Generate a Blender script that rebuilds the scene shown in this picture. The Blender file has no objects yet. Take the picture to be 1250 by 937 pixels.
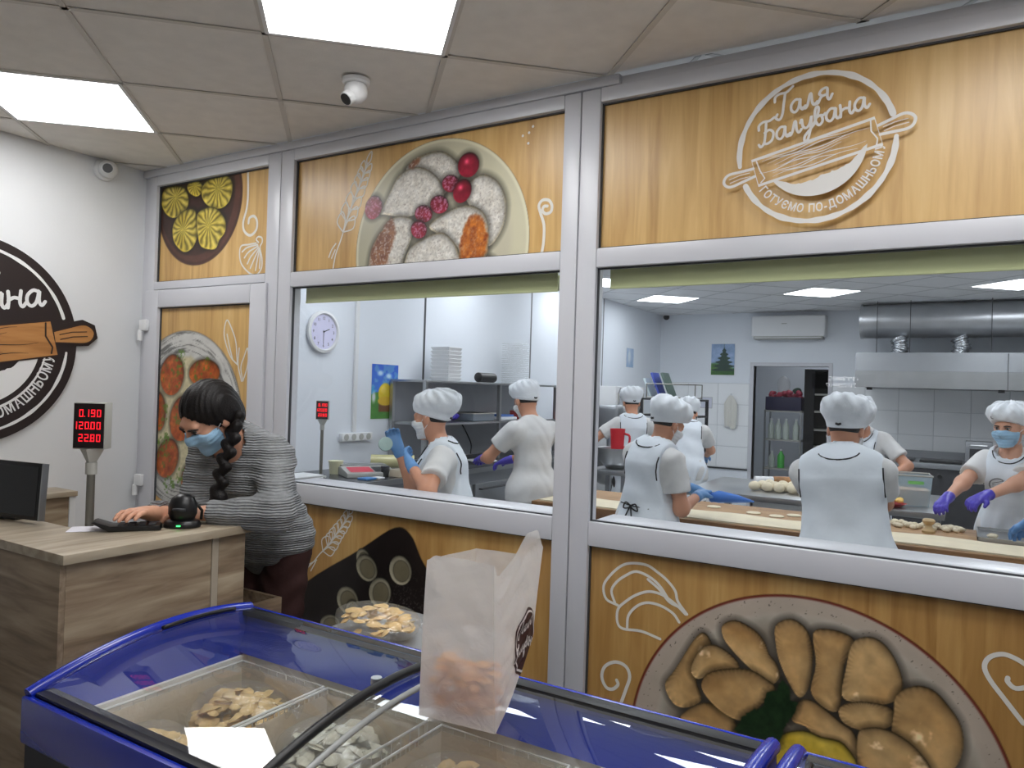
import bpy, bmesh, math, random
import numpy as np
from mathutils import Vector, Matrix
random.seed(7)
PI = math.pi
SC = bpy.context.scene
C = SC.collection

# ------------------------------------------------------------------ camera
CAM = Vector((3.9575, -2.4766, 1.55))
_yaw, _pit, _rol = 0.54675, 0.00707, -0.03117
_f = Vector((-math.sin(_yaw)*math.cos(_pit), math.cos(_yaw)*math.cos(_pit), math.sin(_pit)))
_r0 = Vector((math.cos(_yaw), math.sin(_yaw), 0)); _d0 = _f.cross(_r0)
_r = math.cos(_rol)*_r0 + math.sin(_rol)*_d0
_d = -math.sin(_rol)*_r0 + math.cos(_rol)*_d0
cam_data = bpy.data.cameras.new('camera'); cam = bpy.data.objects.new('camera', cam_data); C.objects.link(cam)
cam_data.sensor_fit = 'HORIZONTAL'; cam_data.sensor_width = 36.0
cam_data.lens = 36.0*912.03/1250.0
cam_data.clip_start = 0.02
M = Matrix((( _r.x, -_d.x, -_f.x, CAM.x), (_r.y, -_d.y, -_f.y, CAM.y), (_r.z, -_d.z, -_f.z, CAM.z), (0, 0, 0, 1)))
cam.matrix_world = M
SC.camera = cam

# ------------------------------------------------------------------ world, exposure
w = bpy.data.worlds.new('world'); SC.world = w; w.use_nodes = True
w.node_tree.nodes['Background'].inputs[0].default_value = (0.75, 0.82, 0.9, 1)
w.node_tree.nodes['Background'].inputs[1].default_value = 0.08
SC.view_settings.view_transform = 'Standard'
SC.view_settings.look = 'None'
SC.view_settings.gamma = 1.0
SC.view_settings.exposure = 0.0
SHOP_LAMP = 13.5      # strength of the LED panels in the shop
KITCHEN_LAMP = 11.5   # strength of the LED panels in the kitchen

# ------------------------------------------------------------------ materials
def lin(c):
    return tuple(((v/255.0)/12.92 if v/255.0 <= 0.04045 else ((v/255.0+0.055)/1.055)**2.4) for v in c)
def mat(name, rgb, rough=0.5, metal=0.0, noise=0.0, nscale=30.0, bump=0.0, bscale=60.0, spec=0.5, trans=0.0, emit=0.0, alpha=1.0, sheen=0.0, coat=0.0):
    m = bpy.data.materials.new(name); m.use_nodes = True
    nt = m.node_tree; b = nt.nodes['Principled BSDF']
    c = lin(rgb)
    b.inputs['Base Color'].default_value = (*c, 1)
    b.inputs['Roughness'].default_value = rough
    b.inputs['Metallic'].default_value = metal
    b.inputs['Specular IOR Level'].default_value = spec
    b.inputs['Coat Weight'].default_value = coat
    if trans: b.inputs['Transmission Weight'].default_value = trans
    if alpha < 1: b.inputs['Alpha'].default_value = alpha
    if sheen: b.inputs['Sheen Weight'].default_value = sheen
    if emit:
        b.inputs['Emission Color'].default_value = (*c, 1); b.inputs['Emission Strength'].default_value = emit
    if noise or bump:
        tc = nt.nodes.new('ShaderNodeTexCoord')
    if noise:
        n = nt.nodes.new('ShaderNodeTexNoise'); n.inputs['Scale'].default_value = nscale; n.inputs['Detail'].default_value = 5
        nt.links.new(tc.outputs['Object'], n.inputs['Vector'])
        r = nt.nodes.new('ShaderNodeValToRGB')
        r.color_ramp.elements[0].position = 0.3; r.color_ramp.elements[1].position = 0.72
        r.color_ramp.elements[0].color = (*[v*(1-noise) for v in c], 1)
        r.color_ramp.elements[1].color = (*[min(1, v*(1+noise*0.6)) for v in c], 1)
        nt.links.new(n.outputs['Fac'], r.inputs['Fac']); nt.links.new(r.outputs['Color'], b.inputs['Base Color'])
    if bump:
        n2 = nt.nodes.new('ShaderNodeTexNoise'); n2.inputs['Scale'].default_value = bscale; n2.inputs['Detail'].default_value = 4
        nt.links.new(tc.outputs['Object'], n2.inputs['Vector'])
        bp = nt.nodes.new('ShaderNodeBump'); bp.inputs['Strength'].default_value = bump; bp.inputs['Distance'].default_value = 0.01
        nt.links.new(n2.outputs['Fac'], bp.inputs['Height']); nt.links.new(bp.outputs['Normal'], b.inputs['Normal'])
    return m
def emat(name, rgb, strength):
    m = bpy.data.materials.new(name); m.use_nodes = True; nt = m.node_tree
    nt.nodes.remove(nt.nodes['Principled BSDF'])
    e = nt.nodes.new('ShaderNodeEmission'); e.inputs[0].default_value = (*lin(rgb), 1); e.inputs[1].default_value = strength
    nt.links.new(e.outputs[0], nt.nodes['Material Output'].inputs[0])
    return m
def glassmat(name, tint=(255, 255, 255), refl=0.04, film=0.0, rough=0.0, ior=1.5):
    # thin glass: clear transmission with fresnel mirror reflection and a faint film of dust
    m = bpy.data.materials.new(name); m.use_nodes = True; nt = m.node_tree
    nt.nodes.remove(nt.nodes['Principled BSDF'])
    t = nt.nodes.new('ShaderNodeBsdfTransparent'); t.inputs[0].default_value = (*lin(tint), 1)
    g = nt.nodes.new('ShaderNodeBsdfGlossy'); g.inputs['Roughness'].default_value = rough
    lw = nt.nodes.new('ShaderNodeLayerWeight'); lw.inputs[0].default_value = 0.5
    pw = nt.nodes.new('ShaderNodeMath'); pw.operation = 'POWER'; pw.inputs[1].default_value = 5.0
    nt.links.new(lw.outputs['Facing'], pw.inputs[0])
    fr = nt.nodes.new('ShaderNodeMath'); fr.operation = 'MULTIPLY_ADD'; fr.inputs[1].default_value = 0.9; fr.inputs[2].default_value = refl
    nt.links.new(pw.outputs[0], fr.inputs[0])
    mx = nt.nodes.new('ShaderNodeMixShader')
    nt.links.new(fr.outputs[0], mx.inputs[0]); nt.links.new(t.outputs[0], mx.inputs[1]); nt.links.new(g.outputs[0], mx.inputs[2])
    last = mx
    if film:
        d = nt.nodes.new('ShaderNodeBsdfDiffuse'); d.inputs[0].default_value = (0.8, 0.82, 0.84, 1)
        m2 = nt.nodes.new('ShaderNodeMixShader'); m2.inputs[0].default_value = film
        nt.links.new(mx.outputs[0], m2.inputs[1]); nt.links.new(d.outputs[0], m2.inputs[2]); last = m2
    nt.links.new(last.outputs[0], nt.nodes['Material Output'].inputs[0])
    return m
def woodmat(name, cols, axis='Z', scale=6.0, stretch=14.0, rough=0.45, plank=0.0, plank_axis='X', bump=0.05, contrast=1.0):
    # long grain running along `axis`, optional plank-to-plank tone change across plank_axis
    m = bpy.data.materials.new(name); m.use_nodes = True; nt = m.node_tree; L = nt.links; b = nt.nodes['Principled BSDF']
    b.inputs['Roughness'].default_value = rough
    tc = nt.nodes.new('ShaderNodeTexCoord'); mp = nt.nodes.new('ShaderNodeMapping')
    s = [scale*stretch]*3; s['XYZ'.index(axis)] = scale
    mp.inputs['Scale'].default_value = s
    L.new(tc.outputs['Object'], mp.inputs['Vector'])
    n = nt.nodes.new('ShaderNodeTexNoise'); n.inputs['Scale'].default_value = 1.0; n.inputs['Detail'].default_value = 6; n.inputs['Distortion'].default_value = 0.6
    L.new(mp.outputs[0], n.inputs['Vector'])
    mp2 = nt.nodes.new('ShaderNodeMapping'); s2 = [scale*2.2]*3; s2['XYZ'.index(axis)] = scale*0.25
    mp2.inputs['Scale'].default_value = s2; L.new(tc.outputs['Object'], mp2.inputs['Vector'])
    n2 = nt.nodes.new('ShaderNodeTexNoise'); n2.inputs['Scale'].default_value = 1.0; n2.inputs['Detail'].default_value = 2
    L.new(mp2.outputs[0], n2.inputs['Vector'])
    ad = nt.nodes.new('ShaderNodeMath'); ad.operation = 'MULTIPLY_ADD'; ad.inputs[1].default_value = 0.55
    L.new(n.outputs['Fac'], ad.inputs[0])
    sc2 = nt.nodes.new('ShaderNodeMath'); sc2.operation = 'MULTIPLY'; sc2.inputs[1].default_value = 0.45
    L.new(n2.outputs['Fac'], sc2.inputs[0]); L.new(sc2.outputs[0], ad.inputs[2])
    fac = ad.outputs[0]
    if plank:
        sp = nt.nodes.new('ShaderNodeSeparateXYZ'); L.new(tc.outputs['Object'], sp.inputs[0])
        dv = nt.nodes.new('ShaderNodeMath'); dv.operation = 'DIVIDE'; dv.inputs[1].default_value = plank
        L.new(sp.outputs['XYZ'.index(plank_axis)], dv.inputs[0])
        fl = nt.nodes.new('ShaderNodeMath'); fl.operation = 'FLOOR'; L.new(dv.outputs[0], fl.inputs[0])
        wn = nt.nodes.new('ShaderNodeTexWhiteNoise'); wn.noise_dimensions = '1D'; L.new(fl.outputs[0], wn.inputs['W'])
        m3 = nt.nodes.new('ShaderNodeMath'); m3.operation = 'MULTIPLY_ADD'; m3.inputs[1].default_value = 0.10
        L.new(wn.outputs['Value'], m3.inputs[0])
        s4 = nt.nodes.new('ShaderNodeMath'); s4.operation = 'SUBTRACT'; s4.inputs[1].default_value = 0.05
        L.new(fac, s4.inputs[0]); L.new(s4.outputs[0], m3.inputs[2]); fac = m3.outputs[0]
    r = nt.nodes.new('ShaderNodeValToRGB'); L.new(fac, r.inputs['Fac'])
    e = r.color_ramp.elements; k = len(cols)
    lo, hi = 0.5-0.2/contrast, 0.5+0.2/contrast
    e[0].position = lo; e[0].color = (*lin(cols[0]), 1); e[1].position = hi; e[1].color = (*lin(cols[-1]), 1)
    for i in range(1, k-1):
        q = e.new(lo+(hi-lo)*i/(k-1)); q.color = (*lin(cols[i]), 1)
    L.new(r.outputs['Color'], b.inputs['Base Color'])
    if bump:
        bp = nt.nodes.new('ShaderNodeBump'); bp.inputs['Strength'].default_value = bump; bp.inputs['Distance'].default_value = 0.005
        L.new(n.outputs['Fac'], bp.inputs['Height']); L.new(bp.outputs['Normal'], b.inputs['Normal'])
    return m

# ------------------------------------------------------------------ object helpers
def tag(o, label=None, cat=None, group=None, kind=None):
    if label: o['label'] = label
    if cat: o['category'] = cat
    if group: o['group'] = group
    if kind: o['kind'] = kind
    return o
def thing(name, label, cat, loc=(0, 0, 0), rot=0.0, group=None):
    o = bpy.data.objects.new(name, None); C.objects.link(o)
    o.location = loc; o.rotation_euler = (0, 0, rot) if not isinstance(rot, tuple) else rot
    o.empty_display_size = 0.05
    return tag(o, label, cat, group)
def copy_tree(o, parent=None):
    c = o.copy(); C.objects.link(c); c.parent = parent
    for ch in list(o.children): copy_tree(ch, c)
    return c
def catmull(pts, n=6, closed=False):
    P = [Vector(p) for p in pts]; out = []; N = len(P)
    rng = range(N) if closed else range(N-1)
    for i in rng:
        p1, p2 = P[i], P[(i+1) % N]
        p0 = P[(i-1) % N] if (closed or i > 0) else p1*2-p2
        p3 = P[(i+2) % N] if (closed or i+2 < N) else p2*2-p1
        for j in range(n):
            t = j/n
            out.append(0.5*((2*p1)+(-p0+p2)*t+(2*p0-5*p1+4*p2-p3)*t*t+(-p0+3*p1-3*p2+p3)*t**3))
    if not closed: out.append(P[-1])
    return out
class MB:
    def __init__(s): s.v = []; s.f = []
    def add(s, vs, fs):
        k = len(s.v); s.v += [tuple(v) for v in vs]; s.f += [tuple(i+k for i in f) for f in fs]; return s
    def box(s, x0, x1, y0, y1, z0, z1):
        return s.add([(x0,y0,z0),(x1,y0,z0),(x1,y1,z0),(x0,y1,z0),(x0,y0,z1),(x1,y0,z1),(x1,y1,z1),(x0,y1,z1)],
                     [(0,3,2,1),(4,5,6,7),(0,1,5,4),(1,2,6,5),(2,3,7,6),(3,0,4,7)])
    def obox(s, c, ax, ay, az):   # oriented box: centre and half-axis vectors
        c, ax, ay, az = Vector(c), Vector(ax), Vector(ay), Vector(az); vs = []
        for k in (-1, 1):
            for a, b in ((-1,-1),(1,-1),(1,1),(-1,1)): vs.append(c+ax*a+ay*b+az*k)
        return s.add(vs, [(0,3,2,1),(4,5,6,7),(0,1,5,4),(1,2,6,5),(2,3,7,6),(3,0,4,7)])
    def tube(s, pts, r, n=8, closed=False, cap=True):
        P = [Vector(p) for p in pts]; N = len(P)
        rr = r if isinstance(r, (list, tuple)) else [r]*N
        T = []
        for i in range(N):
            a = P[(i-1) % N] if (closed or i > 0) else P[i]; b = P[(i+1) % N] if (closed or i < N-1) else P[i]
            t = (b-a); T.append(t.normalized() if t.length > 1e-9 else Vector((0,0,1)))
        up = Vector((0,0,1)) if abs(T[0].z) < 0.9 else Vector((1,0,0))
        u = T[0].cross(up).normalized(); vs = []
        for i in range(N):
            u = (u-T[i]*u.dot(T[i])); u = u.normalized() if u.length > 1e-6 else T[i].orthogonal().normalized()
            w_ = T[i].cross(u)
            for k in range(n):
                a = 2*PI*k/n; vs.append(P[i]+(u*math.cos(a)+w_*math.sin(a))*rr[i])
        fs = []
        for i in range(N if closed else N-1):
            for k in range(n):
                a = i*n+k; b = i*n+(k+1) % n; c = ((i+1) % N)*n+(k+1) % n; d = ((i+1) % N)*n+k
                fs.append((a, b, c, d))
        if cap and not closed: fs += [tuple(range(n-1, -1, -1)), tuple((N-1)*n+k for k in range(n))]
        return s.add(vs, fs)
    def cyl(s, a, b, r0, r1=None, n=16): return s.tube([a, b], [r0, r0 if r1 is None else r1], n)
    def lathe(s, prof, c=(0,0,0), n=24, axis='Z', sx=1.0, sy=1.0):
        vs = []; fs = []; N = len(prof)
        for (r, h) in prof:
            for k in range(n):
                a = 2*PI*k/n; x, y = r*math.cos(a)*sx, r*math.sin(a)*sy
                p = {'Z': (x, y, h), 'Y': (x, h, y), 'X': (h, x, y)}[axis]
                vs.append((c[0]+p[0], c[1]+p[1], c[2]+p[2]))
        for i in range(N-1):
            for k in range(n):
                q = (i*n+k, i*n+(k+1) % n, (i+1)*n+(k+1) % n, (i+1)*n+k)
                fs.append(q if axis != 'Y' else q[::-1])
        a = tuple(range(n-1, -1, -1)); b = tuple((N-1)*n+k for k in range(n))
        if prof[0][0] > 1e-5: fs.append(a if axis != 'Y' else a[::-1])
        if prof[-1][0] > 1e-5: fs.append(b if axis != 'Y' else b[::-1])
        return s.add(vs, fs)
    def prism(s, poly, fn, d0, d1):   # poly: list of 2D points, fn(u, v, d) -> 3D
        n = len(poly); vs = [fn(u, v, d0) for u, v in poly]+[fn(u, v, d1) for u, v in poly]
        fs = [tuple(range(n-1, -1, -1)), tuple(range(n, 2*n))]+[(i, (i+1) % n, n+(i+1) % n, n+i) for i in range(n)]
        return s.add(vs, fs)
    def ellipsoid(s, c, r, n=16, m=10, rotz=0.0, lump=0.0, seed=0):
        rnd = random.Random(seed); ph = [rnd.uniform(0, 6.28) for _ in range(4)]
        vs = [(0, 0, -1)]; fs = []
        for i in range(1, m):
            t = -PI/2+PI*i/m
            for k in range(n):
                a = 2*PI*k/n; q = 1+lump*(math.sin(3*a+ph[0]+2*t)*0.5+math.sin(5*a+ph[1]-3*t)*0.3)
                vs.append((math.cos(t)*math.cos(a)*q, math.cos(t)*math.sin(a)*q, math.sin(t)))
        vs.append((0, 0, 1)); cz, sz = math.cos(rotz), math.sin(rotz)
        out = [(c[0]+(x*r[0]*cz-y*r[1]*sz), c[1]+(x*r[0]*sz+y*r[1]*cz), c[2]+z*r[2]) for x, y, z in vs]
        for k in range(n): fs.append((0, 1+(k+1) % n, 1+k))
        for i in range(m-2):
            for k in range(n):
                a = 1+i*n+k; b = 1+i*n+(k+1) % n; fs.append((a, b, b+n, a+n))
        L_ = len(vs)-1; o = 1+(m-2)*n
        for k in range(n): fs.append((o+k, o+(k+1) % n, L_))
        return s.add(out, fs)
    def stroke(s, pts, wd, fn, d=0.0, closed=False, th=0.0):
        # flat ribbon of width wd through 2D points, fn(u,v,d)->3D
        P = [Vector((p[0], p[1])) for p in pts]; N = len(P); vs = []; fs = []
        s.k = getattr(s, 'k', 0)+1; d += 1e-5*s.k
        if N < 2: return s
        for i in range(N):
            a = P[(i-1) % N] if (closed or i > 0) else P[i]; b = P[(i+1) % N] if (closed or i < N-1) else P[i]
            t = b-a; t = t.normalized() if t.length > 1e-9 else Vector((1, 0)); nn = Vector((-t.y, t.x))
            w_ = wd[i] if isinstance(wd, (list, tuple)) else wd
            di = d+3e-6*i; vs += [fn(*(P[i]+nn*w_/2), di), fn(*(P[i]-nn*w_/2), di)]
        for i in range(N if closed else N-1):
            j = (i+1) % N; fs.append((2*i, 2*i+1, 2*j+1, 2*j))
        s.add(vs, fs)
        if not closed:
            for e in (0, N-1):
                w_ = (wd[e] if isinstance(wd, (list, tuple)) else wd)/2
                s.add([fn(P[e].x+w_*math.cos(2*PI*k/10), P[e].y+w_*math.sin(2*PI*k/10), d+0.00005) for k in range(10)], [tuple(range(10))])
        return s
    def build(s, name, m, parent=None, smooth=False, bevel=0.0, world=False, seg=2, auto=0.0):
        me = bpy.data.meshes.new(name)
        v = np.array(s.v, dtype=float).reshape(-1, 3)
        if world and parent is not None: v = v-np.array(parent.location)
        me.from_pydata(v.tolist(), [], s.f); me.update()
        if bevel:
            bm = bmesh.new(); bm.from_mesh(me)
            bmesh.ops.bevel(bm, geom=[e for e in bm.edges if len(e.link_faces) == 2 and e.calc_face_angle(0) > 0.6], offset=bevel, segments=seg, affect='EDGES', profile=0.6)
            bm.to_mesh(me); bm.free()
        if smooth or bevel:
            me.polygons.foreach_set('use_smooth', [True]*len(me.polygons))
            if auto or bevel: me.set_sharp_from_angle(angle=auto or 0.7)
        me.materials.append(m)
        o = bpy.data.objects.new(name, me); C.objects.link(o)
        if parent is not None: o.parent = parent
        return o
def struct(name, mb, m, **k): return tag(mb.build(name, m, **k), kind='structure')
def bx(*a): return MB().box(*a)
_txt = {}
def text_geo(string, bold=0.0):
    if (string, bold) in _txt: return _txt[(string, bold)]
    c = bpy.data.curves.new('text_outline', 'FONT'); c.body = string; c.size = 1.0; c.offset = bold; c.resolution_u = 3
    o = bpy.data.objects.new('text_outline', c); C.objects.link(o); bpy.context.view_layer.update()
    me = o.to_mesh(); vs = [tuple(v.co) for v in me.vertices]; fs = [tuple(p.vertices) for p in me.polygons]
    o.to_mesh_clear(); bpy.data.objects.remove(o); bpy.data.curves.remove(c)
    _txt[(string, bold)] = (vs, fs); return vs, fs
def put_text(mb, string, fn, u, v, size, ang=0.0, bold=0.0, center=True, d=0.0, squeeze=1.0):
    vs, fs = text_geo(string, bold)
    if not vs: return mb
    xs = [p[0] for p in vs]; x0 = (min(xs)+max(xs))/2 if center else 0.0
    ca, sa = math.cos(ang), math.sin(ang); out = []
    for x, y, z in vs:
        a, b = (x-x0)*size*squeeze, y*size; out.append(fn(u+a*ca-b*sa, v+a*sa+b*ca, d))
    return mb.add(out, fs)
# ------------------------------------------------------------------ shared materials
M_ = {}
M_['wall'] = mat('white_plaster', (222, 224, 226), 0.75, noise=0.03, nscale=3, bump=0.04, bscale=120)
M_['kwall'] = mat('kitchen_wall_panel', (226, 231, 238), 0.45, noise=0.02, nscale=2)
M_['tile'] = mat('white_ceramic_tile', (236, 238, 240), 0.25)
M_['grout'] = mat('tile_grout', (170, 172, 175), 0.9)
M_['ctile'] = mat('ceiling_tile', (232, 228, 222), 0.9, noise=0.05, nscale=14, bump=0.12, bscale=260)
M_['kctile'] = mat('kitchen_ceiling_tile', (232, 233, 235), 0.8, noise=0.03, nscale=10)
M_['cgrid'] = mat('ceiling_grid_rail', (205, 200, 192), 0.5)
M_['floor'] = mat('shop_floor_tile', (158, 154, 148), 0.35, noise=0.15, nscale=5)
M_['kfloor'] = mat('kitchen_floor_tile', (188, 188, 186), 0.35, noise=0.1, nscale=5)
M_['pvc'] = mat('white_pvc_profile', (203, 204, 210), 0.32, noise=0.02, nscale=4)
M_['gasket'] = mat('dark_rubber_gasket', (60, 62, 66), 0.6)
M_['shadowgap'] = mat('grey_joint', (120, 121, 124), 0.7)
M_['glass'] = glassmat('window_glass', (250, 252, 252), film=0.006)
M_['white'] = mat('white_plastic', (228, 229, 230), 0.4)
M_['black'] = mat('black_plastic', (16, 16, 18), 0.35)
M_['dark'] = mat('dark_grey_plastic', (45, 46, 50), 0.5)
M_['steel'] = mat('stainless_steel', (176, 178, 180), 0.28, metal=0.9, noise=0.06, nscale=8)
M_['steelb'] = mat('brushed_steel_shelf', (150, 153, 157), 0.4, metal=0.7, noise=0.06, nscale=8)
M_['lamp'] = emat('led_panel_diffuser', (252, 252, 252), SHOP_LAMP)
M_['klamp'] = emat('kitchen_led_diffuser', (244, 249, 255), KITCHEN_LAMP)
M_['blind'] = mat('pale_green_roller_blind', (192, 196, 150), 0.7)

# ------------------------------------------------------------------ room shells
KZ, KY = 2.735, 8.29            # kitchen ceiling height, back wall
RX = 5.6                        # right side of both rooms
YB = -5.2                       # shop wall behind the camera
struct('floor', bx(-0.1, RX, YB, 0.04, -0.06, 0.0), M_['floor'])
struct('floor_kitchen', bx(-0.1, RX, 0.04, KY+2.6, -0.06, 0.0), M_['kfloor'])
struct('wall_left', bx(-0.12, 0.0, YB, KY, 0, 2.9), M_['wall'])
struct('wall_right', bx(RX, RX+0.12, YB, KY, 0, 2.9), M_['wall'])
struct('wall_behind', bx(-0.12, RX+0.12, YB-0.12, YB, 0, 2.9), M_['wall'])
# back wall of the kitchen with the storeroom doorway
DX0, DX1, DZ = 1.39, 2.37, 1.985
b = MB(); b.box(-0.12, DX0, KY, KY+0.14, 0, 2.9); b.box(DX1, RX+0.12, KY, KY+0.14, 0, 2.9); b.box(DX0, DX1, KY, KY+0.14, DZ, 2.9)
struct('wall_back', b, M_['kwall'])
b = MB(); b.box(DX0-0.9, DX1+1.2, KY+1.6, KY+1.7, 0, 2.6); b.box(DX0-1.0, DX0-0.9, KY+0.14, KY+1.7, 0, 2.6); b.box(DX1+1.2, DX1+1.3, KY+0.14, KY+1.7, 0, 2.6)
struct('wall_storeroom', b, M_['kwall'])
struct('ceiling_storeroom', bx(DX0-1.0, DX1+1.3, KY+0.1, KY+1.7, 2.5, 2.56), M_['kctile'])
b = MB(); b.box(DX0-0.05, DX0, KY-0.015, KY+0.15, 0, DZ+0.05); b.box(DX1, DX1+0.05, KY-0.015, KY+0.15, 0, DZ+0.05); b.box(DX0, DX1, KY-0.015, KY+0.15, DZ, DZ+0.05)
struct('trim_1', b, M_['pvc'])
# kitchen ceiling slab + shop ceiling slab (tiles hang below them)
struct('ceiling_kitchen', bx(0, RX, 0.06, KY, KZ, KZ+0.08), M_['kctile'])
struct('ceiling', bx(0, RX, YB, 0.06, 2.735, 2.82), M_['cgrid'])

# ------------------------------------------------------------------ shop ceiling: diagonal grid of 60 cm tiles
G = 0.7635; GA = Vector((math.cos(G), math.sin(G))); GB = Vector((-GA.y, GA.x)); O1, O2 = 0.2418, -1.934
def clip(poly, x0, x1, y0, y1):
    for ax, v, sg in ((0, x0, 1), (0, x1, -1), (1, y0, 1), (1, y1, -1)):
        out = []
        for i in range(len(poly)):
            p, q = poly[i], poly[(i+1) % len(poly)]; a, b_ = (p[ax]-v)*sg, (q[ax]-v)*sg
            if a >= 0: out.append(p)
            if a*b_ < 0: t = a/(a-b_); out.append((p[0]+(q[0]-p[0])*t, p[1]+(q[1]-p[1])*t))
        poly = out
        if len(poly) < 3: return []
    return poly
lamp_cells = {(-1, 1): 'square LED ceiling panel over the counter, nearer the left wall',
              (1, -1): 'square LED ceiling panel cut by the top edge of the photo',
              (3, -3): None, (1, -5): None, (1, -3): None}  # cells without a label: unseen panels added to brighten the freezer and partition
ceil_root = bpy.data.objects['ceiling']
ntile = 0
for i in range(-10, 12):
    for j in range(-12, 8):
        g = 0.006
        a0, a1 = O1+0.6*i+g, O1+0.6*(i+1)-g; b0, b1 = O2+0.6*j+g, O2+0.6*(j+1)-g
        quad = [tuple(GA*a+GB*c) for a, c in ((a0, b0), (a1, b0), (a1, b1), (a0, b1))]
        poly = clip(quad, 0.002, RX-0.002, YB+0.002, -0.002)
        if not poly: continue
        if (i, j) in lamp_cells: continue
        far = (poly[0][1] < -3.4)
        tl = MB().prism(poly, lambda u, v, d: (u, v, d), 2.704+0.0015*random.random(), 2.722)
        o = tl.build('ceiling_panel', M_['ctile']); o.parent = ceil_root; ntile += 1
# T-bars between the tiles
tb = MB()
for k in range(-12, 14):
    for A, B_, O in ((GA, GB, O1), (GB, GA, O2)):
        h = 0.010
        quad = [tuple(A*(O+0.6*k+s_)+B_*t_) for s_, t_ in ((-h, -12), (h, -12), (h, 12), (-h, 12))]
        if A is GB: quad = quad[::-1]
        poly = clip(quad, 0.0, RX, YB, 0.0)
        if poly: tb.prism(poly, lambda u, v, d: (u, v, d), 2.700, 2.703)
tb.build('ceiling_grid_rails', M_['cgrid']).parent = ceil_root
first = None
for (i, j), lab in lamp_cells.items():
    g = 0.008
    a0, a1 = O1+0.6*i, O1+0.6*(i+1); b0, b1 = O2+0.6*j, O2+0.6*(j+1)
    c = GA*((a0+a1)/2)+GB*((b0+b1)/2)
    if first is None:
        t = thing('ceiling_light', lab, 'ceiling light', (c.x, c.y, 2.70), G, 'LED panels in the shop ceiling')
        f = MB()
        for s_ in (-1, 1):
            f.box(-0.298, 0.298, min(s_*0.298, s_*0.284), max(s_*0.298, s_*0.284), -0.002, 0.02)
            f.box(min(s_*0.298, s_*0.284), max(s_*0.298, s_*0.284), -0.284, 0.284, -0.002, 0.02)
        f.build('lamp_frame', M_['white'], t)
        MB().box(-0.284, 0.284, -0.284, 0.284, 0.002, 0.018).build('diffuser', M_['lamp'], t)
        first = t
    else:
        t = copy_tree(first); t.location = (c.x, c.y, 2.70)
        t['label'] = lab or 'square LED panel in the shop ceiling behind the photographer'

# kitchen LED panels (same diagonal layout)
kl = [((0.74, 6.47), 'kitchen LED panel nearest the back left corner, above the two far cooks'),
      ((2.55, 6.38), 'kitchen LED panel above the air conditioner, second from the corner'),
      ((4.38, 6.36), 'kitchen LED panel above the steel duct by the right edge'),
      ((0.52, 4.84), 'kitchen LED panel tucked under the blind at the left post'),
      ((2.24, 4.84), 'kitchen LED panel partly hidden by the blind above the air conditioner'),
      ((4.12, 4.8), 'kitchen LED panel partly hidden by the blind at the top right'),
      ((0.6, 3.0), None), ((2.4, 3.0), None), ((4.2, 3.0), None), ((0.8, 1.2), None), ((2.4, 1.2), None), ((4.2, 1.2), None)]  # entries without a label: unseen panels added to light the kitchen
first = None
for (x, y), lab in kl:
    if first is None:
        t = thing('kitchen_light', lab, 'ceiling light', (x, y, KZ), G, 'LED panels in the kitchen ceiling')
        f = MB()
        for s_ in (-1, 1):
            f.box(-0.298, 0.298, min(s_*0.298, s_*0.286), max(s_*0.298, s_*0.286), -0.006, -0.001)
            f.box(min(s_*0.298, s_*0.286), max(s_*0.298, s_*0.286), -0.286, 0.286, -0.006, -0.001)
        f.build('lamp_frame', M_['white'], t)
        MB().box(-0.286, 0.286, -0.286, 0.286, -0.005, -0.002).build('diffuser', M_['klamp'], t)
        first = t
    else:
        t = copy_tree(first); t.location = (x, y, KZ)
        t['label'] = lab or 'LED panel of the kitchen ceiling hidden above the window head'

rl = MB(); c0 = Vector((0.74, 6.47)); a0_, b0_ = c0.dot(GA)-0.3, c0.dot(GB)-0.3
for k in range(-16, 18):
    for A, B_, O in ((GA, GB, a0_), (GB, GA, b0_)):
        h = 0.008; quad = [tuple(A*(O+0.6*k+s_)+B_*t_) for s_, t_ in ((-h, -16), (h, -16), (h, 16), (-h, 16))]
        if A is GB: quad = quad[::-1]
        poly = clip(quad, 0.0, RX, 0.07, KY)
        if poly: rl.prism(poly, lambda u, v, d: (u, v, d), KZ-0.003, KZ)
rl.build('ceiling_grid_rails', mat('kitchen_ceiling_rail', (196, 198, 200), 0.6)).parent = bpy.data.objects['ceiling_kitchen']
# ------------------------------------------------------------------ the glazed partition
D = 0.07                         # profile depth; front face at y = 0
X_END = 5.6
def profile(name, boxes, parent=None, bev=0.006, m='pvc'):
    mb = MB()
    for q in boxes: mb.box(*q)
    return mb.build(name, M_[m], parent, bevel=bev)
part = thing('wall_glazed_partition', None, None); part['kind'] = 'structure'
# posts (double profile with a seam) and rails, each a piece of its own
for x0, x1 in ((0.0, 0.062), (0.062, 0.122)): profile('post', [(x0, x1, 0.0 if x0 else 0.012, D, 0, 2.66)], part)
for x0, x1 in ((1.018, 1.108), (1.112, 1.198), (2.643, 2.712), (2.716, 2.792)): profile('post', [(x0, x1, 0.0, D, 0, 2.66)], part)
profile('seam', [(1.108, 1.112, 0.012, D-0.01, 0, 2.65), (2.712, 2.716, 0.012, D-0.01, 0, 2.65)], part, 0, 'shadowgap')
for x0, x1 in ((0.122, 1.018), (1.198, 2.643), (2.792, X_END)):
    profile('rail', [(x0, x1, 0.0, D, 2.608, 2.662)], part)
    if x0 > 1: profile('rail', [(x0, x1, 0.0, D, 2.003, 2.074)], part); profile('rail', [(x0, x1, 0.0, D, 0.99, 1.078)], part); profile('rail', [(x0, x1, 0.0, D, 0.0, 0.10)], part)
    else: profile('rail', [(x0, x1, 0.0, D, 2.035, 2.078)], part)
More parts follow.
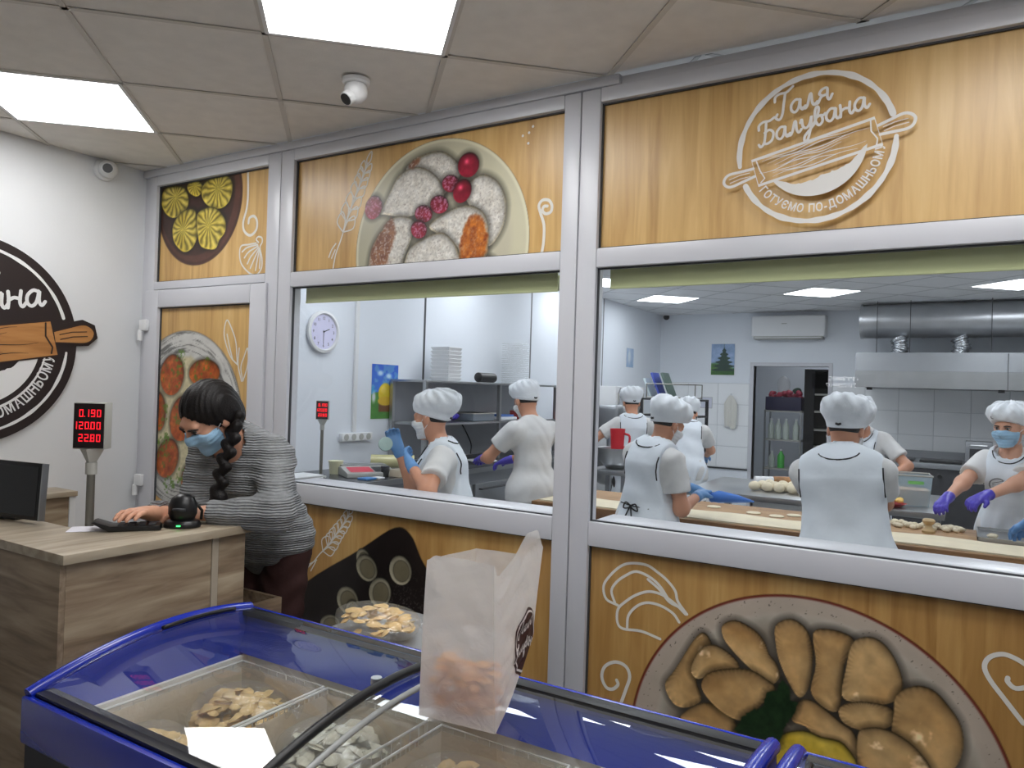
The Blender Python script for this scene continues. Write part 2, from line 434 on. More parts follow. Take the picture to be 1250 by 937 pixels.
profile('head_cover', [(0.0, 2.865, -0.006, 0.05, 2.662, 2.70)], part)
profile('head_cover', [(2.865, X_END, 0.012, 0.05, 2.662, 2.695)], part)
profile('window_sill_board', [(1.2, 2.64, D, 0.22, 1.06, 1.078)], part, 0.003)
profile('window_sill_board', [(2.795, X_END, D, 0.22, 1.06, 1.078)], part, 0.003)
# gaskets around each pane or infill
def gasket(x0, x1, z0, z1, y=0.018, t=0.005):
    mb = MB(); mb.box(x0, x0+t, y, y+0.01, z0, z1); mb.box(x1-t, x1, y, y+0.01, z0, z1); mb.box(x0, x1, y, y+0.01, z0, z0+t); mb.box(x0, x1, y, y+0.01, z1-t, z1)
    return mb
for q in ((0.122, 1.018, 2.078, 2.608), (1.198, 2.643, 2.074, 2.608), (2.792, X_END, 2.074, 2.608), (1.198, 2.643, 1.078, 2.003), (2.792, X_END, 1.078, 2.003), (1.198, 2.643, 0.10, 0.99), (2.792, X_END, 0.10, 0.99)):
    gasket(*q).build('gasket', M_['gasket'], part)
for i_, (x0, x1) in enumerate(((1.198, 2.643), (2.792, X_END))):
    MB().add([(x0, 0.027, 1.078), (x1, 0.027, 1.078), (x1, 0.027, 2.003), (x0, 0.027, 2.003)], [(0, 1, 2, 3)]).build('window_pane', M_['glass'], part)
# roller blinds rolled up behind the window heads
for x0, x1, lab in ((1.235, 2.60, 'pale green rolled-up blind at the head of the left kitchen window'), (2.82, X_END-0.1, 'pale green rolled-up blind at the head of the right kitchen window')):
    t = thing('roller_blind', lab, 'blind', (x0, 0.10, 1.95))
    mb = MB(); mb.tube([(0, 0, 0.02), (x1-x0, 0, 0.02)], 0.030, 14); mb.build('blind_roll', M_['blind'], t, smooth=True, auto=0.8)
    MB().box(0, x1-x0, -0.031, -0.027, -0.012, 0.09).build('blind_cassette', M_['blind'], t)
    MB().box(0, x1-x0, -0.034, -0.024, -0.018, -0.010).build('bottom_bar', M_['blind'], t, bevel=0.002)
PR = {'bowl':{'d':[[(3.281,0.7872),(3.3232,0.8124),(3.3824,0.794),(3.4162,0.7629),(3.4335,0.7247),(3.4585,0.6968),(3.4676,0.6574),(3.4363,0.6253),(3.3779,0.6623),(3.3264,0.702),(3.2866,0.7452)],[(3.4511,0.8198),(3.4941,0.8487),(3.5335,0.8357),(3.5576,0.7997),(3.5667,0.7448),(3.5577,0.6536),(3.5319,0.6068),(3.4998,0.6401),(3.4662,0.7068),(3.4527,0.762)],[(3.5648,0.8173),(3.6096,0.8382),(3.669,0.83),(3.6842,0.8015),(3.6567,0.7402),(3.6518,0.6439),(3.6385,0.5889),(3.5934,0.5976),(3.5619,0.6384),(3.5749,0.7223)],[(3.6768,0.8079),(3.7192,0.8361),(3.7618,0.8253),(3.7976,0.7788),(3.8163,0.7141),(3.8004,0.6644),(3.7525,0.6371),(3.6886,0.6292),(3.6518,0.6439),(3.6607,0.7253)],[(3.0891,0.5464),(3.1244,0.608),(3.1849,0.7182),(3.2197,0.7514),(3.2473,0.7134),(3.2228,0.6473),(3.1978,0.5892),(3.2176,0.524),(3.1648,0.4846),(3.1187,0.4909)],[(3.2124,0.6975),(3.2647,0.717),(3.3257,0.6869),(3.3351,0.6549),(3.2672,0.6311),(3.2066,0.5913),(3.1788,0.6201)],[(3.1563,0.4648),(3.2266,0.5175),(3.2965,0.5175),(3.336,0.4763),(3.3291,0.4234),(3.2295,0.4225),(3.1571,0.4386)],[(3.216,0.576),(3.2498,0.6272),(3.3602,0.6604),(3.4267,0.6418),(3.4557,0.6153),(3.4128,0.5549),(3.365,0.4923),(3.3057,0.4941),(3.2439,0.5304)],[(3.6455,0.6026),(3.6885,0.6331),(3.7594,0.6427),(3.7943,0.6322),(3.7886,0.5846),(3.7335,0.5545),(3.6906,0.551),(3.6539,0.5651)],[(3.8,0.6796),(3.8466,0.7174),(3.893,0.717),(3.9328,0.6819),(3.9659,0.6312),(3.9708,0.5589),(3.9373,0.4902),(3.8327,0.4593),(3.7928,0.555),(3.7945,0.6245)],[(3.5132,0.5777),(3.5551,0.6084),(3.6011,0.5915),(3.6465,0.5632),(3.691,0.5354),(3.7218,0.4531),(3.7235,0.3881),(3.6216,0.381),(3.5654,0.5098),(3.5107,0.528)],[(3.6984,0.5295),(3.7332,0.5661),(3.789,0.5693),(3.8509,0.5404),(3.8987,0.4788),(3.874,0.4113),(3.7235,0.3881)]],'lemon':[[(3.4658,0.4336),(3.4805,0.4789),(3.5423,0.5077),(3.596,0.5018),(3.663,0.4962),(3.694,0.4184),(3.4917,0.3586)]],'leaf':[[(3.4757,0.651),(3.4961,0.631),(3.5011,0.5912),(3.5246,0.5887),(3.5102,0.5442),(3.4876,0.5055),(3.4735,0.444),(3.4418,0.427),(3.425,0.4474),(3.384,0.4446),(3.3294,0.4512),(3.3573,0.5052),(3.3939,0.5355),(3.422,0.5551),(3.4289,0.5985),(3.4608,0.6144)]]},'tray':{'p':[[(1.2666,0.5529),(1.6639,0.8153),(1.862,0.9374),(1.9518,0.9174),(2.0108,0.8265),(2.0923,0.7171),(2.1127,0.5875),(2.0912,0.3654),(1.5692,0.1428),(1.2211,0.2533)]],'c':[[(1.7312,0.7876),(1.7359,0.7561),(1.7239,0.7313),(1.6995,0.7226),(1.6721,0.7335),(1.652,0.7599),(1.6471,0.7919),(1.6594,0.8169),(1.6841,0.8253),(1.7114,0.814)],[(1.7641,0.7647),(1.7717,0.7291),(1.756,0.6982),(1.7229,0.6837),(1.6847,0.6912),(1.6559,0.7183),(1.6481,0.7546),(1.6643,0.7858),(1.6981,0.8),(1.7362,0.7918)],[(1.854,0.6587),(1.8437,0.6184),(1.8134,0.5891),(1.7742,0.5821),(1.7411,0.6005),(1.7271,0.6374),(1.7377,0.6784),(1.7688,0.7076),(1.8081,0.7138),(1.8405,0.6951)],[(1.9614,0.778),(1.9601,0.7389),(1.9367,0.7079),(1.8998,0.6968),(1.8634,0.7101),(1.8415,0.7431),(1.8428,0.7829),(1.8669,0.8141),(1.9042,0.8246),(1.9402,0.8106)],[(1.664,0.6037),(1.6674,0.5651),(1.6466,0.5325),(1.6091,0.5181),(1.5691,0.5277),(1.5419,0.558),(1.5384,0.5974),(1.5599,0.6304),(1.5979,0.6443),(1.6376,0.6339)],[(1.6703,0.5499),(1.6641,0.5228),(1.6456,0.5033),(1.6218,0.4988),(1.6016,0.5112),(1.593,0.5359),(1.5993,0.5633),(1.6181,0.5828),(1.6419,0.5869),(1.6618,0.5743)],[(1.5617,0.4708),(1.5511,0.4455),(1.521,0.4252),(1.4826,0.4177),(1.4505,0.426),(1.4374,0.4472),(1.4484,0.473),(1.4792,0.4933),(1.5176,0.5004),(1.549,0.4917)],[(1.4367,0.3798),(1.4261,0.346),(1.395,0.32),(1.3551,0.3117),(1.3216,0.3246),(1.3075,0.354),(1.3186,0.3884),(1.3503,0.4144),(1.3903,0.4221),(1.4232,0.4088)],[(1.8436,0.436),(1.8337,0.4005),(1.8048,0.3737),(1.7676,0.3658),(1.7363,0.3801),(1.7231,0.4114),(1.7334,0.4475),(1.7629,0.4742),(1.8002,0.4815),(1.8309,0.4668)],[(1.6934,0.3795),(1.6831,0.343),(1.6527,0.3153),(1.6137,0.3068),(1.5808,0.3212),(1.567,0.3531),(1.5778,0.3902),(1.6088,0.4179),(1.6479,0.4257),(1.6801,0.4109)]]},'pan':{'p':[[(1.86,2.49),(1.9385,2.5335),(2.0492,2.5402),(2.1375,2.4803),(2.1502,2.4269),(2.0988,2.3811),(2.0564,2.3598),(1.9425,2.4348)],[(2.2037,2.3947),(2.2643,2.417),(2.3359,2.3789),(2.3781,2.2993),(2.3717,2.2089),(2.3347,2.1455),(2.2956,2.1234),(2.2531,2.1773),(2.208,2.2833),(2.1799,2.3375)],[(1.7699,2.3915),(1.826,2.4671),(1.9175,2.4916),(2.0088,2.4533),(2.0663,2.3849),(2.0575,2.3334),(1.9814,2.3061),(1.8803,2.2802),(1.7498,2.3018),(1.7251,2.3134)],[(1.6717,2.1325),(1.7173,2.2125),(1.81,2.2869),(1.9156,2.259),(1.8963,2.171),(1.8646,2.1013),(1.8442,2.0302),(1.6819,2.0389)],[(1.9958,2.2251),(2.0599,2.272),(2.1656,2.3005),(2.2492,2.2792),(2.2918,2.2245),(2.3,2.1399),(2.2776,2.0659),(2.1645,2.0602),(2.1514,2.1255),(2.0855,2.1738)],[(1.8657,2.0741),(1.8974,2.144),(1.9752,2.1826),(2.0629,2.1974),(2.1181,2.1625),(2.1521,2.1083),(2.1663,2.0129),(1.8676,2.029)]],'t':[[(2.1842,2.2258),(2.2399,2.2547),(2.2843,2.2084),(2.2953,2.1319),(2.2724,2.0704),(2.1745,2.0724),(2.1616,2.1334)],[(1.6742,2.1323),(1.7173,2.2125),(1.7866,2.2799),(1.8131,2.2138),(1.7812,2.125),(1.7599,2.0622),(1.6844,2.0666)],[(1.8769,2.5013),(1.916,2.5276),(1.9386,2.529),(1.9283,2.5036),(1.8891,2.4863)]],'b':[[(1.729,2.3265),(1.7104,2.2997),(1.6806,2.2884),(1.6507,2.2972),(1.6323,2.3228),(1.6327,2.3555),(1.6517,2.3824),(1.6818,2.3933),(1.7114,2.3842),(1.7293,2.3587)],[(2.2399,2.4437),(2.2188,2.42),(2.1867,2.4132),(2.1558,2.4261),(2.1381,2.454),(2.1405,2.486),(2.1622,2.5098),(2.1945,2.5161),(2.225,2.5028),(2.2422,2.4752)],[(2.1484,2.3927),(2.1407,2.3723),(2.1188,2.3616),(2.0909,2.3647),(2.0676,2.3806),(2.0579,2.4033),(2.0658,2.424),(2.0881,2.4346),(2.1161,2.4311),(2.139,2.4151)],[(2.2051,2.3439),(2.1856,2.32),(2.1575,2.3116),(2.1313,2.322),(2.1172,2.3474),(2.1209,2.3781),(2.1407,2.402),(2.1691,2.41),(2.1949,2.3993),(2.2086,2.3741)],[(2.0951,2.312),(2.0869,2.2904),(2.0635,2.2787),(2.0337,2.2816),(2.0088,2.2982),(1.9986,2.322),(2.007,2.344),(2.0308,2.3554),(2.0606,2.3522),(2.0851,2.3356)],[(2.0124,2.2809),(2.0044,2.2599),(1.9815,2.2486),(1.9522,2.2512),(1.9278,2.2671),(1.9177,2.2901),(1.926,2.3114),(1.9493,2.3226),(1.9786,2.3196),(2.0026,2.3037)],[(1.985,2.2172),(1.9778,2.1949),(1.957,2.1824),(1.9303,2.1846),(1.908,2.2007),(1.8987,2.2246),(1.9061,2.2472),(1.9273,2.2596),(1.9539,2.2571),(1.9759,2.2409)],[(2.3328,2.0623),(2.3275,2.0529),(2.3127,2.0477),(2.2941,2.0488),(2.2787,2.0559),(2.2725,2.0662),(2.278,2.0757),(2.2929,2.0808),(2.3115,2.0796),(2.3267,2.0725)]]},'khin':{'d':[[(0.1433,2.5922),(0.2356,2.6019),(0.3276,2.5793),(0.3632,2.5115),(0.3342,2.4587),(0.2454,2.4271),(0.1642,2.4592),(0.12,2.5291)],[(0.346,2.5931),(0.4015,2.6183),(0.4717,2.5863),(0.4738,2.5469),(0.4317,2.524),(0.3674,2.5509)],[(0.4783,2.5777),(0.5499,2.6082),(0.6687,2.6091),(0.7178,2.5574),(0.6989,2.4759),(0.6304,2.4409),(0.5334,2.4623),(0.4755,2.5153)],[(0.2463,2.4108),(0.3213,2.46),(0.4102,2.4591),(0.4383,2.4011),(0.4489,2.3215),(0.4088,2.2537),(0.3337,2.2352),(0.2531,2.2892),(0.2297,2.3557)],[(0.4487,2.4395),(0.5336,2.4584),(0.6067,2.4395),(0.6689,2.3798),(0.6721,2.3184),(0.6272,2.2761),(0.5938,2.2325),(0.4835,2.2521),(0.4489,2.3215),(0.4388,2.3932)]],'c':[(0.2456,2.5402),(0.4096,2.5857),(0.601,2.548),(0.3207,2.356),(0.5327,2.3613)]},'cut':{'c':[[(0.3969,1.5675),(0.3726,1.5037),(0.3194,1.4649),(0.257,1.4664),(0.2092,1.5084),(0.1952,1.5751),(0.2207,1.6402),(0.2752,1.6782),(0.3374,1.6751),(0.3836,1.6327)],[(0.6888,1.6012),(0.6793,1.5577),(0.6276,1.5244),(0.5522,1.514),(0.4815,1.5311),(0.4434,1.5697),(0.4535,1.6146),(0.5077,1.648),(0.5839,1.6571),(0.6527,1.6391)],[(0.5013,1.3376),(0.4699,1.267),(0.4107,1.2241),(0.3456,1.2258),(0.2998,1.2723),(0.2918,1.3461),(0.3247,1.4181),(0.3852,1.4599),(0.4497,1.4563),(0.4937,1.4096)],[(0.3736,1.1179),(0.3417,1.0561),(0.2856,1.0184),(0.2262,1.0196),(0.1865,1.06),(0.1824,1.1243),(0.2156,1.1871),(0.2727,1.2239),(0.3314,1.2212),(0.3697,1.1807)],[(0.2505,1.3722),(0.2428,1.3105),(0.2156,1.2711),(0.179,1.2691),(0.147,1.3057),(0.132,1.3672),(0.1399,1.4297),(0.1676,1.469),(0.2043,1.4701),(0.2358,1.433)],[(0.6612,1.2906),(0.6436,1.2273),(0.5905,1.1851),(0.5212,1.1803),(0.462,1.2157),(0.4365,1.2782),(0.4551,1.3432),(0.5101,1.385),(0.5797,1.3879),(0.637,1.3517)],[(0.6308,1.034),(0.6129,0.974),(0.5592,0.9324),(0.4893,0.9252),(0.4298,0.9561),(0.4043,1.0136),(0.4233,1.0752),(0.4789,1.1165),(0.549,1.1219),(0.6067,1.0903)]]}}
LA = {'wheat_a':[[(1.4443,2.0709),(1.4606,2.1469),(1.4905,2.2118),(1.5253,2.3043),(1.5721,2.4039),(1.6069,2.4754),(1.6355,2.5375)],[(1.4174,2.1353),(1.4332,2.168),(1.4585,2.1951)],[(1.435,2.1293),(1.4558,2.1664)]],'varenyk':[[(2.9065,0.7874),(2.8603,0.8027),(2.8485,0.8477),(2.8728,0.8892),(2.912,0.9279),(2.9513,0.9449),(3.0099,0.9472),(3.0536,0.9266),(3.0873,0.9049),(3.1162,0.8738),(3.1265,0.8399),(3.1597,0.8015)],[(2.8963,0.7903),(2.8797,0.8341),(2.8988,0.8699),(2.9329,0.8986),(2.9719,0.9185),(3.0208,0.9078),(3.0598,0.8824),(3.0891,0.8468)],[(3.0674,0.6989),(2.998,0.7123),(2.9291,0.7081),(2.9065,0.7269),(2.907,0.7735),(2.9359,0.8065),(2.9745,0.8362),(3.0224,0.8562),(3.0702,0.8526),(3.1176,0.8294),(3.1552,0.8007)],[(2.944,0.7109),(2.9474,0.7578),(2.9758,0.7951),(3.0141,0.8156),(3.0619,0.815),(3.1093,0.7967),(3.1333,0.7699)],[(3.0163,0.898),(3.0602,0.8689),(3.0942,0.8342),(3.1271,0.8222)]],'swirl_low':[[(2.9297,0.4445),(2.946,0.4946),(2.9593,0.5437),(2.9434,0.577),(2.9031,0.5839),(2.8632,0.5593),(2.8522,0.5193),(2.8707,0.4861),(2.8962,0.4855),(2.9157,0.5059),(2.9102,0.5204)]],'swirl_right':[[(4.1114,0.6765),(4.0686,0.73),(4.0311,0.7788),(4.018,0.8122),(4.0297,0.8402),(4.0598,0.8553),(4.0899,0.8495),(4.1197,0.8346)],[(4.1209,0.7782),(4.0917,0.7677),(4.0735,0.7814),(4.0732,0.7921)]],'swirl_up':[[(2.5471,2.0727),(2.5546,2.1203),(2.5542,2.1844),(2.5368,2.2342),(2.5293,2.2631),(2.5443,2.2817),(2.5718,2.2787),(2.5862,2.2573),(2.5825,2.2337),(2.56,2.2279),(2.5458,2.2414),(2.5516,2.2568),(2.5662,2.2569)]],'khin_curl':[[(0.8347,2.6035),(0.8404,2.4908),(0.833,2.4169),(0.8105,2.3517),(0.8218,2.3058),(0.8677,2.2811),(0.9106,2.3057),(0.9138,2.3497),(0.8906,2.3756),(0.8577,2.3698),(0.8512,2.3443)]],'khin_art':[[(0.9302,2.2414),(0.913,2.2575),(0.9288,2.2695),(0.9542,2.2616),(0.9574,2.2394),(0.9424,2.2148),(0.9591,2.1622),(0.9584,2.111),(0.9219,2.0799),(0.866,2.0941),(0.8076,2.1422),(0.7913,2.1958),(0.803,2.2324),(0.8589,2.2357),(0.9139,2.239)],[(0.9253,2.2308),(0.8485,2.2216),(0.8102,2.202)],[(0.9278,2.2232),(0.8608,2.1984),(0.8287,2.1708)],[(0.9315,2.2156),(0.8786,2.1749),(0.8526,2.1395)],[(0.9351,2.208),(0.9066,2.1657),(0.876,2.1158)],[(0.9395,2.2076),(0.9268,2.157),(0.9153,2.1024)],[(0.9438,2.2073),(0.9464,2.1557),(0.9443,2.1118)]],'chilli':[[(0.8251,1.6311),(0.7705,1.6723),(0.7235,1.7562),(0.7163,1.8124),(0.7354,1.8569),(0.7739,1.8115),(0.809,1.7417),(0.8251,1.6311)],[(0.7881,1.6585),(0.7641,1.7141),(0.7392,1.7841)],[(0.8708,1.5491),(0.8528,1.6176),(0.8748,1.6727),(0.8974,1.7138),(0.9062,1.6591),(0.8947,1.6043),(0.8708,1.5491)],[(0.8355,1.7139),(0.8314,1.6311),(0.8605,1.5489)]],'wheat_b':[[(1.3295,0.6731),(1.3849,0.7223),(1.421,0.7614),(1.475,0.8092),(1.5186,0.8617),(1.5618,0.9136),(1.5954,0.9637)],[(1.3381,0.6949),(1.4035,0.7318)],[(1.3679,0.6762),(1.3981,0.7242)]]}
# ------------------------------------------------------------------ printed film on the infill panels
def _smooth(poly, n=4):
    return np.array([(p.x, p.y) for p in catmull([(a, b, 0) for a, b in poly], n, True)])
def sd_poly(P, X, Y):
    # signed distance to a polygon, negative inside
    d = np.full(X.shape, 1e9); s = np.ones(X.shape); N = len(P)
    for i in range(N):
        a = P[i]; b = P[i-1]; e = b-a; wx, wy = X-a[0], Y-a[1]
        t = np.clip((wx*e[0]+wy*e[1])/max(e@e, 1e-12), 0, 1)
        d = np.minimum(d, (wx-e[0]*t)**2+(wy-e[1]*t)**2)
        c1 = Y >= a[1]; c2 = Y < b[1]; c3 = e[0]*wy > e[1]*wx
        s = np.where((c1 & c2 & c3) | (~c1 & ~c2 & ~c3), -s, s)
    return s*np.sqrt(d)
def vnoise(X, Y, seed=0):
    r = np.random.RandomState(seed).rand(256, 256)
    xi, yi = np.floor(X).astype(int), np.floor(Y).astype(int); fx, fy = X-xi, Y-yi
    fx = fx*fx*(3-2*fx); fy = fy*fy*(3-2*fy); g = lambda a, b: r[a % 256, b % 256]
    return (g(xi, yi)*(1-fx)+g(xi+1, yi)*fx)*(1-fy)+(g(xi, yi+1)*(1-fx)+g(xi+1, yi+1)*fx)*fy
def fbm(X, Y, sc, seed=0, o=4):
    t = 0; a = 0.5; n = 0
    for i in range(o): t = t+a*vnoise(X*sc*2**i, Y*sc*2**i, seed+i); n += a; a *= 0.55
    return t/n
class Print:
    def __init__(s, x0, x1, z0, z1, step):
        s.nx = int((x1-x0)/step)+1; s.nz = int((z1-z0)/step)+1
        s.xs = np.linspace(x0, x1, s.nx); s.zs = np.linspace(z0, z1, s.nz)
        s.X, s.Z = np.meshgrid(s.xs, s.zs); s.col = np.zeros(s.X.shape+(3,)); s.a = np.zeros(s.X.shape); s.step = step
    def lay(s, d, rgb, soft=None, alpha=1.0):
        soft = soft or s.step
        m = np.clip(0.5-d/soft, 0, 1)*alpha
        rgb = np.asarray(rgb, float)
        if rgb.ndim == 1: rgb = np.broadcast_to(rgb, s.col.shape)
        s.col = s.col*(1-m[..., None])+rgb*m[..., None]; s.a = np.maximum(s.a, m)
    def shadow(s, d, r, k=0.6, dx=0.0, dz=0.0):
        m = np.clip(1-d/r, 0, 1)*k; m = m*(s.a > 0)
        s.col = s.col*(1-m[..., None])
    def food(s, poly, c_lo, c_hi, seed=0, rim=0.02, ns=60, nstr=0.35, crimp=0.0, gloss=0.0, sm=True, shadow=0.02):
        P = _smooth(poly) if sm else np.array(poly)
        d = sd_poly(P, s.X, s.Z)
        s.shadow(d, shadow*0.75, 0.42)
        h = np.sqrt(np.clip(-d/rim, 0, 1)*(2-np.clip(-d/rim, 0, 1)))     # pillow height
        gz, gx = np.gradient(h, s.step); n = fbm(s.X, s.Z, ns, seed)
        lite = np.clip(0.62+0.38*h+(gx*-0.35+gz*-0.9)*-0.006*1.0, 0.25, 1.25)
        lite = lite*(1+(n-0.5)*nstr)
        if crimp:
            c = P.mean(0); ang = np.arctan2(s.Z-c[1], s.X-c[0]); lite = lite*(1+0.10*np.sin(ang*crimp)*np.clip(1+d/(rim*0.45), 0, 1)*(np.cos(ang-seed)>-.2))
        t = np.clip(fbm(s.X, s.Z, ns*0.35, seed+9)*1.2-0.1, 0, 1)[..., None]
        col = (np.array(c_lo)*(1-t)+np.array(c_hi)*t)*lite[..., None]
        if gloss:
            g = np.clip((fbm(s.X, s.Z, ns*0.8, seed+20)-0.72)*8, 0, 1)*gloss*(h > 0.5); col = col+g[..., None]*60
        s.lay(d, col); return d
    def mesh(s, name, parent, y, wood):
        me = bpy.data.meshes.new(name); nx, nz = s.nx, s.nz
        co = np.stack([s.X.ravel(), np.full(nx*nz, y), s.Z.ravel()], 1)-np.array(parent.location)
        i = np.arange(nx-1)[None, :]+nx*np.arange(nz-1)[:, None]; i = i.ravel()
        q = np.stack([i, i+1, i+nx+1, i+nx], 1)
        me.vertices.add(nx*nz); me.vertices.foreach_set('co', co.ravel())
        me.loops.add(q.size); me.loops.foreach_set('vertex_index', q.ravel())
        me.polygons.add(len(q)); me.polygons.foreach_set('loop_start', np.arange(0, q.size, 4))
        me.update(); me.validate()
        at = me.color_attributes.new('print', 'FLOAT_COLOR', 'POINT')
        c = np.clip(s.col, 0, 255)/255; c = np.where(c <= 0.04045, c/12.92, ((c+0.055)/1.055)**2.4)
        at.data.foreach_set('color', np.concatenate([c, s.a[..., None]], 2).ravel().astype(np.float32))
        me.materials.append(wood); o = bpy.data.objects.new(name, me); C.objects.link(o); o.parent = parent; return o
def print_wood(name, cols, scale, contrast, plank):
    m = woodmat(name, cols, 'Z', scale, 12, 0.33, plank, 'X', 0.0, contrast)
    nt = m.node_tree; b = nt.nodes['Principled BSDF']
    src = b.inputs['Base Color'].links[0].from_socket
    at = nt.nodes.new('ShaderNodeAttribute'); at.attribute_name = 'print'
    mx = nt.nodes.new('ShaderNodeMix'); mx.data_type = 'RGBA'
    nt.links.new(at.outputs['Alpha'], mx.inputs[0]); nt.links.new(src, mx.inputs[6]); nt.links.new(at.outputs['Color'], mx.inputs[7])
    nt.links.new(mx.outputs[2], b.inputs['Base Color'])
    return m
OAK = [(176, 136, 80), (198, 158, 98), (212, 174, 112), (222, 188, 128)]
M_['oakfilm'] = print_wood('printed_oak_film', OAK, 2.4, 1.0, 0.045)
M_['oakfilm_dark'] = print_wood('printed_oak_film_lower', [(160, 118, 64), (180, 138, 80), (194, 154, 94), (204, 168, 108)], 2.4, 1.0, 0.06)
M_['lineart'] = mat('white_line_print', (224, 221, 212), 0.5)
def disc(P, c, r): return np.hypot(P.X-c[0], P.Z-c[1])-r
PY = 0.030
def pfn(px, y=PY-0.0012, loc=(0, 0, 0)): return lambda u, v, d: (u-loc[0], y-d-loc[1], v-loc[2])
def lineart(names, parent, wd, name='line_drawing'):
    mb = MB()
    for nme in names:
        w_ = wd[nme] if isinstance(wd, dict) else wd
        for pl in LA[nme]:
            mb.stroke([(p.x, p.y) for p in catmull([(a, b_, 0) for a, b_ in pl], 5)], w_, pfn(0, loc=parent.location))
    return mb
def ear(mb, pl, fn, wd, size, n=7):
    # grains of a wheat ear along a stem polyline
    S = catmull([(a, b_, 0) for a, b_ in pl], 8)
    for k in range(n):
        i = int(len(S)*(0.40+0.56*k/n)); i = min(i, len(S)-2); p = S[i]; t = (S[i+1]-S[i]).normalized(); nn = Vector((-t.y, t.x, 0))
        sz = size*(1-0.45*k/n)
        for sgn in (-1, 1):
            tip = p+t*sz*1.15+nn*sgn*sz*0.55; m1 = p+t*sz*0.45+nn*sgn*sz*0.72; m2 = p+t*sz*0.75+nn*sgn*sz*0.12
            mb.stroke([(v.x, v.y) for v in catmull([p, m1, tip, m2, p], 4)], wd, fn)
    e = S[-1]; t = (S[-1]-S[-3]).normalized(); nn = Vector((-t.y, t.x, 0)); sz = size*0.55
    mb.stroke([(v.x, v.y) for v in catmull([e, e+t*sz*0.6+nn*sz*0.3, e+t*sz*1.5, e+t*sz*0.6-nn*sz*0.3, e], 4)], wd, fn)

# --- khinkali in a dark bowl, above the door
P = Print(0.122, 1.018, 2.078, 2.608, 0.0042)
c = (0.446, 2.507)
n = fbm(P.X, P.Z, 18, 3)
P.lay(disc(P, c, 0.352), np.stack([74+30*n, 48+18*n, 40+14*n], -1))
d = disc(P, c, 0.352); P.shadow(-disc(P, (c[0]-.02, c[1]+.015), 0.312)*0+np.abs(d+0.012), 0.012, 0.25)
P.lay(disc(P, (c[0]-.02, c[1]+.015), 0.312), np.stack([48+26*n, 34+14*n, 30+12*n], -1), 0.012)
for k, (pl, cc) in enumerate(zip(PR['khin']['d'], PR['khin']['c'])):
    dd = P.food(pl, (176, 152, 42), (208, 190, 92), k, 0.022, 45, 0.3, shadow=0.03)
    ang = np.arctan2(P.Z-cc[1], P.X-cc[0]); rr = np.hypot(P.X-cc[0], P.Z-cc[1])
    pl_ = np.sin(ang*15+k+3*vnoise(P.X*30, P.Z*30, k)); m = np.clip(-dd/0.01, 0, 1)*np.clip(rr/0.02, 0, 1)
    P.col = P.col*(1-(m*np.clip(-pl_, 0, 1)*0.42)[..., None]); P.col += (m*np.clip(pl_-0.4, 0, 1)*38)[..., None]
t = P.mesh('printed_panel', part, PY, M_['oakfilm']); t['label'] = 'oak film panel above the door printed with yellow pleated dumplings in a dark bowl'
mb = lineart(['khin_curl', 'khin_art'], t, {'khin_curl': 0.014, 'khin_art': 0.0085}); mb.build('line_drawing', M_['lineart'], t)

# --- pancakes with cherries, upper middle
P = Print(1.198, 2.643, 2.074, 2.608, 0.0034)
c = (2.038, 2.1395); n = fbm(P.X, P.Z, 8, 5); d = disc(P, c, 0.4525)
shade = 0.86+0.14*np.clip((P.X-1.6)/0.9, 0, 1)+0.06*(n-0.5)
P.lay(d, np.stack([205*shade, 200*shade, 172*shade], -1))
P.lay(np.abs(d+0.008)-0.006, (226, 222, 196), 0.008, 0.7)
P.lay(disc(P, c, 0.37), np.stack([196*shade, 190*shade, 168*shade], -1), 0.03, 0.8)
for k, pl in enumerate(PR['pan']['p']):
    dd = P.food(pl, (196, 190, 178), (222, 220, 214), 30+k, 0.04, 110, 0.34, shadow=0.035)
    e = np.clip(1+dd/0.012, 0, 1)*(dd < 0)*fbm(P.X, P.Z, 40, 60+k); P.col = P.col*(1-e[..., None]*0.5)+np.array([206, 176, 104])*(e*0.5)[..., None]
    sp = np.clip((fbm(P.X, P.Z, 170, 80+k)-0.62)*9, 0, 1)*(dd < -0.004)*0.34; P.col = P.col*(1-sp[..., None])+np.array([96, 78, 70])*sp[..., None]
for k, pl in enumerate(PR['pan']['t']):
    dd = sd_poly(_smooth(pl), P.X, P.Z); q = fbm(P.X, P.Z, 60, 90+k)
    hi = np.array([214, 120, 32]) if k == 0 else np.array([150, 96, 60]); lo = np.array([120, 44, 14]) if k == 0 else np.array([96, 52, 40])
    P.lay(dd+(q-0.5)*0.02, lo+(hi-lo)*np.clip(q*1.5-0.2, 0, 1)[..., None], 0.014, 0.9)
    pw = np.clip((fbm(P.X, P.Z, 130, 95+k)-0.55)*6, 0, 1)*(dd < 0)*(0.25 if k == 0 else 0.55); P.col = P.col*(1-pw[..., None])+np.array([214, 208, 204])*pw[..., None]
for k, pl in enumerate(PR['pan']['b']):
    dd = P.food(pl, (112, 12, 34), (150, 26, 52), 50+k, 0.03, 50, 0.4, shadow=0.03)
    if k in (0, 2, 4, 5, 6):
        pw = np.clip((fbm(P.X, P.Z, 150, 110+k)-0.47)*6, 0, 1)*(dd < -0.003)*0.6; P.col = P.col*(1-pw[..., None])+np.array([208, 160, 190])*pw[..., None]
    else:
        cc = np.mean(pl, 0); g = np.exp(-((P.X-cc[0]+0.01)**2+(P.Z-cc[1]-0.015)**2)/0.00012)*(dd < 0); P.col += g[..., None]*np.array([120, 70, 80])
t = P.mesh('printed_panel', part, PY, M_['oakfilm']); t['label'] = 'oak film panel above the left window printed with sugared pancakes and cherries'
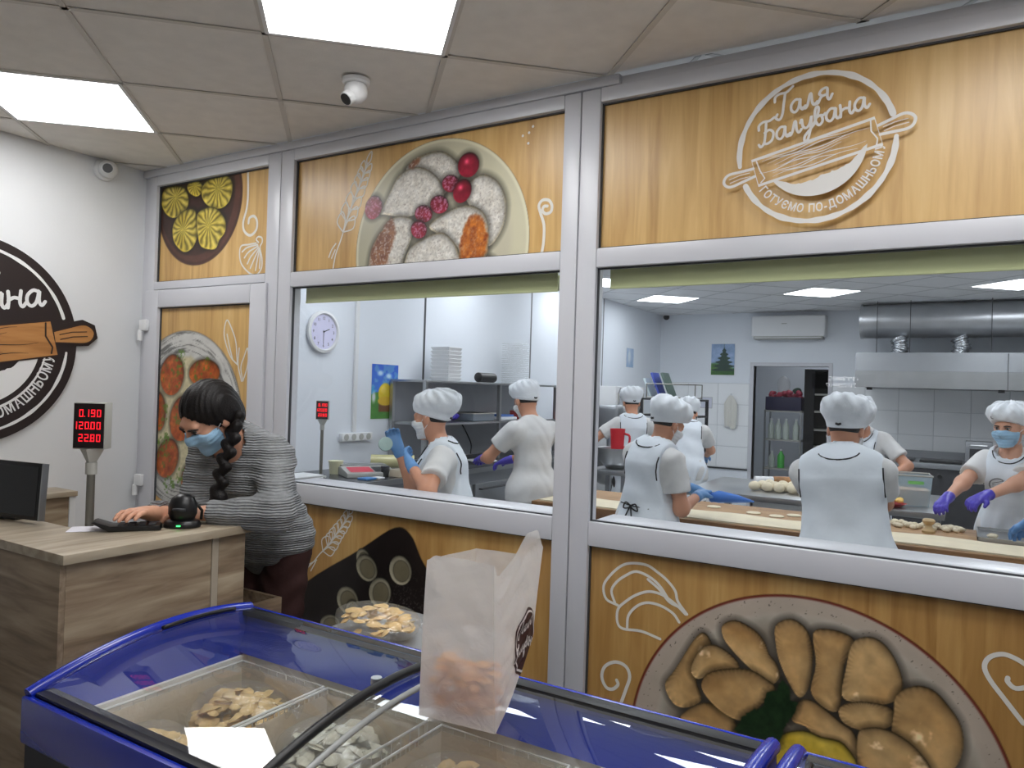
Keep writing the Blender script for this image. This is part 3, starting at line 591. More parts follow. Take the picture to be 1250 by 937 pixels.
mb = lineart(['wheat_a', 'swirl_up'], t, {'wheat_a': 0.007, 'swirl_up': 0.012}); ear(mb, LA['wheat_a'][0], pfn(0, loc=t.location), 0.0065, 0.075, 7)
for x, z in ((2.447, 2.545), (2.475, 2.553), (2.473, 2.512), (2.492, 2.575)): mb.add([(x+.0055*math.cos(2*PI*k/12), PY-.0015, z+.0055*math.sin(2*PI*k/12)) for k in range(12)], [tuple(range(12))])
mb.build('line_drawing', M_['lineart'], t)

# --- cutlets on rice, door leaf
DOORT = thing('door_1', 'white plastic door leaf at the left wall with printed cutlet panel', None, (0.065, 0.0, 0.0)); DOORT['kind'] = 'structure'
b = MB(); b.box(0.068, 0.184, -0.014, 0.045, 0.02, 2.03); b.build('door_stile', M_['pvc'], DOORT, bevel=0.006, world=True)
b = MB(); b.box(0.930, 1.045, -0.014, 0.045, 0.02, 2.03); b.build('door_stile', M_['pvc'], DOORT, bevel=0.006, world=True)
for z0, z1 in ((1.935, 2.03), (0.02, 0.16)):
    b = MB(); b.box(0.184, 0.930, -0.014, 0.045, z0, z1); b.build('door_rail', M_['pvc'], DOORT, bevel=0.006, world=True)
gasket(0.184, 0.93, 0.16, 1.935, 0.004).build('gasket', M_['gasket'], DOORT, world=True)
for z in (1.83, 0.98):
    b = MB(); b.box(0.052, 0.115, -0.034, -0.014, z-0.02, z+0.04); h = b.build('hinge', M_['white'], DOORT, bevel=0.004, world=True)
    MB().cyl((0.060, -0.030, z-0.075), (0.060, -0.030, z-0.018), 0.014, n=12).build('hinge_pin', M_['white'], h, smooth=True, auto=0.8)
    h.children[0].location = tuple(-a for a in DOORT.location)
b = MB(); b.box(0.985, 1.015, -0.03, -0.014, 0.92, 1.10); h = b.build('door_handle', M_['white'], DOORT, bevel=0.004, world=True)
b = MB(); b.tube([(0.999, -0.02, 1.05), (0.999, -0.055, 1.05), (0.98, -0.062, 1.05), (0.885, -0.062, 1.048)], 0.009, 10)
b.build('lever', M_['white'], h, smooth=True, auto=0.8).location = tuple(-a for a in DOORT.location)
P = Print(0.184, 0.93, 0.16, 1.935, 0.0048)
YP = 0.012
c = (0.402, 1.3355); n = fbm(P.X, P.Z, 22, 7); d = disc(P, c, 0.473)
P.lay(d, np.stack([188+26*n, 188+26*n, 184+26*n], -1))
rr = np.hypot(P.X-c[0], P.Z-c[1]); ring = np.clip((fbm(np.arctan2(P.Z-c[1], P.X-c[0])*3, rr*120, 1.0, 8)-0.55)*7, 0, 1)*(d < 0)*(d > -0.16)
P.col = P.col*(1-ring[..., None]*0.45)
P.lay(np.abs(d+0.004)-0.004, (110, 108, 104), 0.006, 0.6)
P.lay(disc(P, c, 0.33)+0.03*(n-0.5), np.stack([205+40*(fbm(P.X, P.Z, 70, 9)-.5), 196+40*(fbm(P.X, P.Z, 70, 9)-.5), 160+40*(fbm(P.X, P.Z, 70, 9)-.5)], -1), 0.02)
extra = []
rs = random.Random(5)
for k, pl in enumerate(PR['cut']['c']):
    dd = P.food(pl, (140, 52, 18), (206, 116, 48), 70+k, 0.035, 55, 0.55, shadow=0.03)
    g = np.clip((fbm(P.X, P.Z, 55, 130+k)-0.56)*8, 0, 1)*(np.hypot(P.X-np.mean(pl, 0)[0], P.Z-np.mean(pl, 0)[1]) < 0.085)
    P.col = P.col*(1-g[..., None]*0.8)+np.array([92, 122, 30])*(g*0.8)[..., None]
for gx, gz, gr in ((0.36, 1.66, 0.05), (0.24, 1.21, 0.055), (0.42, 1.03, 0.06), (0.30, 0.98, 0.05)):
    g = np.clip((fbm(P.X, P.Z, 60, int(gx*100))-0.5)*9, 0, 1)*(np.hypot(P.X-gx, P.Z-gz) < gr)
    P.col = P.col*(1-g[..., None]*0.85)+np.array([88, 128, 40])*(g*0.85)[..., None]
P.mesh('printed_film', DOORT, YP, M_['oakfilm'])
mb = MB()
for pl in LA['chilli']: mb.stroke([(p.x, p.y) for p in catmull([(a, b_, 0) for a, b_ in pl], 5)], 0.008, pfn(0, YP-0.0012, DOORT.location))
mb.build('line_drawing', M_['lineart'], DOORT)

# --- black tray with raw pelmeni, lower left
P = Print(1.198, 2.643, 0.10, 0.99, 0.0040)
d = sd_poly(_smooth(PR['tray']['p'][0], 5), P.X, P.Z); n = fbm(P.X, P.Z, 12, 11)
P.lay(d, np.stack([24+14*n, 20+11*n, 20+10*n], -1))
fl = np.clip((fbm(P.X, P.Z, 190, 12)-0.60)*8, 0, 1)*np.exp(-((P.X-1.95)**2+(P.Z-0.60)**2)/0.02)*(d < -0.01); P.col += fl[..., None]*70
for k, pl in enumerate(PR['tray']['c']):
    pl = np.array(pl); dd = P.food(pl, (128, 124, 104), (178, 172, 150), 140+k, 0.016, 30, 0.3, shadow=0.01)
    cc = pl.mean(0); inn = pl*0.70+cc*0.30+np.array([0.004, -0.004])
    P.lay(sd_poly(_smooth(inn), P.X, P.Z), np.stack([92+40*n, 86+36*n, 66+30*n], -1), 0.012, 0.85)
    P.lay(np.abs(sd_poly(_smooth(inn), P.X, P.Z))-0.002, (56, 52, 44), 0.005, 0.7)
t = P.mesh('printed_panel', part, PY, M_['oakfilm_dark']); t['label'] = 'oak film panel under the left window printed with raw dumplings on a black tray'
mb = lineart(['wheat_b'], t, 0.006); ear(mb, LA['wheat_b'][0], pfn(0, loc=t.location), 0.0055, 0.062, 7); mb.build('line_drawing', M_['lineart'], t)

# --- big bowl of varenyky, lower right
P = Print(2.792, 4.35, 0.10, 0.99, 0.0030)
c = (3.5441, 0.3486); n = fbm(P.X, P.Z, 9, 15); d = disc(P, c, 0.5784)
P.lay(d, (112, 44, 32))
P.lay(disc(P, c, 0.570), np.stack([170+22*n, 158+20*n, 144+18*n], -1), 0.006)
dots = np.clip((fbm(P.X, P.Z, 140, 16)-0.76)*20, 0, 1)*(d < -0.01); P.col = P.col*(1-dots[..., None]*0.5)
di = disc(P, (3.555, 0.37), 0.497)
sh = np.clip(-di/0.06, 0, 1); P.lay(di, np.stack([(186-50*sh)*(0.9+.2*n), (178-52*sh)*(0.9+.2*n), (164-52*sh)*(0.9+.2*n)], -1), 0.02)
rs = random.Random(9)
for k in range(16):
    a = rs.uniform(0, 6.28); r = rs.uniform(0.05, 0.36); cx, cz = 3.55+r*math.cos(a), 0.20+0.55*r*math.sin(a)
    if cz > 0.42: continue
    q = rs.uniform(0, 3.1); pl = [(cx+0.085*math.cos(u)*math.cos(q)-0.05*math.sin(u)*math.sin(q), cz+0.085*math.cos(u)*math.sin(q)+0.05*math.sin(u)*math.cos(q)) for u in [2*PI*i/9 for i in range(9)]]
    P.food(pl, (150, 110, 64), (196, 160, 110), 220+k, 0.03, 40, 0.25, 26, 0.5)
for k, pl in enumerate(PR['bowl']['d']):
    P.food(pl, (176, 134, 82), (220, 186, 132), 170+k, 0.045, 22, 0.30, 34, 1.2, shadow=0.03)
for pl in PR['bowl']['lemon']: P.food(pl, (196, 162, 40), (222, 196, 84), 200, 0.02, 40, 0.2)
for pl in PR['bowl']['leaf']:
    dd = sd_poly(np.array(pl), P.X, P.Z)+0.007*(vnoise(P.X*120, P.Z*120, 3)-0.5); P.shadow(dd, 0.02, 0.5)
    q = fbm(P.X, P.Z, 60, 18); P.lay(dd, np.stack([16+26*q, 34+34*q, 18+20*q], -1))
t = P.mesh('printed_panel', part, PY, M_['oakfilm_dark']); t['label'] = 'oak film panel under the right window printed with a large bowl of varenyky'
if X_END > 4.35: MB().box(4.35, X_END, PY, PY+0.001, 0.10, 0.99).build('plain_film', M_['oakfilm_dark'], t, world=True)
mb = lineart(['varenyk', 'swirl_low', 'swirl_right'], t, {'varenyk': 0.0095, 'swirl_low': 0.012, 'swirl_right': 0.013}); mb.build('line_drawing', M_['lineart'], t)

# backs of all infill panels (white sandwich panel) are parts of the partition
for q in ((0.122, 1.018, 2.078, 2.608), (1.198, 2.643, 2.074, 2.608), (2.792, X_END, 2.074, 2.608), (1.198, 2.643, 0.10, 0.99), (2.792, X_END, 0.10, 0.99)):
    MB().box(q[0], q[1], PY+0.002, PY+0.022, q[2], q[3]).build('infill_panel', M_['white'], part)
MB().box(0.184, 0.93, YP+0.002, YP+0.02, 0.16, 1.935).build('infill_panel', M_['white'], DOORT, world=True)

# ------------------------------------------------------------------ the shop's emblem
SCRIPT = {  # cursive letters, x-height 1, strokes of 2D points, last number = advance
 'Г': ([[(.80,1.9),(.62,1.1),(.42,.2),(.15,-.15),(-.12,.1),(.02,.35)], [(-.1,1.45),(-.02,1.85),(.35,1.98),(.9,1.9),(1.45,2.2)]], 1.05),
 'а': ([[(.85,.88),(.5,1.0),(.15,.7),(.12,.25),(.38,0),(.68,.25),(.88,.95),(.84,.3),(1.0,0),(1.22,.22)]], 1.12),
 'л': ([[(-.1,.15),(.1,0),(.3,.25),(.52,.95),(.64,.98),(.66,.3),(.82,0),(1.05,.2)]], 0.98),
 'я': ([[(-.1,.1),(.12,.02),(.38,.42),(.85,.5)], [(.5,.48),(.28,.72),(.5,1.0),(.9,.98),(.86,.3),(1.0,.0),(1.25,.35)]], 1.2),
 'Б': ([[(.62,1.85),(.5,1.0),(.3,.15),(.0,-.1),(-.15,.15)], [(-.05,1.4),(.0,1.8),(.4,1.98),(.9,1.9),(1.35,2.05)], [(.42,1.0),(.85,1.12),(1.15,.75),(1.0,.2),(.6,0.0),(.25,.1)]], 1.3),
 'у': ([[(.02,.75),(.15,1.0),(.2,.4),(.45,.15),(.75,.4),(.95,1.0),(.8,.0),(.5,-.85),(.25,-.9),(.3,-.5),(.8,-.05),(1.15,.25)]], 1.05),
 'в': ([[(.0,.25),(.35,.8),(.52,1.35),(.40,1.6),(.22,1.3),(.18,.5),(.42,.0),(.75,.25),(.65,.75),(.35,.72)], [(.62,.78),(.85,.7),(1.0,.8)]], 0.95),
 'н': ([[(.12,1.0),(.14,.5),(.08,0)], [(.12,.45),(.45,.6),(.82,.5)], [(.88,1.0),(.8,.3),(.95,0),(1.18,.25)]], 1.12)}
def script_word(mb, word, fn, u, v, xh, ang, wd, d=0.0, slant=0.12):
    ca, sa = math.cos(ang), math.sin(ang); x = 0.0
    for ch in word:
        st, adv = SCRIPT[ch]
        for pl in st:
            pts = [(p.x, p.y) for p in catmull([(a, b_, 0) for a, b_ in pl], 5)]
            out = []
            for a, b_ in pts:
                X_, Y_ = (x+a+slant*b_)*xh, b_*xh; out.append((u+X_*ca-Y_*sa, v+X_*sa+Y_*ca))
            mb.stroke(out, wd, fn, d)
        x += adv
    return x*xh
def emblem(parent, fn, R, tilt, col_ring, dark=None, wood=None, woodline=None, flour=None):
    """fn(u, v, d): emblem centre at the origin, u right, v up, d towards the viewer"""
    ca, sa = math.cos(tilt), math.sin(tilt)
    rot = lambda a, b_: (a*ca-b_*sa, a*sa+b_*ca)
    rnd = random.Random(4)
    def arc(r, a0, a1, n=60): return [(r*math.cos(a0+(a1-a0)*i/n), r*math.sin(a0+(a1-a0)*i/n)) for i in range(n+1)]
    d0 = 0.0
    off = -0.07*R
    if dark:
        m = MB(); n = 96
        m.prism([(R*math.cos(2*PI*i/n), R*math.sin(2*PI*i/n)) for i in range(n)], fn, -0.012, 0.0)
        m.build('emblem_disc', dark, parent, bevel=0.0)
        # raised backing of the rolling pin
        bk = [rot(*p) for p in [(-1.24*R, -.02*R), (-1.2*R, .085*R), (-.82*R, .12*R), (-.80*R, .22*R), (.80*R, .22*R), (.82*R, .12*R), (1.1*R, .15*R), (1.22*R, .08*R), (1.23*R, -.06*R), (1.12*R, -.13*R), (.82*R, -.10*R), (.80*R, -.24*R), (-.80*R, -.24*R), (-.82*R, -.12*R), (-1.12*R, -.13*R)]]
        MB().prism([(a, b_+off) for a, b_ in bk], fn, -0.011, 0.0015).build('emblem_pin_backing', dark, parent); d0 = 0.002
    ring = MB(); rr, ww = (0.90*R, 0.030*R) if dark else (0.965*R, 0.070*R)
    # the ring is broken where the pin crosses it
    g = 0.20 if dark else 0.15
    ar = tilt+math.asin(-0.07/0.95)*1.0; al = PI+tilt+0.07
    for a0, a1 in ((ar+g, al-g), (al+g, 2*PI+ar-g)):
        pts = arc(rr, a0, a1, 90); wl = [ww*(1+0.14*math.sin(i*0.33)+0.10*math.sin(i*0.81+1)) for i in range(len(pts))]
        ring.stroke(pts, wl, fn, d0)
    ring.build('emblem_ring', col_ring, parent)
    tx = MB()
    if not dark: ww2 = 0.017*R*1.5
    w1 = rot(-.36*R, .545*R); script_word(tx, 'Галя', fn, w1[0], w1[1], 0.160*R, tilt, 0.034*R, d0)
    w2 = rot(-.64*R, .262*R); script_word(tx, 'Балувана', fn, w2[0], w2[1], 0.155*R, tilt, 0.034*R, d0)
    tx.build('emblem_script', col_ring, parent)
    lt = MB(); s_ = 'ГОТУЄМО ПО-ДОМАШНЬОМУ'; bold = 0.022; rb = (0.80 if dark else 0.85)*R; size = 0.150*R
    def gw(ch):
        if ch == ' ': return 0.28
        xs = [p[0] for p in text_geo(ch, bold)[0]]; return max(xs)-min(xs)
    ws = [gw(ch) for ch in s_]; a0, a1 = math.radians(216), math.radians(351 if dark else 355); rm = rb-0.05*R
    gap = ((a1-a0)*rm/size-sum(ws))/(len(s_)-1); sq = 1.0
    if gap < 0.10: sq = ((a1-a0)*rm/size-0.10*(len(s_)-1))/sum(ws); gap = 0.10
    acc = 0.0
    for ch, wv in zip(s_, ws):
        a = a0+(acc+wv*sq/2)*size/rm; acc += wv*sq+gap
        if ch == ' ': continue
        put_text(lt, ch, fn, rb*math.cos(a), rb*math.sin(a), size, a+PI/2, bold, True, d0, sq)
    lt.build('emblem_lettering', col_ring, parent)
    # flour crescent under the pin
    fc = MB(); ro, n = 0.64*R, 40; lower = []
    aL, aR = PI+tilt+0.42, 2*PI+tilt-0.30
    outer = [(ro*math.cos(aL+(aR-aL)*i/n), ro*math.sin(aL+(aR-aL)*i/n)) for i in range(n+1)]
    inner = []
    for i in range(n+1):
        t_ = i/n; a = aL+(aR-aL)*t_; k = 0.66+0.05*math.sin(9*t_)+0.02*rnd.uniform(-1, 1)
        rin = ro*(1-(1-k)*math.sin(PI*min(1, max(0, t_)))**0.6); inner.append((rin*math.cos(a), rin*math.sin(a)))
    if dark: inner = [(a*0.9, b_*0.9) for a, b_ in inner]
    vs = [fn(a, b_, d0) for a, b_ in outer]+[fn(a, b_, d0) for a, b_ in inner]
    fc.add(vs, [(i, i+1, n+1+i+1, n+1+i) for i in range(n)])
    if dark:
        fc.stroke(arc(0.70*R, PI+0.62, 2*PI-0.02+tilt, 50), [0.010*R+0.014*R*math.sin(PI*i/50) for i in range(51)], fn, d0)
    fc.build('emblem_flour', col_ring, parent)
    # rolling pin
    body = [rot(a, b_) for a, b_ in ((-.78*R, .17*R), (.77*R, .17*R), (.79*R, -.19*R), (-.76*R, -.19*R))]
    hL = [rot(a*R, b_*R) for a, b_ in ((-.78, .06), (-.95, .075), (-1.1, .09), (-1.17, .06), (-1.2, 0), (-1.17, -.06), (-1.1, -.085), (-.95, -.07), (-.78, -.05))]
    hR = [rot(a*R, b_*R) for a, b_ in ((.79, .06), (.93, .08), (1.08, .10), (1.16, .07), (1.2, .0), (1.16, -.075), (1.08, -.10), (.93, -.08), (.79, -.06))]
    sh = lambda L_: [(a, b_+off) for a, b_ in L_]
    smo = lambda L_: [(p.x, p.y) for p in catmull([(a, b_, 0) for a, b_ in L_], 4)]; hL = smo(hL); hR = smo(hR)
    if wood:
        m = MB(); m.prism(sh(body), fn, 0.0, 0.004); m.prism(sh(hL)[::-1], fn, 0.0, 0.0035); m.prism(sh(hR)[::-1], fn, 0.0, 0.0035); m.build('emblem_rolling_pin', wood, parent)
        dl = 0.0045; lm = woodline
    else: dl = d0; lm = col_ring
    m = MB(); wl = 0.038*R if not wood else 0.016*R
    m.stroke(sh(body), wl, fn, dl, closed=True); m.stroke(sh(hL), wl, fn, dl); m.stroke(sh(hR), wl, fn, dl)
    for k in range(9 if not wood else 6):
        b0 = -.15+.30*(k+0.5)/(9 if not wood else 6)
        x0, x1 = rnd.uniform(-.74, -.3), rnd.uniform(.2, .72)
        pts = [(x0+(x1-x0)*i/14, b0+0.018*math.sin(i*0.7+k)) for i in range(15)]
        m.stroke(sh([rot(a*R, b_*R) for a, b_ in pts]), [0.003*R+0.010*R*math.sin(PI*i/14) for i in range(15)], fn, dl)
    for sx in (-1, 1):
        for b0 in (-.03, .02): m.stroke(sh([rot(sx*a*R, (b0+q)*R) for a, q in ((.84, 0), (.97, .012), (1.12, 0))]), 0.010*R, fn, dl)
    m.stroke(sh([rot(a*R, b_*R) for a, b_ in ((.72, .15), (.70, .02), (.75, -.1), (.73, -.16))]), 0.018*R, fn, dl)
    m.stroke(sh([rot(a*R, b_*R) for a, b_ in ((-.72, .14), (-.70, .0), (-.66, -.12), (-.72, -.16))]), 0.018*R, fn, dl)
    m.build('emblem_wood_lines', lm, parent)

P = Print(2.792, X_END, 2.074, 2.608, 0.05); t = P.mesh('printed_panel', part, PY, M_['oakfilm']); t['label'] = 'plain oak film panel above the right window carrying the white rolling pin emblem'
M_['whitevinyl'] = mat('white_vinyl', (222, 220, 216), 0.45)
emblem(t, lambda u, v, d: (3.531+u-t.location.x, -0.0005-d, 2.338+v-t.location.z), 0.239, math.radians(13), M_['whitevinyl'])

t = thing('wall_emblem', 'large round dark brown shop sign with white script and rolling pin on the left wall', 'sign', (0.0, -0.84, 1.705))
M_['signdark'] = mat('dark_brown_sign_board', (34, 22, 22), 0.5)
M_['signwood'] = woodmat('sign_pin_tan', [(150, 98, 48), (182, 126, 70), (196, 142, 84)], 'Y', 5, 8, 0.5)
M_['signwhite'] = mat('sign_white', (232, 232, 232), 0.5)
M_['signline'] = mat('sign_dark_line', (48, 28, 20), 0.5)
emblem(t, lambda u, v, d: (0.016+d, u, v), 0.492, math.radians(10.5), M_['signwhite'], M_['signdark'], M_['signwood'], M_['signline'])
# ------------------------------------------------------------------ shop side: counter, till things, cameras
M_['drift'] = woodmat('driftwood_laminate', [(92, 76, 60), (132, 112, 90), (160, 142, 118), (182, 166, 142)], 'Y', 3.0, 9, 0.5, 0, 'X', 0.06, 1.15)
M_['driftx'] = woodmat('driftwood_laminate_cross', [(84, 70, 56), (122, 104, 84), (150, 132, 110), (172, 156, 132)], 'X', 3.0, 9, 0.5, 0, 'X', 0.06, 1.15)  # cross grain, darker copy: shade on the side panel put into the colour
M_['drifttop'] = woodmat('driftwood_countertop', [(120, 106, 88), (152, 138, 118), (176, 164, 144), (192, 182, 164)], 'Y', 3.0, 8, 0.42, 0, 'X', 0.04, 1.0)
M_['driftedge'] = mat('light_laminate_edge', (176, 164, 146), 0.5, noise=0.08, nscale=20)
CX, CY0, CY1, CT = 1.83, -1.343, -0.60, 1.05
t = thing('shop_counter', 'driftwood laminate shop counter with a raised top, ending beside the leaning cashier', 'counter', (CX, CY0, 0))
b = MB(); b.prism([(1.545, -1.118), (1.0, -1.118), (1.0, CY0), (CX, CY0), (CX, CY1), (1.545, CY1)][::-1], lambda u, v, d: (u, v, d), CT-0.028, CT)
b.build('countertop', M_['drifttop'], t, world=True, bevel=0.002)
bx(1.775, 1.80, -1.318, -0.842, 0.03, CT-0.029).build('front_panel', M_['drift'], t, world=True, bevel=0.001)
bx(1.775, 1.802, -0.840, -0.815, 0.03, CT-0.029).build('joint_strip', M_['driftedge'], t, world=True)
bx(1.775, 1.80, -0.813, -0.705, 0.03, CT-0.029).build('end_post', M_['drift'], t, world=True, bevel=0.001)
bx(1.00, 1.803, -1.337, -1.320, 0.03, CT-0.029).build('side_panel', M_['driftx'], t, world=True, bevel=0.001)
bx(0.60, 1.774, -1.318, -0.72, 0.76, 0.785).build('work_shelf', M_['drifttop'], t, world=True)
bx(1.56, 1.774, -0.742, -0.722, 0.03, 0.759).build('inner_gable', M_['drift'], t, world=True)
bx(1.00, 1.79, -1.315, -0.76, 0.0, 0.029).build('plinth', M_['dark'], t, world=True)

t = thing('wall_cabinet', 'low driftwood cabinet standing against the left wall behind the display pole', 'cabinet', (0.005, -0.9, 0))
bx(0.005, 0.21, -0.95, -0.42, 0.955, 0.98).build('cabinet_top', M_['drifttop'], t, world=True, bevel=0.002)
bx(0.006, 0.195, -0.94, -0.455, 0.0, 0.954).build('cabinet_body', M_['drift'], t, world=True)
bx(0.006, 0.20, -0.454, -0.425, 0.0, 0.954).build('side_board', M_['white'], t, world=True)

t = thing('low_bench', 'dark wooden bench plank at the near end of the counter, cut by the left edge', 'bench', (0.7, -1.6, 0))
bx(0.5, 1.22, -1.62, -1.36, 0.545, 0.575).build('seat', woodmat('bench_plank', [(78, 62, 36), (120, 98, 60)], 'X', 3, 8, 0.5), t, world=True, bevel=0.003)
for x in (0.56, 1.12):
    for y in (-1.60, -1.40): bx(x, x+0.04, y, y+0.03, 0, 0.544).build('leg', M_['dark'], t, world=True)

t = thing('open_wooden_box', 'open-topped driftwood box between the counter end and the cashier', 'box', (1.42, -0.59, 0))
x0, x1, y0, y1, z1 = 1.36, 1.70, -0.60, -0.44, 0.715
for q in ((x0, x0+.018, y0, y1), (x1-.018, x1, y0, y1), (x0+.018, x1-.018, y0, y0+.018), (x0+.018, x1-.018, y1-.018, y1)):
    bx(*q, 0.0, z1).build('side', M_['drift'], t, world=True, bevel=0.001)
bx(x0+.018, x1-.018, y0+.018, y1-.018, 0.50, 0.515).build('base', M_['drift'], t, world=True)

# monitor leaning at the back of the counter
t = thing('till_monitor', 'black till monitor with a silver edge on the counter at the left edge', 'monitor', (1.20, -1.15, CT+0.001))
ux = Vector((0.97, 0.16, 0)).normalized(); nb = Vector((0.16, -0.97, 0)); up = (Vector((-0.10, 0.10, 0.93))).normalized(); nrm = ux.cross(up).normalized()
c = Vector((-0.08, -0.03, 0.105))
b = MB().obox(c, ux*0.205, up*0.095, nrm*0.010); b.build('monitor_housing', M_['black'], t, bevel=0.003)
MB().obox(c+ux*0.2075, ux*0.0025, up*0.095, nrm*0.011).build('silver_edge', M_['steel'], t)
MB().obox(c+nrm*0.0105, ux*0.19, up*0.082, nrm*0.0006).build('screen', mat('dark_screen', (14, 15, 17), 0.15), t)
MB().obox(Vector((-0.08, 0.0, 0.006)), ux*0.07, Vector((0, 0.03, 0)), Vector((0, 0, 0.006))).build('stand', M_['black'], t)

# seven segment readouts
SEG = {'0': 'abcdef', '1': 'bc', '2': 'abged', '8': 'abcdefg', '9': 'abcdfg', '.': '.', '5': 'afgcd', '4': 'fgbc'}
def digits(mb, s_, fn, u, v, h):
    w_ = h*0.52; x = u
    for ch in s_:
        g = SEG[ch]; tk = h*0.105
        if ch == '.': mb.add([fn(x-h*.12, v, 0), fn(x-h*.12+tk, v, 0), fn(x-h*.12+tk, v+tk, 0), fn(x-h*.12, v+tk, 0)], [(0, 1, 2, 3)]); continue
        q = {'a': (0, h-tk, w_, h), 'd': (0, 0, w_, tk), 'g': (0, h/2-tk/2, w_, h/2+tk/2), 'f': (0, h/2, tk, h), 'e': (0, 0, tk, h/2), 'b': (w_-tk, h/2, w_, h), 'c': (w_-tk, 0, w_, h/2)}
        for k in g:
            a, b_, c_, d_ = q[k]; mb.add([fn(x+a, v+b_, 0), fn(x+c_, v+b_, 0), fn(x+c_, v+d_, 0), fn(x+a, v+d_, 0)], [(0, 1, 2, 3)])
        x += h*0.78
    return mb
M_['led'] = emat('red_led_digits', (255, 28, 40), 2.6)
M_['redfilm'] = mat('dark_red_display_window', (22, 4, 6), 0.2)
M_['grey'] = mat('light_grey_housing', (176, 176, 170), 0.5)
M_['polegrey'] = mat('satin_pole', (122, 120, 112), 0.35, metal=0.6)
def pole_display(label, loc, rot, base_z, sc=1.0, thick=0.05):
    # local frame: +x viewer-right, -y faces the viewer, origin at the foot
    t = thing('price_display', label, 'display', (loc[0], loc[1], base_z), rot); H = loc[2]-base_z
    w_, h = 0.052*sc, 0.078*sc; th = thick*sc
    MB().box(-w_, w_, -th*0.2, th*0.8, H-h, H+h).build('display_housing', M_['grey'], t, bevel=0.004)
    MB().box(-w_+.004, w_-.004, -th*0.2-0.003, -th*0.2, H-h+.004, H+h-.004).build('display_window', M_['redfilm'], t)
    fn = lambda u, v, d: (u, -th*0.2-0.0036, v)
    mb = MB(); hh = 0.024*sc
    for k, s_ in enumerate(('0.190', '120.00', '22.80')):
        n = len(s_)-1; digits(mb, s_, fn, 0.044*sc-n*hh*0.78, H+0.030*sc-0.041*sc*k, hh)
    mb.build('red_digits', M_['led'], t)
    MB().tube([(0, th*0.3, H-h-0.045*sc), (0, th*0.3, H-h)], [0.016*sc, 0.040*sc], 4).build('neck_funnel', M_['grey'], t)
    MB().cyl((0, th*0.3, H-h-0.085*sc), (0, th*0.3, H-h-0.045*sc), 0.018*sc, n=14).build('neck_collar', M_['grey'], t, smooth=True, auto=0.8)
    MB().cyl((0, th*0.3, 0.01), (0, th*0.3, H-h-0.08*sc), 0.013*sc, n=12).build('pole', M_['polegrey'], t, smooth=True, auto=0.8)
    MB().box(-0.04*sc, 0.04*sc, th*0.3-0.04*sc, th*0.3+0.04*sc, 0, 0.012).build('foot', M_['grey'], t, bevel=0.002)
    return t
pole_display('price display on a pole behind the counter, red digits 0.190, 120.00, 22.80', (1.465, -1.075, 1.385), math.radians(36), 0.786)

# hand scanner, keypad and paper on the countertop
t = thing('barcode_scanner', 'black barcode scanner in its stand with a green light, on the counter', 'scanner', (1.70, -0.885, CT+0.001), math.radians(40))
MB().lathe([(0.056, 0), (0.058, 0.006), (0.052, 0.020), (0.040, 0.026)], n=24, sx=1.05, sy=0.8).build('scanner_base', M_['black'], t, smooth=True, auto=0.7)
b = MB(); b.lathe([(0.036, 0.022), (0.046, 0.045), (0.046, 0.075), (0.036, 0.098), (0.018, 0.110), (0.0, 0.113)], n=24, sx=1.0, sy=0.85); b.build('scanner_head', M_['black'], t, smooth=True)
MB().tube([(-0.02, -0.043, 0.062), (0.0, -0.046, 0.064), (0.02, -0.043, 0.062)], 0.006, 8).build('trigger_ridge', M_['dark'], t, smooth=True)
MB().tube([(0.03, 0.01, 0.09), (0.055, 0.03, 0.05), (0.052, 0.032, 0.02)], 0.005, 8).build('cord', M_['black'], t, smooth=True)
MB().box(-0.006, 0.006, -0.049, -0.046, 0.008, 0.012).build('status_light', emat('green_status_light', (60, 255, 110), 4), t)
t = thing('card_keypad', 'black keypad with raised keys lying under the cashier\'s hand on the counter', 'keypad', (1.62, -1.02, CT+0.001), math.radians(52))
b = MB(); b.prism([(-0.11, 0.030), (-0.10, 0.034), (-0.055, 0.018), (0.09, 0.016), (0.095, 0.0), (-0.06, 0.0)][::-1], lambda u, v, d: (u, d, v), -0.038, 0.038); b.build('keypad_body', M_['black'], t, bevel=0.003)
for i in range(4):
    for j in range(3):
        MB().box(-0.035+i*0.030, -0.013+i*0.030, -0.028+j*0.020, -0.013+j*0.020, 0.0165, 0.0205).build('key', M_['dark'], t, bevel=0.002)
t = thing('receipt_paper', 'white paper sheet on the counter beside the keypad', 'paper', (1.57, -1.06, CT+0.001), math.radians(50))
b = MB(); b.box(-0.12, 0.06, -0.035, 0.06, 0, 0.001); b.build('sheet', mat('white_paper', (226, 224, 232), 0.8), t)

# two dome cameras
def dome(label, loc, rot):
    t = thing('security_camera', label, 'camera', loc, rot, 'white security cameras')
    MB().lathe([(0.052, 0), (0.052, -0.014), (0.046, -0.020)][::-1], n=28).build('mount_plate', M_['white'], t, smooth=True, auto=0.6)
    MB().ellipsoid((0, 0, -0.045), (0.044, 0.044, 0.046), 24, 16).build('camera_ball', M_['white'], t, smooth=True)
    d = Vector((0, -0.72, -0.69)).normalized(); c = Vector((0, 0, -0.045))
    MB().cyl(c+d*0.020, c+d*0.060, 0.030, 0.026, 20).build('lens_barrel', M_['white'], t, smooth=True, auto=0.7)
    MB().cyl(c+d*0.059, c+d*0.063, 0.022, n=20).build('lens', M_['black'], t)
    return t
dome('white security camera hanging under the shop ceiling in front of the pancake print', (1.965, -0.40, 2.698), math.radians(-12))
t = thing('security_camera', 'white round security camera on the left wall just under the ceiling', 'camera', (0.001, -0.23, 2.648), 0, 'white security cameras')
MB().lathe([(0.056, 0.0), (0.056, 0.018), (0.05, 0.026)], n=28, axis='X').build('mount_plate', M_['white'], t, smooth=True, auto=0.6)
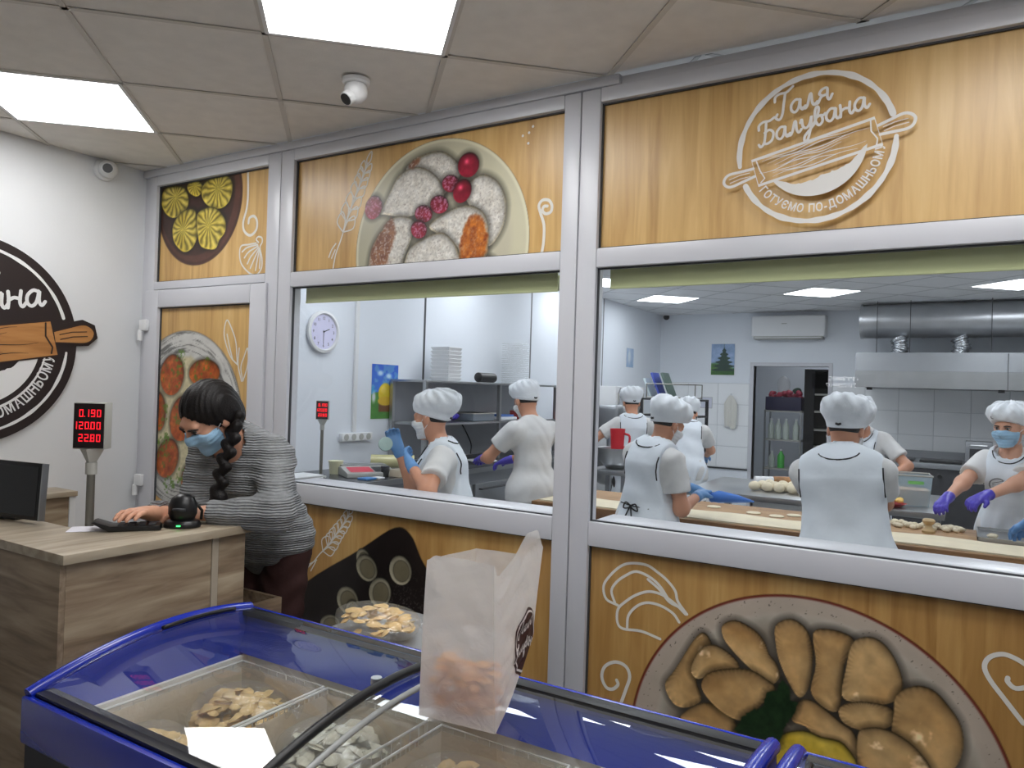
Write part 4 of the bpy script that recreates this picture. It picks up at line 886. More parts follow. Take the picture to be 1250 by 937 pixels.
MB().ellipsoid((0.045, 0, 0), (0.044, 0.046, 0.046), 24, 16).build('camera_ball', M_['white'], t, smooth=True)
d = Vector((0.80, -0.55, -0.12)).normalized(); c = Vector((0.045, 0, 0))
MB().cyl(c+d*0.025, c+d*0.048, 0.030, 0.028, 20).build('lens_barrel', M_['white'], t, smooth=True, auto=0.7)
MB().cyl(c+d*0.0475, c+d*0.051, 0.024, n=20).build('lens', M_['black'], t)

# ------------------------------------------------------------------ display freezers
M_['fblue'] = mat('glossy_blue_plastic', (18, 42, 160), 0.22, coat=0.3)
M_['fbluein'] = mat('blue_inner_plastic', (30, 58, 178), 0.35)
M_['fbody'] = mat('dark_freezer_body', (20, 22, 34), 0.5)
M_['fliner'] = mat('frosted_freezer_liner', (232, 226, 214), 0.5, noise=0.08, nscale=9)
M_['seal'] = mat('black_seal', (12, 12, 14), 0.4)
M_['fglass'] = glassmat('freezer_lid_glass', (246, 249, 251), refl=0.085, film=0.012)
M_['wire'] = mat('white_coated_wire', (216, 214, 206), 0.45)
YB_, YF_ = -0.865, -1.52
def lid(t, off=0.0): return (YB_-0.655*t, 0.83-0.06*t+0.18*t*(1-t)+off)
def freezer(label, x0, x1, group='blue display freezers'):
    t = thing('display_freezer', label, 'freezer', (x0, YF_, 0), 0, group); W = dict(parent=t, world=True)
    # outer body: four walls and a floor so that the well is open
    for nme, q in (('body_wall', (x0, x1, YB_-0.022, YB_, 0.06, 0.705)), ('body_wall', (x0, x1, YF_, YF_+0.03, 0.06, 0.66)), ('body_wall', (x0, x0+0.03, YF_+.03, YB_-.022, 0.06, 0.66)), ('body_wall', (x1-0.03, x1, YF_+.03, YB_-.022, 0.06, 0.66))):
        bx(*q).build(nme, M_['fbody'], **W)
    bx(x0+.03, x1-.03, YF_+.03, YB_-.022, 0.06, 0.30).build('machine_base', M_['fbody'], **W)
    for q in ((x0+.03, x1-.03, YB_-.034, YB_-.022, 0.30, 0.715), (x0+.03, x1-.03, YF_+.03, YF_+.042, 0.30, 0.655), (x0+.03, x0+.042, YF_+.042, YB_-.034, 0.30, 0.70), (x1-.042, x1-.03, YF_+.042, YB_-.034, 0.30, 0.70)):
        bx(*q).build('liner_wall', M_['fliner'], **W)
    bx(x0+.042, x1-.042, YF_+.042, YB_-.034, 0.30, 0.305).build('liner_floor', M_['fliner'], **W)
    # end cheeks with a curved top, blue inside and out
    n = 24
    for xa, xb in ((x0, x0+0.028), (x1-0.028, x1)):
        poly = [(YB_, 0.66)]+[lid(i/n, -0.006) for i in range(n+1)]+[(YF_, 0.66)]
        MB().prism(poly, lambda u, v, d: (d, u, v), xa, xb).build('end_cheek', M_['fbluein'], **W)
        xm = (xa+xb)/2+(-0.006 if xa == x0 else 0.006)
        MB().tube([(xm, *lid(i/n, 0.002)) for i in range(n+1)], 0.017, 12).build('end_rim', M_['fblue'], smooth=True, auto=0.9, **W)
    # front and rear top members, sloping blue inner skirt
    bx(x0, x1, YB_-0.004, YB_+0.012, 0.705, 0.836).build('rear_rim', M_['fblue'], bevel=0.006, **W)
    bx(x0, x1, YF_-0.014, YF_+0.006, 0.66, 0.772).build('front_rim', M_['fblue'], bevel=0.008, **W)
    bx(x0+.028, x1-.028, YB_-0.044, YB_-0.005, 0.822, 0.837).build('rear_seal', M_['seal'], bevel=0.001, **W)
    bx(x0+.028, x1-.028, YF_+0.0065, YF_+0.048, 0.762, 0.779).build('front_seal', M_['seal'], bevel=0.001, **W)
    b = MB(); b.add([(x0+.03, YB_-.022, 0.83), (x1-.03, YB_-.022, 0.83), (x1-.03, YB_-.052, 0.708), (x0+.03, YB_-.052, 0.708)], [(0, 1, 2, 3)])
    b.build('rear_skirt', M_['fbluein'], **W)
    b = MB(); b.add([(x0+.03, YF_+.03, 0.766), (x1-.03, YF_+.03, 0.766), (x1-.03, YF_+.048, 0.655), (x0+.03, YF_+.048, 0.655)], [(3, 2, 1, 0)])
    b.build('front_skirt', M_['fbluein'], **W)
    # curved glass lids, one sliding under the other, with black edge profiles
    xm = (x0+x1)/2
    for k, (xa, xb, off) in enumerate(((x0+0.022, xm+0.02, 0.006), (xm-0.05, x1-0.022, -0.004))):
        b = MB(); vs = []
        for i in range(n+1):
            y, z = lid(0.035+0.93*i/n, off); vs += [(xa, y, z), (xb, y, z)]
        b.add(vs, [(2*i, 2*i+2, 2*i+3, 2*i+1) for i in range(n)])
        g = b.build('lid_glass', M_['fglass'], smooth=True, **W)
    vs = [lid(0.03+0.94*i/n, 0.010) for i in range(n+1)]
    MB().tube([(xm-0.012, y, z) for y, z in vs], 0.011, 8).build('lid_edge_profile', M_['seal'], smooth=True, **W)
    MB().tube([(xm+0.052, y, z-0.012) for y, z in vs], 0.007, 8).build('lid_edge_clear', mat('clear_grey_profile', (150, 152, 150), 0.3), smooth=True, **W)
    MB().cyl((xm-0.03, lid(0.42, .006)[0], lid(0.42, .006)[1]), (xm-0.03, lid(0.42, .006)[0], lid(0.42, .022)[1]), 0.013, n=14).build('lid_lock', M_['steel'], **W)
    MB().tube([(x0+0.045, *lid(i/30, 0.012)) for i in range(4, 16)], 0.006, 8).build('lid_grip', M_['seal'], smooth=True, **W)
    return t
freezer('blue chest freezer with curved glass lids in front of the counter, carrying the plastic bag', 2.02, 3.64)
freezer('second blue chest freezer, only its rim showing at the bottom right', 3.675, 5.25)

def basket(x0, x1, y0, y1, z0, z1, label, div=None):
    t = thing('wire_basket', label, 'basket', (x0, y0, z0), 0, 'white wire baskets in the freezer'); W = dict(parent=t, world=True)
    rim = [(x0, y0, z1), (x1, y0, z1), (x1, y1, z1), (x0, y1, z1)]
    MB().tube(rim, 0.0038, 6, closed=True).build('top_rim', M_['wire'], **W)
    MB().tube([(a, b_, z1-0.075) for a, b_, _ in rim], 0.0028, 6, closed=True).build('middle_rim', M_['wire'], **W)
    m = MB(); n1 = int((x1-x0)/0.035); n2 = int((y1-y0)/0.035)
    for i in range(n1+1):
        x = x0+(x1-x0)*i/n1; m.tube([(x, y0, z1), (x, y0, z0), (x, y1, z0), (x, y1, z1)], 0.0016, 4)
    for i in range(1, n2):
        y = y0+(y1-y0)*i/n2; m.tube([(x0, y, z1), (x0, y, z0), (x1, y, z0), (x1, y, z1)], 0.0016, 4)
    m.tube([(x0, y0, z0+.004), (x1, y0, z0+.004), (x1, y1, z0+.004), (x0, y1, z0+.004)], 0.0025, 4, closed=True)
    tag(m.build('wire_grid', M_['wire'], **W), kind='stuff')
    if div:
        MB().add([(x0+.005, y0+.006, z0+.02), (x0+.005, y1-.006, z0+.02), (x0+.005, y1-.006, z1-.012), (x0+.005, y0+.006, z1-.012)], [(0, 1, 2, 3)]).build('frosted_side', M_['frost'], **W)
        MB().add([(x0+.005, y1-.006, z0+.02), (x1-.005, y1-.006, z0+.02), (x1-.005, y1-.006, z1-.012), (x0+.005, y1-.006, z1-.012)], [(0, 1, 2, 3)]).build('frosted_back', M_['frost'], **W)
    return t
def filmmat(name, tint, op, rough=0.12):
    m = bpy.data.materials.new(name); m.use_nodes = True; nt = m.node_tree; nt.nodes.remove(nt.nodes['Principled BSDF'])
    t = nt.nodes.new('ShaderNodeBsdfTransparent'); d = nt.nodes.new('ShaderNodeBsdfDiffuse'); d.inputs[0].default_value = (*lin(tint), 1)
    tr = nt.nodes.new('ShaderNodeBsdfTranslucent'); tr.inputs[0].default_value = (*lin(tint), 1)
    g = nt.nodes.new('ShaderNodeBsdfGlossy'); g.inputs['Roughness'].default_value = rough; g.inputs[0].default_value = (0.9, 0.9, 0.9, 1)
    a = nt.nodes.new('ShaderNodeMixShader'); a.inputs[0].default_value = 0.5; nt.links.new(d.outputs[0], a.inputs[1]); nt.links.new(tr.outputs[0], a.inputs[2])
    b = nt.nodes.new('ShaderNodeMixShader'); b.inputs[0].default_value = op; nt.links.new(t.outputs[0], b.inputs[1]); nt.links.new(a.outputs[0], b.inputs[2])
    c = nt.nodes.new('ShaderNodeMixShader'); c.inputs[0].default_value = 0.08; nt.links.new(b.outputs[0], c.inputs[1]); nt.links.new(g.outputs[0], c.inputs[2])
    tc = nt.nodes.new('ShaderNodeTexCoord'); n = nt.nodes.new('ShaderNodeTexNoise'); n.inputs['Scale'].default_value = 28; n.inputs['Detail'].default_value = 4; n.inputs['Distortion'].default_value = 1.5
    nt.links.new(tc.outputs['Object'], n.inputs['Vector']); bp = nt.nodes.new('ShaderNodeBump'); bp.inputs['Strength'].default_value = 0.5; bp.inputs['Distance'].default_value = 0.01
    nt.links.new(n.outputs['Fac'], bp.inputs['Height'])
    for q in (d, g): nt.links.new(bp.outputs['Normal'], q.inputs['Normal'])
    nt.links.new(c.outputs[0], nt.nodes['Material Output'].inputs[0]); return m
M_['frost'] = filmmat('frosted_plastic_sheet', (244, 230, 208), 0.70)
M_['film'] = filmmat('clear_food_film', (232, 234, 226), 0.10, 0.1)
M_['dumpling'] = mat('frozen_dumpling_dough', (232, 196, 132), 0.6, noise=0.22, nscale=35, bump=0.1)
M_['dumplingpale'] = mat('pale_frozen_dumpling', (214, 208, 186), 0.6, noise=0.15, nscale=35, bump=0.1)
def half_moon(mb, c, s, rz, tilt, rnd):
    # a small varenyk: half disc pillow with a crimped rim
    M3 = Matrix.Translation(c) @ Matrix.Rotation(rz, 4, 'Z') @ Matrix.Rotation(tilt, 4, 'X')
    n = 12; vs = [(0, -0.15*s, 0.34*s), (0, -0.15*s, -0.30*s)]
    for k in range(n):
        a = 2*PI*k/n; y = math.sin(a); x = math.cos(a)
        vs.append((x*s*0.72, (y*0.62 if y < 0 else y*0.46)*s*0.8, 0.17*s*(1 if y < 0.3 else 0.6)))
    for k in range(n):
        a = 2*PI*k/n; y = math.sin(a); x = math.cos(a); w_ = 1+0.05*(-1)**k
        vs.append((x*s*w_, (y*0.75 if y < 0 else y*0.52)*s*w_, 0.02*s*(-1)**k))
    fs = []
    for k in range(n):
        j = (k+1) % n; fs += [(0, 2+k, 2+j), (2+k, 2+n+k, 2+n+j, 2+j), (1, 2+n+j, 2+n+k)]
    mb.add([M3 @ Vector(v) for v in vs], fs)
def dumpling_bag(label, c, r, n, seed, m='dumpling', s=0.029, rotz=0.0, group='bags of frozen dumplings', tie=True):
    t = thing('dumpling_bag', label, 'bag', c, rotz, group); rnd = random.Random(seed); mb = MB()
    for i in range(n):
        a = rnd.uniform(0, 2*PI); q = math.sqrt(rnd.random())*0.90; h = math.sqrt(max(0, 1-q*q))
        z = r[2]*(0.25+(rnd.random()**0.5)*0.95*h)
        half_moon(mb, Vector((r[0]*q*math.cos(a), r[1]*q*math.sin(a), z+0.0)), s*rnd.uniform(.85, 1.15), rnd.uniform(0, 6.28), rnd.uniform(-0.7, 0.7), rnd)
    tag(mb.build('dumplings', M_[m], t, smooth=True, auto=0.9), kind='stuff')
    f = MB(); f.ellipsoid((0, 0, r[2]*0.68), (r[0]*1.10, r[1]*1.10, r[2]*0.68), 28, 16, lump=0.10, seed=seed)
    if tie: f.tube([(r[0]*0.95, 0, r[2]*0.9), (r[0]*1.2, 0.01, r[2]*1.2), (r[0]*1.35, 0.02, r[2]*1.15)], [0.02, 0.007, 0.022], 10, cap=False)
    f.build('bag_film', M_['film'], t, smooth=True)
    return t
Z0, Z1 = 0.52, 0.69
basket(2.075, 2.42, -1.455, -0.925, Z0, Z1, 'white wire basket in the left corner of the freezer', 1)
basket(2.435, 2.79, -1.455, -0.925, Z0, Z1, 'white wire basket in the middle of the freezer left of the lid edge', 1)
basket(2.835, 3.20, -1.455, -0.925, Z0, Z1, 'white wire basket under the standing plastic bag', 1)
basket(3.215, 3.59, -1.455, -0.925, Z0, Z1, 'white wire basket at the right end of the freezer', 1)
dumpling_bag('bag of beige frozen dumplings at the back of the left freezer basket', (2.27, -1.08, Z0+.012), (0.15, 0.115, 0.13), 150, 1)
dumpling_bag('bag of brownish frozen dumplings at the front of the left freezer basket', (2.25, -1.33, Z0+.012), (0.14, 0.10, 0.11), 100, 2)
dumpling_bag('bag of pale frozen dumplings at the back of the second freezer basket', (2.61, -1.07, Z0+.012), (0.145, 0.12, 0.12), 120, 3, 'dumplingpale')
dumpling_bag('bag of frozen dumplings at the front of the second freezer basket', (2.61, -1.33, Z0+.012), (0.145, 0.11, 0.12), 110, 4)
dumpling_bag('bag of frozen dumplings behind the foot of the plastic bag', (3.0, -1.08, Z0+.012), (0.14, 0.12, 0.13), 120, 5)
dumpling_bag('bag of large pale dumplings right of the foot of the plastic bag', (3.01, -1.32, Z0+.012), (0.15, 0.11, 0.14), 130, 6)
dumpling_bag('bag of frozen dumplings at the back of the right freezer basket', (3.40, -1.07, Z0+.012), (0.15, 0.12, 0.12), 110, 7, 'dumplingpale')
dumpling_bag('bag of frozen dumplings at the front of the right freezer basket', (3.40, -1.32, Z0+.012), (0.15, 0.11, 0.13), 120, 8)

# low cabinet behind the freezer, with one more bag on top
t = thing('low_freezer', 'low grey cabinet with a light rim standing behind the blue freezer', 'cabinet', (2.08, -0.80, 0))
bx(2.08, 2.60, -0.80, -0.25, 0.05, 0.665).build('cabinet_body', M_['dark'], t, world=True, bevel=0.004)
bx(2.07, 2.61, -0.81, -0.24, 0.666, 0.70).build('cabinet_lid', mat('grey_lid', (150, 152, 154), 0.4), t, world=True, bevel=0.006)
bx(2.10, 2.58, -0.78, -0.27, 0.0, 0.049).build('plinth', M_['black'], t, world=True)
dumpling_bag('clear bag of yellow-white dumplings lying behind the freezer under the tray print', (2.27, -0.53, 0.702), (0.16, 0.11, 0.075), 60, 12, 'dumpling', 0.026, -0.2)

# ------------------------------------------------------------------ plastic carrier bag standing on the freezer glass
t = thing('plastic_bag', 'white translucent carrier bag with a brown round logo, standing on the freezer lid', 'bag', (3.06, -1.10, 0.852), math.radians(6))
def bagpt(u, v):
    # u in 0..4 around the footprint (front, right, back, left), v in 0..1 up
    yb = -0.005+0.118*min(1, v/0.42)**0.8; cs = [(-0.092, -0.098), (0.090-0.022*v, -0.098), (0.066+0.020*v, yb), (-0.085, yb)]
    i = int(u) % 4; f = u-int(u); a = Vector(cs[i]); b_ = Vector(cs[(i+1) % 4]); p = a.lerp(b_, f)
    sm = lambda e0, e1, t: (lambda q: q*q*(3-2*q))(min(1, max(0, (t-e0)/(e1-e0))))
    if i == 0: top = 0.330+0.012*sm(0, .12, f)-0.004*f
    elif i == 1: top = 0.338-0.028*sm(0.0, .06, f)+0.076*min(1, max(0, (f-.05)/.55))-0.045*sm(.80, 1.0, f)**2
    elif i == 2: top = 0.341-0.023*sm(0, .3, f)
    else: top = 0.318+0.012*f
    z = v*top; x, y = p.x, p.y
    if i == 0: y += 0.010*math.sin(PI*f)*v
    if i == 1: x += (0.012*math.sin(PI*f)*v-0.020*math.sin(PI*f)**2*max(0, v-.6))
    w_ = 0.0022*(math.sin(31*v+6*u)+math.sin(57*v-9*u+1.3)*0.7+math.sin(13*u+23*v)*0.9)*min(1, v*5)*min(1, 6*f, 6*(1-f))
    n = Vector((p.x, p.y)).normalized() if p.length > 1e-4 else Vector((0, 1))
    return Vector((x+n.x*w_+0.008*v*v, y+n.y*w_, max(0.0, z)))
NU, NV = 96, 48; vs = []; fs = []
for j in range(NV+1):
    for i in range(NU): vs.append(bagpt(4*i/NU, j/NV))
for j in range(NV):
    for i in range(NU):
        a = j*NU+i; b_ = j*NU+(i+1) % NU; fs.append((a, b_, b_+NU, a+NU))
fs.append(tuple(range(NU-1, -1, -1)))
m = MB().add(vs, fs); M_['bagfilm'] = filmmat('white_translucent_polythene', (240, 237, 234), 0.66, 0.25)
o = m.build('bag_film', M_['bagfilm'], t, smooth=True, auto=1.2)
# brown emblem printed on the right-hand face
M_['bagbrown'] = mat('brown_bag_print', (62, 30, 26), 0.5); M_['bagwhite'] = mat('white_bag_print', (226, 216, 210), 0.5)
def bagface(u, v, d):
    # u along the right face (0..0.2 m), v height (m)
    f = min(0.985, max(0.0, u/(0.093+0.118*min(1, v/0.143)**0.8))); p = bagpt(1+f, min(0.98, v/0.34))
    return p+Vector((0.003+d, -0.001, 0))
R_ = 0.064; cc = (0.150, 0.128); n = 40
vs = [bagface(cc[0], cc[1], 0)]+[bagface(cc[0]+R_*math.cos(2*PI*i/n), cc[1]+R_*math.sin(2*PI*i/n), 0) for i in range(n)]
m = MB()
for k in range(8):
    r0, r1 = R_*k/8, R_*(k+1)/8
    m.add([bagface(cc[0]+r*math.cos(2*PI*i/n), cc[1]+r*math.sin(2*PI*i/n), 0) for r in (r0, r1) for i in range(n)], [(i, (i+1) % n, n+(i+1) % n, n+i)[::-1] for i in range(n)])
m.build('printed_logo', M_['bagbrown'], t)
m = MB(); m.stroke([(cc[0]+R_*0.88*math.cos(2*PI*i/n), cc[1]+R_*0.88*math.sin(2*PI*i/n)) for i in range(n)], 0.004, bagface, 0.001, closed=True)
script_word(m, 'Галя', bagface, cc[0]-0.036, cc[1]+0.014, 0.016, math.radians(10), 0.0035, 0.001)
script_word(m, 'Балувана', bagface, cc[0]-0.056, cc[1]-0.026, 0.0135, math.radians(10), 0.003, 0.001)
m.build('printed_lettering', M_['bagwhite'], t)
dumpling = MB(); rnd = random.Random(3)
for i in range(170): half_moon(dumpling, Vector((rnd.uniform(-.068, .062), rnd.uniform(-.076, -.028), rnd.uniform(.018, .115))), 0.018, rnd.uniform(0, 6.28), rnd.uniform(-.7, .7), rnd)
tag(dumpling.build('bagged_dumplings', mat('warm_dumplings', (240, 164, 76), 0.6, noise=0.15), t, smooth=True, auto=0.9), kind='stuff')
# ------------------------------------------------------------------ people: smooth signed-distance bodies, meshed with surface nets
def _v(p): return np.array([p[0], p[1], p[2]], float)
class SDF:
    def __init__(s): s.ops = []; s.disp = None; s.cut = []
    def cone(s, a, b, ra, rb, k=0.02, n=None, flat=1.0, op='u'):
        a, b = _v(a), _v(b); R = max(ra, rb)*max(1, 1)+k+0.03
        s.ops.append(('c', a, b, ra, rb, k, None if n is None else _v(n)/np.linalg.norm(_v(n)), flat, op, np.minimum(a, b)-R, np.maximum(a, b)+R)); return s
    def ell(s, c, r, k=0.02, F=None, op='u'):
        c, r = _v(c), _v(r); R = r.max()+k+0.03; F = np.eye(3) if F is None else np.array([_v(x) for x in F])
        s.ops.append(('e', c, r, F, None, k, None, 1, op, c-R, c+R)); return s
    @staticmethod
    def prim(o, p):
        if o[0] == 'c':
            _, a, b, ra, rb, k, n, flat = o[:8]; q = p-a; ba = b-a; m = ba
            if n is not None: q = q+(q@n)[..., None]*n*(1/flat-1); m = ba+(ba@n)*n*(1/flat-1)
            t = np.clip((q@m)/max(m@m, 1e-9), 0, 1); d = np.linalg.norm(q-t[..., None]*m, axis=-1)-(ra+(rb-ra)*t)
            return d*(1 if n is None else 0.5+0.5*min(1, flat))
        _, c, r, F = o[:4]; q = (p-c)@F.T; k0 = np.linalg.norm(q/r, axis=-1); k1 = np.linalg.norm(q/(r*r), axis=-1)
        return k0*(k0-1)/np.maximum(k1, 1e-6)
    @staticmethod
    def comb(f, d, k, op):
        if op == 's': d = -d; h = np.clip(k-np.abs(f-d), 0, None)/k; return np.maximum(f, d)+h*h*k/4
        h = np.clip(k-np.abs(f-d), 0, None)/k; return np.minimum(f, d)-h*h*k/4
    def at(s, p):
        p = np.asarray(p, float); f = np.full(p.shape[:-1], 9.0)
        for o in s.ops: f = s.comb(f, s.prim(o, p), o[5], o[8])
        for c in s.cut: f = np.maximum(f, c(p))
        return f
    def mesh(s, axes):
        xs, ys, zs = axes; F = np.full((len(xs), len(ys), len(zs)), 9.0, np.float32)
        for o in s.ops:
            lo, hi = o[9], o[10]; ix = [slice(max(0, np.searchsorted(a, lo[i])-1), min(len(a), np.searchsorted(a, hi[i])+1)) for i, a in enumerate(axes)]
            if any(q.stop-q.start < 2 for q in ix): continue
            P = np.stack(np.meshgrid(xs[ix[0]], ys[ix[1]], zs[ix[2]], indexing='ij'), -1)
            F[tuple(ix)] = s.comb(F[tuple(ix)], s.prim(o, P), o[5], o[8])
        if s.disp or s.cut:
            idx = np.nonzero(np.abs(F) < 0.08) if not s.cut else np.nonzero(F < 0.06)
            P = np.stack([xs[idx[0]], ys[idx[1]], zs[idx[2]]], -1); v = F[idx]
            if s.disp: v = v+s.disp(P)*(np.abs(v) < 0.08)
            for c in s.cut: v = np.maximum(v, c(P))
            F[idx] = v
        F[[0, -1]] = 1; F[:, [0, -1]] = 1; F[:, :, [0, -1]] = 1
        S = F < 0; nx, ny, nz = F.shape
        cnt = np.zeros((nx-1, ny-1, nz-1), np.int8)
        for a in (0, 1):
            for b in (0, 1):
                for c in (0, 1): cnt += S[a:nx-1+a, b:ny-1+b, c:nz-1+c]
        act = (cnt > 0) & (cnt < 8); ci = np.argwhere(act); N = len(ci)
        if N == 0: return [], []
        ids = np.full(act.shape, -1, np.int64); ids[act] = np.arange(N)
        acc = np.zeros((N, 3)); num = np.zeros(N); i, j, k = ci.T
        co = np.array([(a, b, c) for a in (0, 1) for b in (0, 1) for c in (0, 1)])
        for u in range(8):
            for w_ in range(u+1, 8):
                if np.abs(co[u]-co[w_]).sum() != 1: continue
                A, B = co[u], co[w_]; fa = F[i+A[0], j+A[1], k+A[2]]; fb = F[i+B[0], j+B[1], k+B[2]]; m = (fa < 0) != (fb < 0)
                t = np.where(m, fa/np.where(m, fa-fb, 1), 0)
                acc += m[:, None]*(A+(B-A)*t[:, None]); num += m
        loc = acc/np.maximum(num, 1)[:, None]+ci
        def mp(a, u): f = np.floor(u).astype(int); f = np.clip(f, 0, len(a)-2); return a[f]+(a[f+1]-a[f])*(u-f)
        V = np.stack([mp(xs, loc[:, 0]), mp(ys, loc[:, 1]), mp(zs, loc[:, 2])], 1); Q = []
        for ax in range(3):
            sl0 = [slice(None)]*3; sl1 = [slice(None)]*3; sl0[ax] = slice(0, -1); sl1[ax] = slice(1, None)
            A, B = S[tuple(sl0)], S[tuple(sl1)]; e = np.argwhere(A != B); o1, o2 = [(1, 2), (2, 0), (0, 1)][ax]
            e = e[(e[:, o1] > 0) & (e[:, o2] > 0)]
            e = e[(e[:, o1] < [nx, ny, nz][o1]-1) & (e[:, o2] < [nx, ny, nz][o2]-1)]
            def g(d1, d2): q = e.copy(); q[:, o1] -= d1; q[:, o2] -= d2; return ids[q[:, 0], q[:, 1], q[:, 2]]
            quad = np.stack([g(1, 1), g(0, 1), g(0, 0), g(1, 0)], 1); ins = A[e[:, 0], e[:, 1], e[:, 2]]
            quad[~ins] = quad[~ins][:, ::-1]; Q.append(quad)
        return V, np.concatenate(Q)
    def build(s, name, m, parent, step=0.010, fine=None, pad=0.01):
        lo = np.min([o[9] for o in s.ops if o[8] == 'u'], 0)-pad; hi = np.max([o[10] for o in s.ops if o[8] == 'u'], 0)+pad
        axes = []
        for a in range(3):
            x = lo[a]; out = []
            segs = [(f[0][a]-f[1], f[0][a]+f[1], f[2]) for f in (fine or [])]
            while x < hi[a]:
                out.append(x); st = step
                for q in segs:
                    if q[0] <= x <= q[1]: st = min(st, q[2])
                x += st
            axes.append(np.array(out+[x]))
        V, Q = s.mesh(axes); me = bpy.data.meshes.new(name)
        if len(V):
            me.vertices.add(len(V)); me.vertices.foreach_set('co', V.ravel()); me.loops.add(Q.size); me.loops.foreach_set('vertex_index', Q.ravel())
            me.polygons.add(len(Q)); me.polygons.foreach_set('loop_start', np.arange(0, Q.size, 4)); me.update(); me.validate()
            me.polygons.foreach_set('use_smooth', np.ones(len(me.polygons), bool))
        me.materials.append(m); o = bpy.data.objects.new(name, me); C.objects.link(o); o.parent = parent; return o

M_['skin'] = mat('skin', (214, 160, 132), 0.5, noise=0.06, nscale=12)
M_['skin2'] = mat('skin_tanned', (200, 142, 112), 0.5, noise=0.06, nscale=12)
M_['hair'] = mat('dark_brown_hair', (17, 12, 11), 0.5, noise=0.3, nscale=60, bump=0.25, bscale=180, spec=0.3)
M_['brow'] = mat('dark_eyebrow', (40, 28, 24), 0.7)
M_['eye'] = mat('eye_white', (225, 222, 218), 0.2)
M_['iris'] = mat('dark_iris', (30, 22, 20), 0.1)
M_['mask'] = mat('light_blue_surgical_mask', (156, 196, 226), 0.75, bump=0.15, bscale=200)
M_['maskw'] = mat('white_face_mask', (222, 224, 226), 0.75, bump=0.15, bscale=200)
M_['cotton'] = mat('white_cotton', (224, 228, 233), 0.85, bump=0.35, bscale=26)
M_['apron'] = mat('white_apron_cloth', (222, 228, 235), 0.8, bump=0.35, bscale=14)
M_['tee'] = mat('white_tshirt', (214, 213, 212), 0.85, bump=0.3, bscale=22)
M_['piping'] = mat('black_piping', (18, 18, 22), 0.7)
M_['glove'] = mat('blue_nitrile_glove', (92, 142, 196), 0.45)
M_['glovev'] = mat('violet_nitrile_glove', (70, 56, 178), 0.4)
M_['trouser'] = mat('dark_trousers', (36, 38, 42), 0.85, bump=0.2, bscale=30)
M_['shoe'] = mat('white_work_shoe', (210, 210, 208), 0.6)
M_['lip'] = mat('lip', (176, 96, 90), 0.5)
def unit(v): v = _v(v); return v/np.linalg.norm(v)
def frame(fwd, up=(0, 0, 1)):
    f = unit(fwd); r = np.cross(f, _v(up)); r = r/np.linalg.norm(r); u = np.cross(r, f); return r, f, u
def ik(a, t, l1, l2, hint):
    d = t-a; L_ = min(np.linalg.norm(d), (l1+l2)*0.995); d = d/np.linalg.norm(d); t = a+d*L_
    x = (l1*l1-l2*l2+L_*L_)/(2*L_); h = math.sqrt(max(0, l1*l1-x*x)); hn = _v(hint)-d*(_v(hint)@d); hn = hn/np.linalg.norm(hn)
    return a+d*x+hn*h, t
